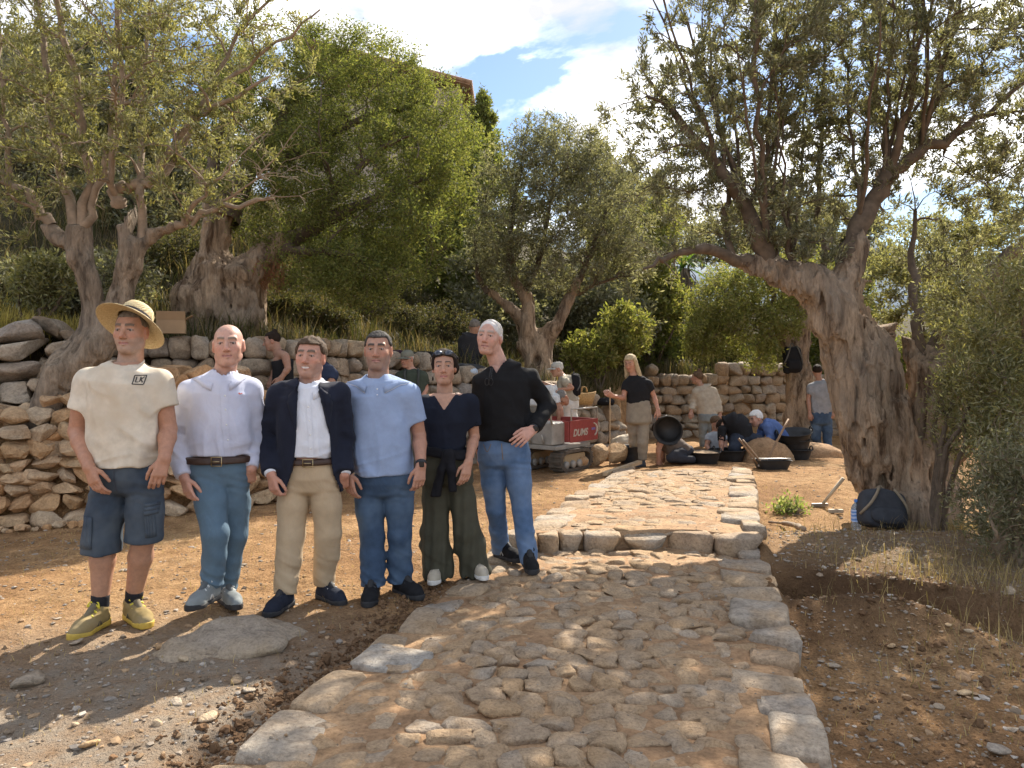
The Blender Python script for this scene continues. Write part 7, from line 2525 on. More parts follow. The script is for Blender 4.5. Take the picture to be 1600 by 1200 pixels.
def man_black():
    Y = 5.45
    j = lambda x, y, dy=0.0: P(x, y, Y + dy)
    pe = Person('tall balding man in black sweater and blue jeans with hand on hip', (-0.1, Y, 0))
    pe.skin = np.array((0.54, 0.285, 0.21))
    pe.head(j(765, 527), -16, 1, -6, 1.06, neck=j(781, 574, 0.03), heavy=0.2, neck_r=0.062, brow=(0.34, 0.25, 0.20), scalp=((0.62, 0.58, 0.54), 0.75))
    shl, shr = j(755, 596, 0.0), j(826, 592, 0.02)
    el, er = j(748, 655, 0.10), j(857, 633, 0.12)
    wl, wr = j(751, 705, 0.05), j(833, 671, -0.15)
    pe.arm(shl, el, wl, P(754, 735, Y + 0.04) - wl, (0.5, 0.8, 0), 1, 22, 1.0, 1.0, start=0.7)
    pe.arm(shr, er, wr, P(804, 694, Y - 0.26) - wr, (-0.25, 0.8, -0.35), -1, 17, 1.0, 1.08, start=0.8, spread=0.6)
    rows = [(566, 768, 797, 0.065), (578, 758, 816, 0.10), (595, 746, 828, 0.128), (625, 744, 826, 0.14), (660, 747, 825, 0.142), (690, 748, 824, 0.138)]
    C, A, B = rows_px(rows, Y)
    legs = [(j(768, 715, 0.02), j(775, 795, 0.06), V3((P(782, 868, 5.68)[0], 5.68, 0.11))), (j(806, 715), j(816, 797, -0.02), V3((P(825, 884, 5.42)[0], 5.42, 0.11)))]
    std_core(pe, C, A, B, [shl, shr], legs)
    blk = cloth('black_knit', (0.010, 0.010, 0.011), wr=0.3)
    vp = j(776, 583)
    f, lo, hi = top_garment(pe, C, A, B, [shl, shr], [(shl, el, wl), (shr, er, wr)], (0.070, 0.062, 0.050), 1.95, j(0, 687)[2], (pe.neck + (0, -0.015, 0.04), (0.082, 0.088, 0.062)), 121, 0.008, arm_amp=0.010,
                            vneck=((vp[0], Y - 0.03, vp[2]), j(0, 560)[2], 0.06), trap=0.046)
    sh = pe.garment('sweater', f, lo, hi, blk)
    rp = [(680, 748, 824, 0.118), (705, 746, 828, 0.14), (735, 748, 828, 0.13)]
    C2, A2, B2 = rows_px(rp, Y)
    f, lo, hi = trousers(C2, A2, B2, legs, [0.103, 0.090, 0.072, 0.068, 0.064], j(0, 685)[2], [0.075, 0.075], 131, 0.007, knee_amp=0.010)
    jn = pe.garment('jeans', f, lo, hi, DENIM_L)
    bvh = on_mesh([jn])
    s = Y / F
    q = lambda x, y: ((x - CX) * s, CAMZ - (y - HY) * s)
    mb = MB()
    stroke_on(mb, bvh, [q(784, 690), q(786, 715)], 0.006, 0.003, 8)
    stroke_on(mb, bvh, [q(756, 692), q(762, 703), q(768, 691)], 0.005, 0.003, 10)
    if mb.n: mb.build('seam', plain('seam_thread', (0.2, 0.15, 0.1)), jn)
    bs = cloth('shoe_black2', (0.013, 0.013, 0.014), wr=0.1)
    for (h0, k0, a0), ang in zip(legs, (R(40), R(8))):
        fw = np.array([math.sin(ang), -math.cos(ang), 0])
        shoe(pe.root, a0 - fw * 0.06, ang, 0.055, bs, SOLE_DARK, 0.30, bs, plain('shoe_stripe', (0.35, 0.36, 0.35), 0.6) if ang > 0.3 else None)
    watch(pe, wr - (wr - er) * 0.05, wr - er, plain('strap_black', (0.02, 0.02, 0.022), 0.5), 0.033)
    # reading glasses hooked in the neckline
    g = thing('eyeglasses', 'folded black eyeglasses hanging from neckline of black sweater', 'glasses', tuple(vp + (0, -0.15, 0)))
    gm = plain('glasses_black', (0.01, 0.01, 0.012), 0.3)
    b2 = on_mesh([sh])
    x0, z0 = q(766, 577)
    yy = Y - 0.15
    mb = MB(); mb.tube([V3((x0 + 0.008, yy, z0 + 0.01)), V3((x0, yy - 0.008, z0 - 0.05)), V3((x0 - 0.008, yy - 0.008, z0 - 0.10))], [0.0035] * 3, 6)
    mb.build('temple_arm', gm, g, True)
    mb = MB(); mb.tube([V3((x0 + 0.018, yy, z0 + 0.01)), V3((x0 + 0.012, yy - 0.008, z0 - 0.05)), V3((x0 + 0.004, yy - 0.008, z0 - 0.10))], [0.003] * 3, 6)
    mb.build('temple_arm', gm, g, True)
    for dx in (-0.018, 0.010):
        th = np.linspace(0, 2 * math.pi, 15)
        mb = MB(); mb.tube([V3((x0 + dx + 0.014 * math.cos(t), yy - 0.014, z0 - 0.085 + 0.024 * math.sin(t))) for t in th], [0.0028] * 15, 5, False)
        mb.build('rim', gm, g, True)
    pe.hair(hair_mat('hair_white', (0.55, 0.52, 0.48), 0.15), 0.003, -0.004, 0.95, 0.13, rough=0.003)
    pe.finish()


def front_people():
    for f in (man_hat, man_bald, man_blazer, man_polo, woman_navy, man_black):
        f()
        print(f.__name__, round(time.time() - T0, 1))
# ------------------------------------------------------------------ people at work behind
def worker(label, Y, base_px, head, torso, arms, shirt, sleeve_t=0.55, legs=None, pants=None, split=None, skin=(0.43, 0.22, 0.145), side=(1, 0, 0), hair=None, hair_kw=None,
           arm_r=(0.062, 0.064, 0.045), leg_r=(0.090, 0.082, 0.066, 0.060, 0.055), shoes=None, shoe_mat=None, size=1.0, amp=0.008, curl=30, names=('t_shirt', 'trousers'), hem=None, bottoms=None,
           fem=0.0, neck_r=0.055, extra_hair=None, bare_leg=False, straps=False, seed=1, base_z=None, tank=False):
    """head: (px,py,dy,yaw,pitch,roll); torso rows from neck to seat: (px,py,dy,half width,half depth); split: index of the waist row"""
    j = lambda t: P(t[0], t[1], Y + (t[2] if len(t) > 2 else 0.0))
    bx = (base_px - CX) / F * Y
    pe = Person(label, (bx, Y, ground_z(bx, Y) if base_z is None else base_z), far=True)
    pe.skin = np.array(skin)
    pe.seed = seed
    neck = j(torso[0])
    hc = P(head[0], head[1], Y + head[2])
    pe.head(hc, head[3], head[4], head[5], size, neck=neck, fem=fem, neck_r=neck_r, brow=(0.08, 0.06, 0.05), eyes=False)
    C = [j(t) for t in torso]; A = [t[3] for t in torso]; B = [t[4] for t in torso]
    split = split or len(torso) - 2
    J = [tuple(j(q) for q in a[:3]) for a in arms]
    for (s0, e0, w0), a in zip(J, arms):
        hd = a[3] if len(a) > 3 else None
        d = (j(hd) - w0) if hd is not None else (w0 - e0)
        sg = 1 if s0[0] < C[1][0] else -1
        pe.arm(s0, e0, w0, d, (0.3 * sg, 0.9, 0), sg, curl, 0.95 if not fem else 0.85, 1.0, start=0.1 if tank else (0.35 if sleeve_t <= 1 else 0.7))
    sh = [a[0] for a in J]
    # body under the clothes
    L = [tuple(j(q) for q in l[:3]) for l in legs] if legs else []
    def core(p):
        d = eloft(p, C, [max(.03, a - .03) for a in A], [max(.03, b - .03) for b in B], side)
        for s0 in sh:
            d = smin(d, rcone(p, s0, neck, 0.046, 0.044), 0.05)
        for h0, k0, a0 in L:
            d = smin(d, chain(p, [h0, (h0 + k0) / 2, k0, k0 + (a0 - k0) * .35, a0], [.07, .062, .048, .050, .034], .02), .02)
        return d
    pts = C + sh + [q for l in L for q in l]
    lo, hi = bounds(pts, 0.16)
    pe.core(core, lo, hi)
    # shirt
    Cs, As, Bs = C[:split + 1], A[:split + 1], B[:split + 1]
    if tank:
        def ft(p):
            d = eloft(p, C[1:split + 1], A[1:split + 1], B[1:split + 1], side) - creases(p, amp * .6, seed)
            u = unit(C[1] - C[2])
            d = smax(d, (p - C[1]) @ u + 0.02, 0.01)
            for s0 in sh:
                d = np.minimum(d, rcone(p, V3(s0) * 0.45 + C[1] * 0.55 + u * 0.07, C[1] * 0.75 + V3(s0) * 0.25 - u * 0.05, 0.026, 0.05))
            return d
        lo, hi = bounds(Cs + sh, 0.15)
        pe.garment(names[0], ft, lo, hi, shirt)
    else:
        f, lo, hi = top_garment(pe, Cs, As, Bs, sh, J, arm_r, sleeve_t, hem, (neck + (0, 0, 0.03), (0.06, 0.065, 0.045)), seed, amp, side=side, k=0.04, arm_amp=amp)
        pe.garment(names[0], f, lo, hi, shirt)
    if pants is not None:
        Cp, Ap, Bp = C[split:], A[split:], B[split:]
        if len(Cp) == 1:
            Cp = [C[split - 1] * 0.3 + C[split] * 0.7] + Cp; Ap = [A[split]] * 2; Bp = [B[split]] * 2
        bz = bottoms or [-9] * len(L)
        def fp(p):
            d = eloft(p, Cp, Ap, Bp, side)
            for (h0, k0, a0), b_ in zip(L, bz):
                e = chain(p, [h0, h0 + (k0 - h0) * .5, k0, k0 + (a0 - k0) * .45, a0], list(leg_r), .02)
                e = e - creases(p, amp, seed + 3, 8, 12)
                e = smax(e, b_ - p[:, 2], .006)
                d = smin(d, e, .03)
            return d
        lo, hi = bounds(Cp + [q for l in L for q in l], 0.16)
        pe.garment(names[1], fp, lo, hi, pants)
    if hair is not None:
        pe.hair(hair, extra=extra_hair, **(hair_kw or {}))
    if shoes:
        for (h0, k0, a0), ang in zip(L, shoes):
            if ang is None:
                continue
            fw = np.array([math.sin(ang), -math.cos(ang), 0])
            shoe(pe.root, a0 - fw * 0.055, ang, a0[2] - 0.09, shoe_mat or SOLE_DARK, SOLE_DARK, 0.28)
    pe.finish()
    return pe


def cap(pe, label, mat, peak=0.07):
    """baseball cap on a head"""
    c = pe.hc + pe.hM @ V3((0, -0.012, 0.040)) * pe.hs
    o = thing('cap', label, 'cap', tuple(c))
    mb = MB(); mb.lathe(c, [(0.088, -0.005), (0.090, 0.02), (0.080, 0.055), (0.050, 0.078), (0.001, 0.084)], 20, pe.hM, sx=0.92, sy=1.14)
    mb.build('crown', mat, o, True)
    V = []
    for t in np.linspace(-1.1, 1.1, 11):
        for r, z in ((0.092, 0.0), (0.092 + peak, -0.012)):
            V.append(c + pe.hM @ V3((math.sin(t) * r * 0.92, math.cos(t) * r * 1.14, z - 0.02 * math.sin(t) ** 2)))
    Fq = np.array([(2 * i, 2 * i + 1, 2 * i + 3, 2 * i + 2) for i in range(10)])
    q = part('peak', np.array(V), Fq, mat, o)
    md = q.modifiers.new('t', 'SOLIDIFY'); md.thickness = 0.005
    return o


def backpack(label, c, size, M, mat, seed=1, straps=True, web=(0.10, 0.095, 0.085)):
    """soft rucksack: body, front pocket, lid, straps. M columns: side, outward, up"""
    o = thing('backpack', label, 'backpack', tuple(c))
    w, d, h = size
    M = np.asarray(M, float)
    def loc(p):
        return (p - V3(c)) @ M
    def body(p):
        q = loc(p)
        wz = 1 - 0.18 * np.clip(q[:, 2] / h, 0, 1)
        r = (np.abs(q[:, 0] / (w / 2 * wz)) ** 5 + np.abs(q[:, 1] / (d / 2)) ** 4 + np.abs(q[:, 2] / (h / 2)) ** 5) ** (1 / 4.5)
        return (r - 1) * min(w, d) / 2 - creases(p, 0.008, seed, 10, 10)
    ext = np.abs(M) @ (V3((w, d, h)) / 2 * 1.25) + 0.03
    V, Q = surf(body, V3(c) - ext, V3(c) + ext, 0.012)
    part('bag_body', V, Q, mat, o)
    c2 = V3(c) + M @ V3((0, d * 0.48, -h * 0.20))
    def pocket(p):
        q = (p - c2) @ M
        r = (np.abs(q[:, 0] / (w * .36)) ** 3 + np.abs(q[:, 1] / (d * .24)) ** 2.4 + np.abs(q[:, 2] / (h * .22)) ** 3) ** (1 / 2.8)
        return (r - 1) * d * .24 - creases(p, 0.004, seed + 2, 14, 14)
    V, Q = surf(pocket, c2 - ext, c2 + ext, 0.012)
    part('front_pocket', V, Q, mat, o)
    if straps:
        web = plain('webbing%d' % int(web[0] * 100), web, 0.8)
        for sx in (-1, 1):
            mb = MB()
            pts = [V3(c) + M @ V3(t) for t in ((sx * w * .16, d * .40, h * .52), (sx * w * .27, d * .54, h * .30), (sx * w * .40, d * .54, h * .05), (sx * w * .52, d * .2, -h * .2))]
            mb.tube(spline(pts, 10), [0.014] * 10, 5)
            mb.build('strap', web, o, True)
        mb = MB(); mb.tube(spline([V3(c) + M @ V3(t) for t in ((-w * .12, -d * .1, h * .48), (0, -d * .12, h * .62), (w * .12, -d * .1, h * .48))], 9), [0.009] * 9, 5)
        mb.build('carry_loop', web, o, True)
    return o


def back_people():
    dk = hair_mat('hair_darkbrown', (0.022, 0.014, 0.010))
    brown = hair_mat('hair_mid', (0.12, 0.075, 0.045))
    blonde = hair_mat('hair_blonde', (0.46, 0.36, 0.22), 0.25)
    white = hair_mat('hair_white', (0.55, 0.52, 0.48), 0.15)
    greyh = hair_mat('hair_grey', (0.20, 0.18, 0.16))
    blackc = cloth('black_cotton', (0.014, 0.014, 0.016))
    # woman in a tank top behind the rubble
    e = lambda q: np.minimum(ell(q, (0, -0.06, 0.115), (0.034, 0.034, 0.030)), 9)
    worker('woman in black tank top with hair in a bun, side on behind rubble wall', 9.0, 440, (425, 533, 0, -78, -12, 0), [(434, 549, .02, .05, .05), (440, 560, 0, .10, .13), (442, 575, 0, .10, .12), (442, 592, 0, .10, .12), (442, 612, 0, .115, .14), (442, 640, 0, .115, .14)],
           [((446, 556, -.12), (450, 576, -.14), (440, 590, -.16)), ((436, 556, .12), (430, 578, .12), (424, 592, .05))], blackc, legs=[((440, 635, -.06), (440, 690, -.06), (440, 740, -.06)), ((444, 635, .08), (444, 690, .08), (444, 740, .08))], pants=blackc,
           fem=1.0, hair=dk, hair_kw=dict(thick=0.006, a=0.012, b=0.6, front=0.07), extra_hair=e, size=0.93, skin=(0.36, 0.19, 0.13), tank=True, names=('tank_top', 'trousers'), seed=3, split=4, base_z=0.2, side=(0, 1, 0))
    # person half hidden behind the man in the blazer
    worker('person with grey brown hair mostly hidden behind the smiling man\'s head', 9.6, 500, (498, 545, 0, 25, -5, 0), [(500, 566, .02, .05, .05), (502, 577, 0, .16, .10), (503, 600, 0, .16, .12), (503, 625, 0, .15, .12), (503, 650, 0, .16, .13)],
           [((521, 585), (514, 606, -.1), (505, 600, -.2)), ((484, 585), (480, 612), (486, 630, -.1))], cloth('navy_vest', (0.03, 0.04, 0.075)), 0.4, legs=[((497, 650), (497, 700), (497, 745)), ((509, 650), (509, 700), (509, 745))], pants=blackc, hair=greyh, hair_kw=dict(thick=0.016, rough=0.010), size=0.98, seed=4, base_z=0.0)
    # man in green with a cap
    pe = worker('man in cap and sunglasses wearing dark green T-shirt with backpack straps', 10.3, 642, (636, 561, 0, -28, -6, 0), [(641, 577, .02, .05, .05), (643, 586, 0, .18, .10), (644, 605, 0, .19, .125), (645, 630, 0, .18, .13), (645, 655, 0, .17, .13), (645, 668, 0, .17, .13)],
                [((661, 588), (665, 607, .0), (660, 622, -.12)), ((625, 588), (621, 610, .0), (627, 624, -.15))], cloth('dark_green_tee', (0.055, 0.068, 0.050)), 0.72, legs=[((637, 665), (637, 700), (637, 738)), ((653, 665), (653, 700), (653, 738))], pants=cloth('khaki_grey', (0.20, 0.17, 0.13)), shoes=(0, 0.2),
                hair=white, hair_kw=dict(thick=0.004), skin=(0.50, 0.25, 0.17), size=0.98, seed=5)
    cap(pe, 'grey green baseball cap on the man in dark green', cloth('cap_green', (0.20, 0.20, 0.16)))
    for sx in (-1, 1):
        mb = MB()
        mb.tube(spline([P(643 + sx * 10, 577, 10.3 - .04), P(643 + sx * 11, 583, 10.3 - .12), P(643 + sx * 10, 600, 10.3 - .155), P(643 + sx * 13, 622, 10.3 - .12)], 9), [0.016] * 9, 6)
        mb.build('backpack_strap', plain('strap_dark', (0.05, 0.055, 0.05), 0.8), pe.root, True)
    mb = MB(); c = pe.hc + pe.hM @ V3((0, 0.086, 0.012)); mb.tube([pe.hc + pe.hM @ V3((-0.06, 0.07, 0.014)), c, pe.hc + pe.hM @ V3((0.06, 0.07, 0.014))], [0.014, 0.012, 0.014], 8); mb.build('sunglasses', plain('dark_lens', (0.02, 0.025, 0.04), 0.1), pe.root, True)
    # person kneeling on the terrace
    worker('person in dark clothes and cap crouched on the terrace, back turned', 12.4, 734, (742, 511, 0, 165, -20, 0), [(739, 521, 0, .05, .05), (735, 528, 0, .16, .11), (733, 545, 0, .17, .13), (732, 560, 0, .15, .13), (733, 572, 0, .17, .15), (734, 580, 0, .17, .15)],
           [((722, 532), (722, 553), (728, 566, .15)), ((747, 532), (749, 552), (744, 566, .15))], cloth('charcoal_shirt', (0.030, 0.030, 0.034)), 1.9, legs=[((729, 576), (728, 580, .35), (729, 588, -.05)), ((739, 576), (741, 580, .35), (740, 588, -.05))], pants=cloth('charcoal_trousers', (0.045, 0.042, 0.042)),
           hair=greyh, hair_kw=dict(thick=0.012), seed=6, split=4)
    # man with pale cap and small rucksack
    pe = worker('man in pale cap, khaki T-shirt and white shorts wearing small black rucksack', 12.4, 886, (870, 577, 0, -75, -8, 0), [(878, 588, .0, .05, .05), (884, 595, 0, .12, .15), (886, 605, 0, .12, .16), (888, 616, 0, .12, .15), (889, 625, 0, .13, .16), (889, 636, 0, .13, .16)],
                [((884, 597, -.16), (893, 606, -.17), (876, 609, -.18)), ((880, 597, .15), (876, 607, .1), (858, 602, .05))], cloth('khaki_tee', (0.40, 0.36, 0.28)), 0.6, legs=[((887, 634, -.08), (885, 668, -.08), (884, 708, -.08)), ((891, 634, .08), (893, 668, .08), (894, 706, .08))], pants=cloth('white_shorts', (0.62, 0.59, 0.53)), bottoms=[P(0, 657, 12.4)[2]] * 2,
                hair=white, hair_kw=dict(thick=0.006), size=0.98, shoes=(-1.2, -1.2), leg_r=(.11, .11, .105, .10, .10), skin=(0.48, 0.25, 0.16), seed=7, names=('t_shirt', 'shorts'), side=(0, 1, 0))
    cap(pe, 'pale grey cap on the man with small rucksack', cloth('cap_pale', (0.45, 0.43, 0.38)))
    backpack('small black rucksack on the back of the man in khaki', P(898, 603, 12.4), (0.26, 0.14, 0.36), np.array([[0, 1, 0], [1, 0, 0], [0, 0, 1.0]]).T, blackc, 3)
    # man bending over the dumper
    worker('grey haired man in white T-shirt bent double beside the dumper', 11.7, 850, (879, 622, 0, -20, -62, 30), [(871, 617, .03, .055, .055), (864, 615, .05, .17, .11), (851, 617, .08, .16, .13), (842, 626, .1, .15, .13), (838, 636, .1, .16, .14), (836, 645, .1, .16, .14)],
           [((868, 622, -.16), (874, 640, -.2), (873, 657, -.2)), ((866, 618, .18), (876, 640, .1), (878, 658, .05))], cloth('white_tee', (0.66, 0.65, 0.62)), 0.5, legs=[((834, 645, -.05), (836, 680, -.1), (835, 715, 0)), ((840, 645, .15), (842, 680, .1), (841, 713, .15))], pants=cloth('khaki_grey', (0.20, 0.17, 0.13)),
           hair=greyh, hair_kw=dict(thick=0.008), skin=(0.46, 0.235, 0.15), seed=8, shoes=(1.2, 1.2))
    # woman carrying the bucket
    e = lambda q: np.minimum.reduce([rcone(q, (-0.072, -0.01, 0.02), (-0.085, 0.03, -0.22), 0.034, 0.030), rcone(q, (0.072, -0.02, 0.02), (0.125, 0.02, -0.21), 0.034, 0.034), rcone(q, (0, -0.085, 0.0), (0.02, -0.10, -0.20), 0.06, 0.05)])
    worker('woman with long blonde hair in black T-shirt and grey trousers carrying bucket', 11.2, 1000, (985, 567, 0, -32, -24, 0), [(990, 587, .03, .05, .05), (994, 596, 0, .15, .09), (996, 612, 0, .175, .125), (997, 628, 0, .165, .125), (998, 642, 0, .18, .13), (998, 658, 0, .185, .14)],
           [((1013, 600), (1022, 620, .02), (1028, 640, -.08), (1030, 652, -.1)), ((979, 600), (974, 622, -.05), (958, 619, -.22), (950, 614, -.26))], blackc, 0.52, legs=[((990, 655, .08), (991, 690, .16), (993, 707, .34)), ((1006, 655), (1004, 692, -.05), (1004, 720, .02))], pants=cloth('grey_trousers', (0.26, 0.225, 0.175)),
           fem=0.6, hair=blonde, hair_kw=dict(thick=0.014, a=0.0, b=0.62, front=0.07, rough=0.008), extra_hair=e, shoes=(-0.9, -0.9), shoe_mat=cloth('shoe_slate', (0.06, 0.065, 0.08)), skin=(0.50, 0.25, 0.17), size=0.98, seed=9, split=3, hem=P(0, 640, 11.2)[2], leg_r=(.098, .09, .074, .07, .068), bottoms=[-1, P(0, 719, 11.2)[2]])
    # kneeling worker behind the bucket
    worker('kneeling worker in brown T-shirt propped on one straight arm', 11.5, 1056, (1030, 672, .15, -80, -50, 0), [(1034, 680, .1, .05, .05), (1038, 685, .08, .16, .11), (1050, 694, .05, .165, .13), (1060, 702, 0, .16, .14), (1066, 708, 0, .18, .15), (1068, 711, 0, .18, .15)],
           [((1034, 686, -.12), (1029, 702, -.15), (1029, 717, -.15)), ((1040, 684, .2), (1036, 700, .25), (1036, 715, .25))], cloth('brown_tee', (0.135, 0.105, 0.085)), 0.5, legs=[((1064, 708, -.12), (1048, 716, -.22), (1082, 718, -.2)), ((1064, 708, .14), (1048, 714, .22), (1082, 716, .25))], pants=cloth('dark_work_trousers', (0.035, 0.037, 0.045)),
           hair=dk, hair_kw=dict(thick=0.012), seed=10)
    # man with a top knot walking away
    e = lambda q: ell(q, (0, -0.04, 0.135), (0.045, 0.045, 0.040))
    worker('bearded man with top knot in beige jacket and faded jeans walking off', 14.5, 1103, (1089, 590, 0, -125, 0, 0), [(1094, 603, 0, .055, .055), (1099, 609, 0, .19, .11), (1102, 622, 0, .20, .13), (1105, 636, 0, .19, .13), (1106, 648, 0, .19, .14), (1106, 656, 0, .18, .14)],
           [((1087, 612), (1083, 628, .05), (1080, 642, -.05)), ((1115, 612), (1122, 628, .0), (1125, 646, -.05))], cloth('beige_jacket', (0.42, 0.36, 0.28)), 1.9, legs=[((1099, 655), (1098, 682, .05), (1097, 706, .1)), ((1111, 655), (1114, 682, -.05), (1116, 703, .2))], pants=cloth('faded_denim', (0.19, 0.215, 0.22)), arm_r=(.07, .066, .052),
           hair=brown, hair_kw=dict(thick=0.014), extra_hair=e, shoes=(2.4, 2.6), skin=(0.42, 0.22, 0.15), seed=11, split=4, hem=P(0, 649, 14.5)[2], names=('jacket', 'jeans'))
    # seated woman with a plait
    e = lambda q: np.minimum(rcone(q, (0.04, -0.09, -0.01), (0.05, -0.02, -0.27), 0.024, 0.014), 9)
    worker('seated woman in grey T-shirt with long plait beside the tubs', 13.0, 1120, (1119, 661, 0, 50, -15, 0), [(1119, 674, .03, .05, .05), (1119, 680, 0, .15, .09), (1119, 690, 0, .15, .115), (1120, 700, 0, .15, .12), (1120, 708, 0, .17, .15), (1120, 712, 0, .17, .15)],
           [((1108, 683, -.03), (1104, 697, -.1), (1110, 706, -.25)), ((1131, 683), (1134, 697, -.1), (1128, 706, -.2))], cloth('pale_grey_tee', (0.36, 0.38, 0.41)), 0.5, legs=[((1114, 709), (1112, 706, -.4), (1126, 714, -.3)), ((1126, 709), (1134, 705, -.35), (1120, 716, -.25))], pants=blackc, fem=1.0, hair=brown,
           hair_kw=dict(thick=0.012), extra_hair=e, size=0.95, seed=12, skin=(0.46, 0.24, 0.16))
    # crouching in black
    worker('crouching worker all in black with rounded back among the tubs', 12.3, 1148, (1130, 668, .1, -140, -55, 0), [(1132, 664, .05, .055, .055), (1137, 660, .03, .19, .13), (1147, 660, 0, .21, .18), (1154, 668, 0, .21, .19), (1157, 681, 0, .21, .19), (1156, 690, 0, .20, .18)],
           [((1128, 672, -.1), (1127, 690, -.15), (1128, 708, -.2)), ((1146, 668, .25), (1144, 690, .3), (1140, 708, .3))], blackc, 0.95, legs=[((1152, 686, -.14), (1146, 700, -.30), (1160, 712, -.05)), ((1162, 684, .0), (1186, 688, -.05), (1168, 710, .1))], pants=cloth('dark_denim_work', (0.025, 0.032, 0.048)), hair=dk, hair_kw=dict(thick=0.014),
           arm_r=(.066, .058, .05), seed=13, leg_r=(.11, .10, .082, .075, .065), side=(0.7, 0.7, 0), amp=0.006, skin=(0.44, 0.23, 0.16))
    # white haired man in blue
    worker('white haired man in blue shirt kneeling and working with both hands', 12.5, 1205, (1181, 654, 0, -72, -18, 0), [(1190, 664, .02, .055, .055), (1197, 664, 0, .17, .12), (1206, 668, 0, .18, .14), (1214, 677, 0, .17, .145), (1219, 688, 0, .18, .16), (1219, 696, 0, .18, .16)],
           [((1199, 668, -.17), (1205, 685, -.22), (1193, 690, -.3), (1185, 688, -.33)), ((1192, 666, .15), (1188, 680, .05), (1187, 690, -.15))], cloth('blue_work_shirt', (0.085, 0.135, 0.30)), 1.75, legs=[((1214, 695, -.12), (1200, 708, -.35), (1228, 714, -.2)), ((1214, 693, .12), (1198, 704, .2), (1228, 711, .2))], pants=cloth('dark_work_trousers', (0.035, 0.037, 0.045)),
           hair=hair_mat('hair_purewhite', (0.66, 0.65, 0.63), 0.12), hair_kw=dict(thick=0.016, rough=0.008), skin=(0.54, 0.29, 0.21), arm_r=(.072, .064, .055), seed=14, side=(0.25, 1, 0), size=1.05, names=('shirt', 'trousers'))
    # man walking away on the right
    worker('man in grey T-shirt and dark jeans walking away by the far olive', 14.6, 1284, (1277, 580, 0, 158, -4, 0), [(1280, 594, 0, .06, .06), (1282, 600, 0, .19, .11), (1283, 612, 0, .225, .135), (1283, 628, 0, .21, .13), (1283, 645, 0, .195, .14), (1283, 660, 0, .19, .14)],
           [((1266, 605), (1263, 624, .0), (1265, 645, -.1)), ((1300, 605), (1307, 624, .05), (1303, 644, -.05))], cloth('grey_tee', (0.25, 0.26, 0.28)), 0.6, legs=[((1275, 658), (1275, 684, .0), (1280, 702, .25)), ((1292, 658), (1293, 686, -.05), (1294, 710, -.1))], pants=DENIM, hair=dk, hair_kw=dict(thick=0.011),
           shoes=(2.9, 2.7), seed=15, split=4, hem=P(0, 649, 14.6)[2], skin=(0.36, 0.19, 0.13), leg_r=(.10, .094, .078, .074, .07), names=('t_shirt', 'jeans'))
    print('workers', round(time.time() - T0, 1))
# ================================================================== tools and things
RUBBER = plain('black_rubber', (0.022, 0.022, 0.023), 0.55, var=0.3, scale=14, bmp=0.15)
WOOD = plain('pale_wood', (0.42, 0.31, 0.19), 0.75, var=0.25, scale=10, bmp=0.2)
WOOD_D = plain('handle_wood', (0.24, 0.15, 0.085), 0.7, var=0.25, scale=10)
STEEL = plain('worn_steel', (0.32, 0.31, 0.30), 0.45, 0.7, var=0.3, scale=18)


def frame(axis, ref=(0, 0, 1)):
    z = unit(axis); x = unit(np.cross(ref, z)) if abs(z @ V3(ref)) < 0.98 else np.array([1.0, 0, 0]); y = np.cross(z, x)
    return np.stack([x, y, z], 1)


def bucket(label, c, r=0.19, h=0.22, axis=(0, 0, 1), fill=None, group=None, wide=1.35):
    """flexible rubber bucket with two looped handles; c is the middle of its base"""
    o = thing('rubber_bucket', label, 'bucket', tuple(c), group)
    M = frame(axis, (0, 1, 0))
    r0 = r / wide
    mb = MB()
    mb.lathe(c, [(0.001, 0.0), (r0 * 0.96, 0.0), (r0, 0.012), (r0 + (r - r0) * .5, h * .5), (r, h), (r + 0.010, h + 0.004), (r + 0.008, h - 0.010), (r - 0.006, h - 0.004), (r0 + (r - r0) * .5 - .006, h * .5), (r0 - .006, 0.016), (0.001, 0.014)], 28, M)
    mb.build('tub', RUBBER, o, True)
    for sx in (-1, 1):
        mb = MB()
        pts = [V3(c) + M @ V3((sx * (r + 0.004), t * 0.065, h + z)) for t, z in ((-1, -0.004), (-.8, .035), (0, .055), (.8, .035), (1, -0.004))]
        mb.tube(spline(pts, 11), [0.010] * 11, 6); mb.build('handle', RUBBER, o, True)
    if fill is not None:
        mb = MB(); rr = r0 + (r - r0) * .85 - .008
        V, Fa = ICO[3]
        Vf = V * (rr, rr, 0.035); Vf[:, 2] += 0.012 * fbm(V * 5, 2, 4)
        part('contents', V3(c) + (Vf + (0, 0, h * .85)) @ M.T, Fa, fill, o)
    return o


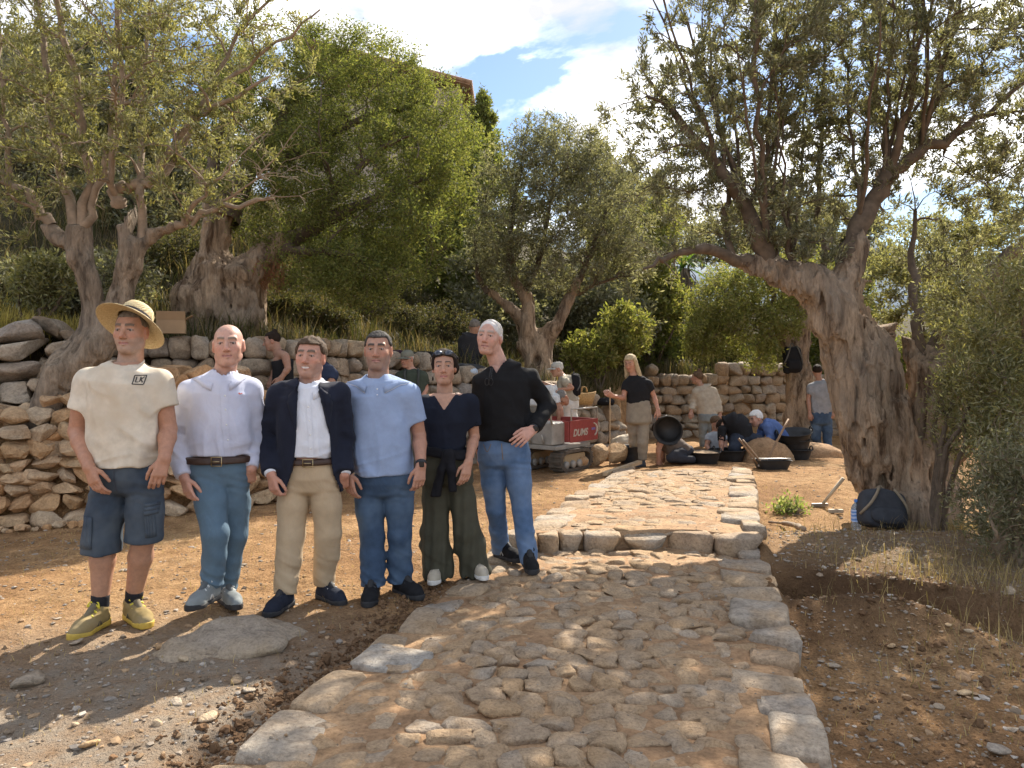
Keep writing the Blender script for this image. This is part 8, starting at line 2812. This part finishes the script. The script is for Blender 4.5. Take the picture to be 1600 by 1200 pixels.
def rect_tub(label, c, w, d, h, yaw, handles=True, tilt=0.0):
    o = thing('mortar_tub', label, 'tub', tuple(c))
    M = rotz(yaw) @ np.array(Matrix.Rotation(tilt, 3, 'X'))
    def ring(k, z, inset=0.0):
        a, b = w / 2 * k - inset, d / 2 * k - inset
        n = []
        for sx, sy in ((1, 1), (-1, 1), (-1, -1), (1, -1)):
            for t in np.linspace(0, math.pi / 2, 4):
                off = {(1, 1): 0, (-1, 1): 1, (-1, -1): 2, (1, -1): 3}[(sx, sy)] * math.pi / 2
                rr = 0.04
                n.append((sx * (a - rr) + rr * math.cos(t + off), sy * (b - rr) + rr * math.sin(t + off), z))
        return n
    rings = [ring(.80, 0), ring(.9, h * .5), ring(1, h), ring(1, h + .004, -.012), ring(1, h - .006, .006), ring(.9, h * .5, .006), ring(.8, .012, .006)]
    n = 16
    V = np.array([q for r_ in rings for q in r_]) @ M.T + V3(c)
    Fs = [(k * n + i, k * n + (i + 1) % n, (k + 1) * n + (i + 1) % n, (k + 1) * n + i) for k in range(6) for i in range(n)]
    Fs += [tuple(range(n))[::-1], tuple(6 * n + i for i in range(n))]
    mb = MB(); mb.add(V, Fs); mb.build('tub', RUBBER, o, False)
    if handles:
        for sx in (-1, 1):
            mb = MB(); pts = [V3(c) + M @ V3((sx * (w / 2 + .004), t * .06, h + z)) for t, z in ((-1, -.004), (-.9, .045), (.9, .045), (1, -.004))]
            mb.tube(pts, [.009] * 4, 6); mb.build('handle', RUBBER, o, True)
    return o


def rod(name, label, cat, a, b, r, mat, group=None, r2=None):
    o = thing(name, label, cat, tuple(a), group)
    mb = MB(); mb.tube(spline([V3(a), (V3(a) + V3(b)) / 2 + (0.0, 0, 0.004), V3(b)], 6), np.linspace(r, r2 or r, 6), 8); mb.build('shaft', mat, o, True)
    return o


def gz_at(px, Y):
    return on_ground(px, Y)


def build_props():
    nr = np.random.RandomState(8)
    soil = plain('bucket_soil', (0.36, 0.25, 0.15), 0.95, var=.35, scale=30, bmp=.5)
    # buckets
    c = P(1046, 668, 11.25)
    bucket('black rubber bucket carried tipped toward us by blonde woman', c, 0.205, 0.21, (-0.30, -0.93, -0.12), wide=1.3)
    bucket('black bucket on the ground behind the walking woman\'s feet', gz_at(984, 11.5) , 0.19, 0.26)
    bucket('bucket of earth in front of the kneeling brown shirt', gz_at(1100, 11.5) + (0, 0, 0.0), 0.24, 0.17, fill=soil, wide=1.25)
    bucket('empty black bucket beside the bucket of earth', gz_at(1140, 12.0), 0.24, 0.18, wide=1.25)
    s = gz_at(1246, 12.2)
    bucket('lowest bucket of the stack by the blue shirted man', s, 0.21, 0.17, (0.03, 0, 1), wide=1.25, group='stacked buckets')
    bucket('middle bucket of the stack by the blue shirted man', s + (-.02, 0, .16), 0.22, 0.15, (-0.04, 0, 1), wide=1.25, group='stacked buckets')
    bucket('wide bucket lying askew on top of the stack', s + (-.05, 0, .30), 0.27, 0.15, (-0.10, -.16, 1), wide=1.3, group='stacked buckets')
    rect_tub('low rectangular mortar tub with tools leaning in it', gz_at(1206, 10.75) + (0, 0, 0), 0.46, 0.32, 0.13, 0.05, False)
    rect_tub('flat black tub tilted on the sand behind the stone heap', gz_at(940, 12.3) + (0, 0, .02), 0.50, 0.30, 0.09, -0.25, True, 0.25)
    # tools in the mortar tub
    t = gz_at(1190, 10.7)
    for k, (dx, top) in enumerate(((0, (1154, 685)), (0.06, (1160, 687)))):
        a = t + (dx - .04, 0, .05)
        o = rod('hand_tool', ('front wooden handled tool leaning left out of the tub', 'second wooden handled tool leaning left out of the tub')[k], 'tool', a, P(top[0], top[1], 10.8), .015, WOOD_D)
        mb = MB(); mb.box(a + (0.03, 0, -.005), (.11, .03, .03), rotz(.6), .006); mb.build('steel_head', STEEL, o)
    a = gz_at(1200, 11.2) + (-.02, 0, .06)
    rod('shovel', 'long wooden shovel handle slanting up against the far olive', 'shovel', a, P(1232, 655, 11.6), .016, WOOD_D)
    o = rod('trowel', 'pale handled bar resting across the mortar tub rim', 'tool', gz_at(1184, 10.7) + (0, -.1, .145), gz_at(1232, 10.7) + (0, -.1, .16), .010, STEEL)
    # earth mound between
    V, Fa = ICO[3]
    for k, (px, Y, sx, sz, lab) in enumerate(((1200, 12.0, .42, .36, 'heap of dug earth in front of the blue shirted man'), (1270, 12.7, .5, .22, 'low earth heap right of the stacked buckets'))):
        b = gz_at(px, Y)
        W = V * (1 + .22 * fbm(V * 2.2 + k, 3, 9 + k)[:, None]) * (sx, sx * .8, sz)
        o = thing('earth_heap', lab, 'earth heap', tuple(b))
        part('earth', W + b, Fa, MATS['path_dirt'], o)
    # timber
    a = P(945, 741, 9.9); b_ = P(1000, 722, 11.0)
    o = thing('plank', 'pale squared timber lying on the ground by the walking woman', 'timber', tuple(a))
    d = unit(b_ - a); mb = MB(); mb.box((a + b_) / 2, (np.linalg.norm(b_ - a), .07, .05), frame(d)[:, [2, 0, 1]], .006); mb.build('board', WOOD, o)
    rod('stake', 'thin upright wooden stake held by the blonde woman', 'stake', gz_at(953, 11.2), P(953, 606, 11.0), .010, WOOD)
    a, b_ = gz_at(1222, 7.55), gz_at(1256, 6.75)
    o = thing('fallen_branch', 'crooked pale dead branch lying on the sunlit earth', 'branch', tuple(a))
    mb = MB(); mb.tube(spline([a + (-.1, .1, .02), a + (0, 0, .03), (a + b_) / 2 + (.02, .06, .03), b_ + (0, 0, .03)], 14), np.linspace(.010, .028, 14) * (1 + .15 * nr.normal(size=14)), 8); mb.build('limb', TWIG_P, o, True)
    # mason's tools by the trunk
    a = gz_at(1281, 8.4)
    o = thing('mason_hammer', 'hammer with pale handle leaning by the big olive trunk', 'hammer', tuple(a))
    mb = MB(); mb.tube([gz_at(1286, 8.4) + (0, 0, .04), P(1318, 747, 8.3)], [.016, .020], 8); mb.build('handle', plain('bleached_wood', (0.50, 0.44, 0.34), .7), o, True)
    mb = MB(); mb.box(gz_at(1281, 8.4) + (0, 0, 0.02), (.19, .035, .035), rotz(.1), .006); mb.build('hammer_head', STEEL, o)
    a = gz_at(1306, 8.1)
    o = thing('wood_block', 'short pale wooden batten at the foot of the big trunk', 'wood', tuple(a))
    mb = MB(); mb.box(a + (0, 0, .03), (.15, .04, .035), rotz(-.1), .004); mb.build('board', plain('bleached_wood', (0.50, 0.44, 0.34), .7), o)
    # green cuttings
    b = gz_at(1236, 8.1)
    bush('green_cuttings', 'wilting green cuttings lying on the sunlit ground', 'plant', b, [(b + V3((0, 0, .06)), np.array((.20, .12, .07)), 1)], 91, [(0.16, 0.22, 0.06), (0.24, 0.29, 0.11), (0.30, 0.32, 0.18)], 50, 12, .05, .022, 4, TWIG_P, LEAF_B, hgt=.3, n2=8)
    # bottle and bag by the trunk
    Y = 7.35
    b = P(1338, 786, Y); b[2] = ground_z(b[0], Y) + 0.004
    o = thing('water_bottle', 'clear plastic water bottle with blue label and cap beside dark bag', 'bottle', tuple(b))
    r = .047
    clear = bpy.data.materials.new('clear_plastic'); clear.use_nodes = True
    pb = clear.node_tree.nodes['Principled BSDF']; pb.inputs['Transmission Weight'].default_value = 0.75; pb.inputs['Roughness'].default_value = .12; pb.inputs['IOR'].default_value = 1.2
    nzz = noise_node(clear.node_tree, 20, 2); rr_ = ramp(clear.node_tree, nzz.outputs['Fac'], [(0.3, (0.70, 0.80, 0.90)), (0.7, (0.86, 0.92, 0.97))]); clear.node_tree.links.new(rr_.outputs[0], pb.inputs['Base Color'])
    prof = [(0.001, .002), (r * .9, 0.0), (r, .012)]
    for i in range(9):
        prof += [(r, .02 + i * .017), (r * .955, .028 + i * .017)]
    prof += [(r, .185), (r, .21), (r * .8, .235), (r * .36, .262), (r * .34, .275)]
    mb = MB(); mb.lathe(b, prof, 24); mb.build('bottle_body', clear, o, True)
    blue = plain('bottle_blue', (0.06, 0.20, 0.55), .35)
    mb = MB(); mb.lathe(b, [(r * .40, .268), (r * .42, .27), (r * .42, .292), (r * .3, .294), (.001, .294)], 18); mb.build('cap', blue, o, True)
    m, nt, bb = nodes_of('bottle_label')
    w_ = nt.nodes.new('ShaderNodeTexWave'); w_.inputs['Scale'].default_value = 9; w_.bands_direction = 'Z'; w_.inputs['Distortion'].default_value = 3
    tcx = nt.nodes.new('ShaderNodeTexCoord'); nt.links.new(tcx.outputs['Object'], w_.inputs['Vector'])
    rl_ = ramp(nt, w_.outputs['Fac'], [(0.3, (0.10, 0.24, 0.60)), (0.75, (0.42, 0.55, 0.80))]); nt.links.new(rl_.outputs[0], bb.inputs['Base Color']); bb.inputs['Roughness'].default_value = .4
    mb = MB(); mb.lathe(b, [(r + .0015, .085), (r + .0015, .20)], 24); mb.build('label', m, o, True)
    slate = cloth('slate_canvas', (0.050, 0.054, 0.064), wr=.5)
    M = frame((0.12, 0.28, 1.0), (0, 1, 0)); M = np.stack([unit(np.cross((0, 1, 0), M[:, 2])) , -unit(np.cross(unit(np.cross((0, 1, 0), M[:, 2])), M[:, 2])) * -1, M[:, 2]], 1)
    if (M[:, 1] @ V3((0, -1, 0))) < 0: M[:, 1] *= -1
    bg = P(1378, 766, 7.28); bg[2] = ground_z(bg[0], 7.28) + .19
    backpack('slate grey canvas backpack slumped against the split olive trunk', bg, (0.44, 0.24, 0.36), M, slate, 5, True, (0.25, 0.20, 0.14))
    # bag hung on the far olive
    backpack('black backpack hanging high on the far olive trunk', P(1238, 562, 14.8), (0.36, 0.20, 0.52), np.array([[1, 0, 0], [0, -1, 0], [0, 0, 1.0]]).T, cloth('black_nylon', (0.012, 0.012, 0.014)), 6)
    # things on the wall: box, bags, sheet
    Y = 8.75
    c = P(268, 511, Y)
    c[2] = max(c[2], 1.80)
    o = thing('cardboard_box', 'open cardboard box standing on the old wall behind the straw hat', 'box', tuple(c))
    card = plain('cardboard', (0.36, 0.25, 0.15), .85, var=.1, scale=8)
    mb = MB(); mb.box(c, (.30, .26, .15), rotz(.35)); mb.build('carton', card, o)
    for sx, ang in ((-1, .7), (1, -.55)):
        M = rotz(.35) @ np.array(Matrix.Rotation(ang, 3, 'Y'))
        mb = MB(); mb.box(c + rotz(.35) @ V3((sx * .16, 0, .095)), (.15, .26, .005), M); mb.build('flap', card, o)
    mb = MB(); mb.box(c + rotz(.35) @ V3((0, -.13, .12)), (.30, .005, .11), rotz(.35) @ np.array(Matrix.Rotation(.35, 3, 'X'))); mb.build('flap', card, o)
    def lump(name, label, cat, c, size, mat, seed, rot=0.0):
        o = thing(name, label, cat, tuple(c))
        V, Fa = ICO[4]
        W = V * (1 + .16 * fbm(V * 2 + seed, 3, seed)[:, None] + .06 * fbm(V * 6, 2, seed + 1)[:, None])
        W[:, 2] = np.maximum(W[:, 2], -.75)
        part('fabric', V3(c) + (W * V3(size)) @ rotz(rot).T, Fa, mat, o)
        return o
    nyl = MATS['black_nylon']
    lump('holdall', 'black holdall lying on the wall behind the cap wearer', 'bag', P(660, 561, 11.3), (.26, .15, .12), nyl, 3)
    lump('holdall', 'dark bag with magenta lining on the wall beside the polo man', 'bag', P(621, 560, 11.1), (.16, .13, .12), cloth('plum_nylon', (0.035, 0.012, 0.028)), 4)
    lump('lining', 'magenta cloth spilling from the dark bag', 'cloth', P(616, 562, 10.98), (.045, .04, .06), cloth('magenta', (0.30, 0.03, 0.14)), 5)
    lump('tarpaulin', 'black plastic sheet draped on the wall behind woman in navy', 'sheet', P(726, 578, 11.75), (.34, .2, .10), RUBBER, 6, -.3)
    lump('plastic_bag', 'crumpled pale blue plastic bag on the wall', 'bag', P(737, 581, 11.55), (.10, .08, .06), plain('pale_plastic', (0.45, 0.52, 0.60), .3), 7)
    lump('dark_cloth', 'black cloth thrown over the end of the old wall', 'cloth', P(946, 628, 13.3), (.17, .13, .08), nyl, 8)
    # sack
    c = gz_at(978, 12.6)
    lump('cement_sack', 'pale paper sack slumped on the ground behind the stake', 'sack', c + (0, 0, .16), (.26, .18, .20), plain('sack_paper', (0.44, 0.37, 0.27), .8, var=.15, scale=8, bmp=.4), 9)
    # straw basket on the wall
    c = P(913, 621, 12.95)
    o = thing('straw_basket', 'woven straw shopping basket standing on the old wall', 'basket', tuple(c))
    bk = plain('woven_straw', (0.42, 0.27, 0.12), .8, var=.3, scale=45, bmp=.6)
    mb = MB()
    rings = []
    for z, a, b2 in ((-.12, .13, .06), (-.02, .165, .085), (.10, .20, .10), (.105, .19, .09), (-.02, .155, .075), (-.11, .12, .05)):
        rings.append([(math.cos(t) * a, math.sin(t) * b2, z + (.03 * (1 - math.cos(2 * t)) * -.5 if z > .09 else 0)) for t in np.linspace(0, 2 * math.pi, 24, endpoint=False)])
    V = np.array(rings).reshape(-1, 3) @ rotz(-.15).T + c
    Fs = [(k * 24 + i, k * 24 + (i + 1) % 24, k * 24 + 24 + (i + 1) % 24, k * 24 + 24 + i) for k in range(5) for i in range(24)] + [tuple(range(24))[::-1], tuple(120 + i for i in range(24))]
    mb.add(V, Fs); mb.build('basket_body', bk, o, True)
    for sy in (-1, 1):
        mb = MB(); mb.tube(spline([c + (-.05, sy * .08, .09), c + (-.03, sy * .07, .17), c + (.03, sy * .07, .17), c + (.05, sy * .08, .09)], 10), [.007] * 10, 6); mb.build('handle', bk, o, True)
    # the tracked dumper
    Y = 10.9
    b = gz_at(868, Y)
    o = thing('tracked_dumper', 'small grey tracked dumper with red lettered skip panel', 'dumper', tuple(b))
    fw = unit(V3((.62, .78, 0)))                     # its length runs off to the right and back
    sd = np.array([fw[1], -fw[0], 0])                # towards the right front
    M = np.stack([fw, -sd, [0, 0, 1.0]], 1)
    L_ = lambda x, y, z: b + M @ V3((x, y, z))        # x along, y to the left side, z up
    black = plain('track_rubber', (0.10, 0.078, 0.058), .85, var=.35, scale=12, bmp=.4)
    grey = plain('dumper_grey', (0.30, 0.275, 0.24), .5, var=.2, scale=9)
    for sy in (-.27, .27):
        n = 36
        prof = []
        for i in range(n):
            t = i / n * 2 * math.pi
            x = .30 * np.sign(math.cos(t)) * abs(math.cos(t)) ** .35 + .10 * math.cos(t)
            prof.append((x, .155 + .15 * np.sign(math.sin(t)) * abs(math.sin(t)) ** .8))
        V = []
        for (x, z) in prof:
            for yy in (-.10, .10):
                V.append(L_(x, sy + yy, z))
        for (x, z) in prof:
            for yy in (.10, -.10):
                V.append(L_(x * .86, sy + yy, .155 + (z - .155) * .72))
        Fs = []
        for i in range(n):
            k = (i + 1) % n
            Fs += [(2 * i, 2 * k, 2 * k + 1, 2 * i + 1), (2 * n + 2 * i, 2 * n + 2 * k, 2 * n + 2 * k + 1, 2 * n + 2 * i + 1), (2 * i + 1, 2 * k + 1, 2 * n + 2 * k, 2 * n + 2 * i), (2 * k, 2 * i, 2 * n + 2 * i + 1, 2 * n + 2 * k + 1)]
        mb = MB(); mb.add(V, Fs); tr = mb.build('track', black, o)
        for i in range(0, n, 2):
            x, z = prof[i]
            mb = MB(); mb.box(L_(x * 1.02, sy, .155 + (z - .155) * 1.03), (.022, .20, .022), M); mb.build('track_lug', black, tr)
        mb = MB(); mb.box(L_(0, sy, .155), (.54, .13, .17), M, .02); mb.build('track_frame', plain('ochre_mud', (0.36, 0.26, 0.15), .9), tr)
        for x in (-.24, -.08, .08, .24):
            mb = MB(); mb.lathe(L_(x, sy - .075, .10), [(.001, .03), (.05, .028), (.055, 0), (.05, -.02)], 16, M @ np.array([[1, 0, 0], [0, 0, -1], [0, 1, 0.0]])); mb.build('roller', grey, tr, True)
    mb = MB(); mb.box(L_(0, 0, .34), (.86, .62, .06), M, .01); mb.build('chassis', grey, o)
    mb = MB(); mb.box(L_(-.28, 0, .53), (.30, .52, .32), M, .02); eng = mb.build('engine_box', grey, o)
    mb = MB(); mb.box(L_(-.434, .06, .60), (.008, .16, .09), M); mb.build('warning_label', plain('label_yellow', (0.62, 0.42, 0.04), .5), eng)
    red = plain('dumper_red', (0.28, 0.05, 0.042), .45, var=.15)
    mb = MB(); mb.box(L_(.20, -.35, .55), (.70, .03, .30), M, .008); pn = mb.build('skip_side', red, o)
    mb = MB(); mb.box(L_(.20, .35, .55), (.70, .03, .30), M, .008); mb.build('skip_side', red, o)
    mb = MB(); mb.box(L_(.56, 0, .55), (.03, .66, .30), M, .008); mb.build('skip_end', red, o)
    mb = MB(); mb.box(L_(-.14, 0, .55), (.03, .66, .30), M, .008); mb.build('skip_end', red, o)
    rail = plain('rail_grey', (0.42, 0.39, 0.34), .4, .3)
    mb = MB(); mb.tube([L_(-.12, -.35, .68), L_(-.12, -.35, .86), L_(.54, -.35, .86), L_(.54, -.35, .68)], [.013] * 4, 8); mb.build('guard_rail', rail, o, True)
    mb = MB(); mb.tube([L_(-.44, -.25, .66), L_(-.50, -.25, .92), L_(-.50, .25, .92), L_(-.44, .25, .66)], [.014] * 4, 8); mb.build('handlebar', rail, o, True)
    for yy in (-.12, .1):
        mb = MB(); mb.tube([L_(-.45, yy, .40), L_(-.50, yy, .52)], [.010, .012], 6); mb.build('control_lever', rail, o, True)
    cream = plain('decal_white', (0.46, 0.40, 0.33), .6)
    fc = bpy.data.curves.new('lettering', 'FONT'); fc.body = 'DUMS'; fc.size = .135; fc.shear = .25; fc.extrude = .001; fc.offset = .004
    fo = bpy.data.objects.new('lettering_curve', fc); COL.objects.link(fo)
    bpy.context.view_layer.update()
    tm_ = bpy.data.meshes.new_from_object(fo.evaluated_get(bpy.context.evaluated_depsgraph_get()))
    bpy.data.objects.remove(fo, do_unlink=True)
    tm_.materials.clear(); tm_.materials.append(cream)
    fo = link('lettering', tm_)
    xa, za = fw, np.array([0, 0, 1.0]); ya = sd
    Mw = Matrix(((xa[0], za[0], ya[0], 0), (xa[1], za[1], ya[1], 0), (xa[2], za[2], ya[2], 0), (0, 0, 0, 1)))
    fo.parent = pn
    base = L_(-.10, -.3675, .485)
    fo.matrix_local = Matrix.Translation(Vector(base - V3(o.location))) @ Mw
    mb = MB(); th = np.linspace(-1.2, 1.5, 12)
    mb.tube([L_(.42 + .09 * math.cos(t), -.368, .55 + .09 * math.sin(t)) for t in th], [.012] * 12, 5); mb.build('decal_ring', cream, pn, True)
    mb = MB(); mb.box(L_(.42, -.367, .56), (.10, .004, .035), M); mb.build('decal_badge', plain('decal_violet', (0.20, 0.13, 0.30), .5), pn)
# ================================================================== build everything
random.seed(5)
rng = random.Random(7)
nr0 = np.random.RandomState(3)
build_ground()
build_path(rng)
build_walls(rng)
build_gravel(nr0)
build_grass(nr0)
tree_right()
tree_left()
tree_bush()
tree_mid()
tree_far()
background_plants()
build_house()
print('setting', round(time.time() - T0, 1))
front_people()
back_people()
build_props()
bpy.context.view_layer.update()
print('all', round(time.time() - T0, 1))
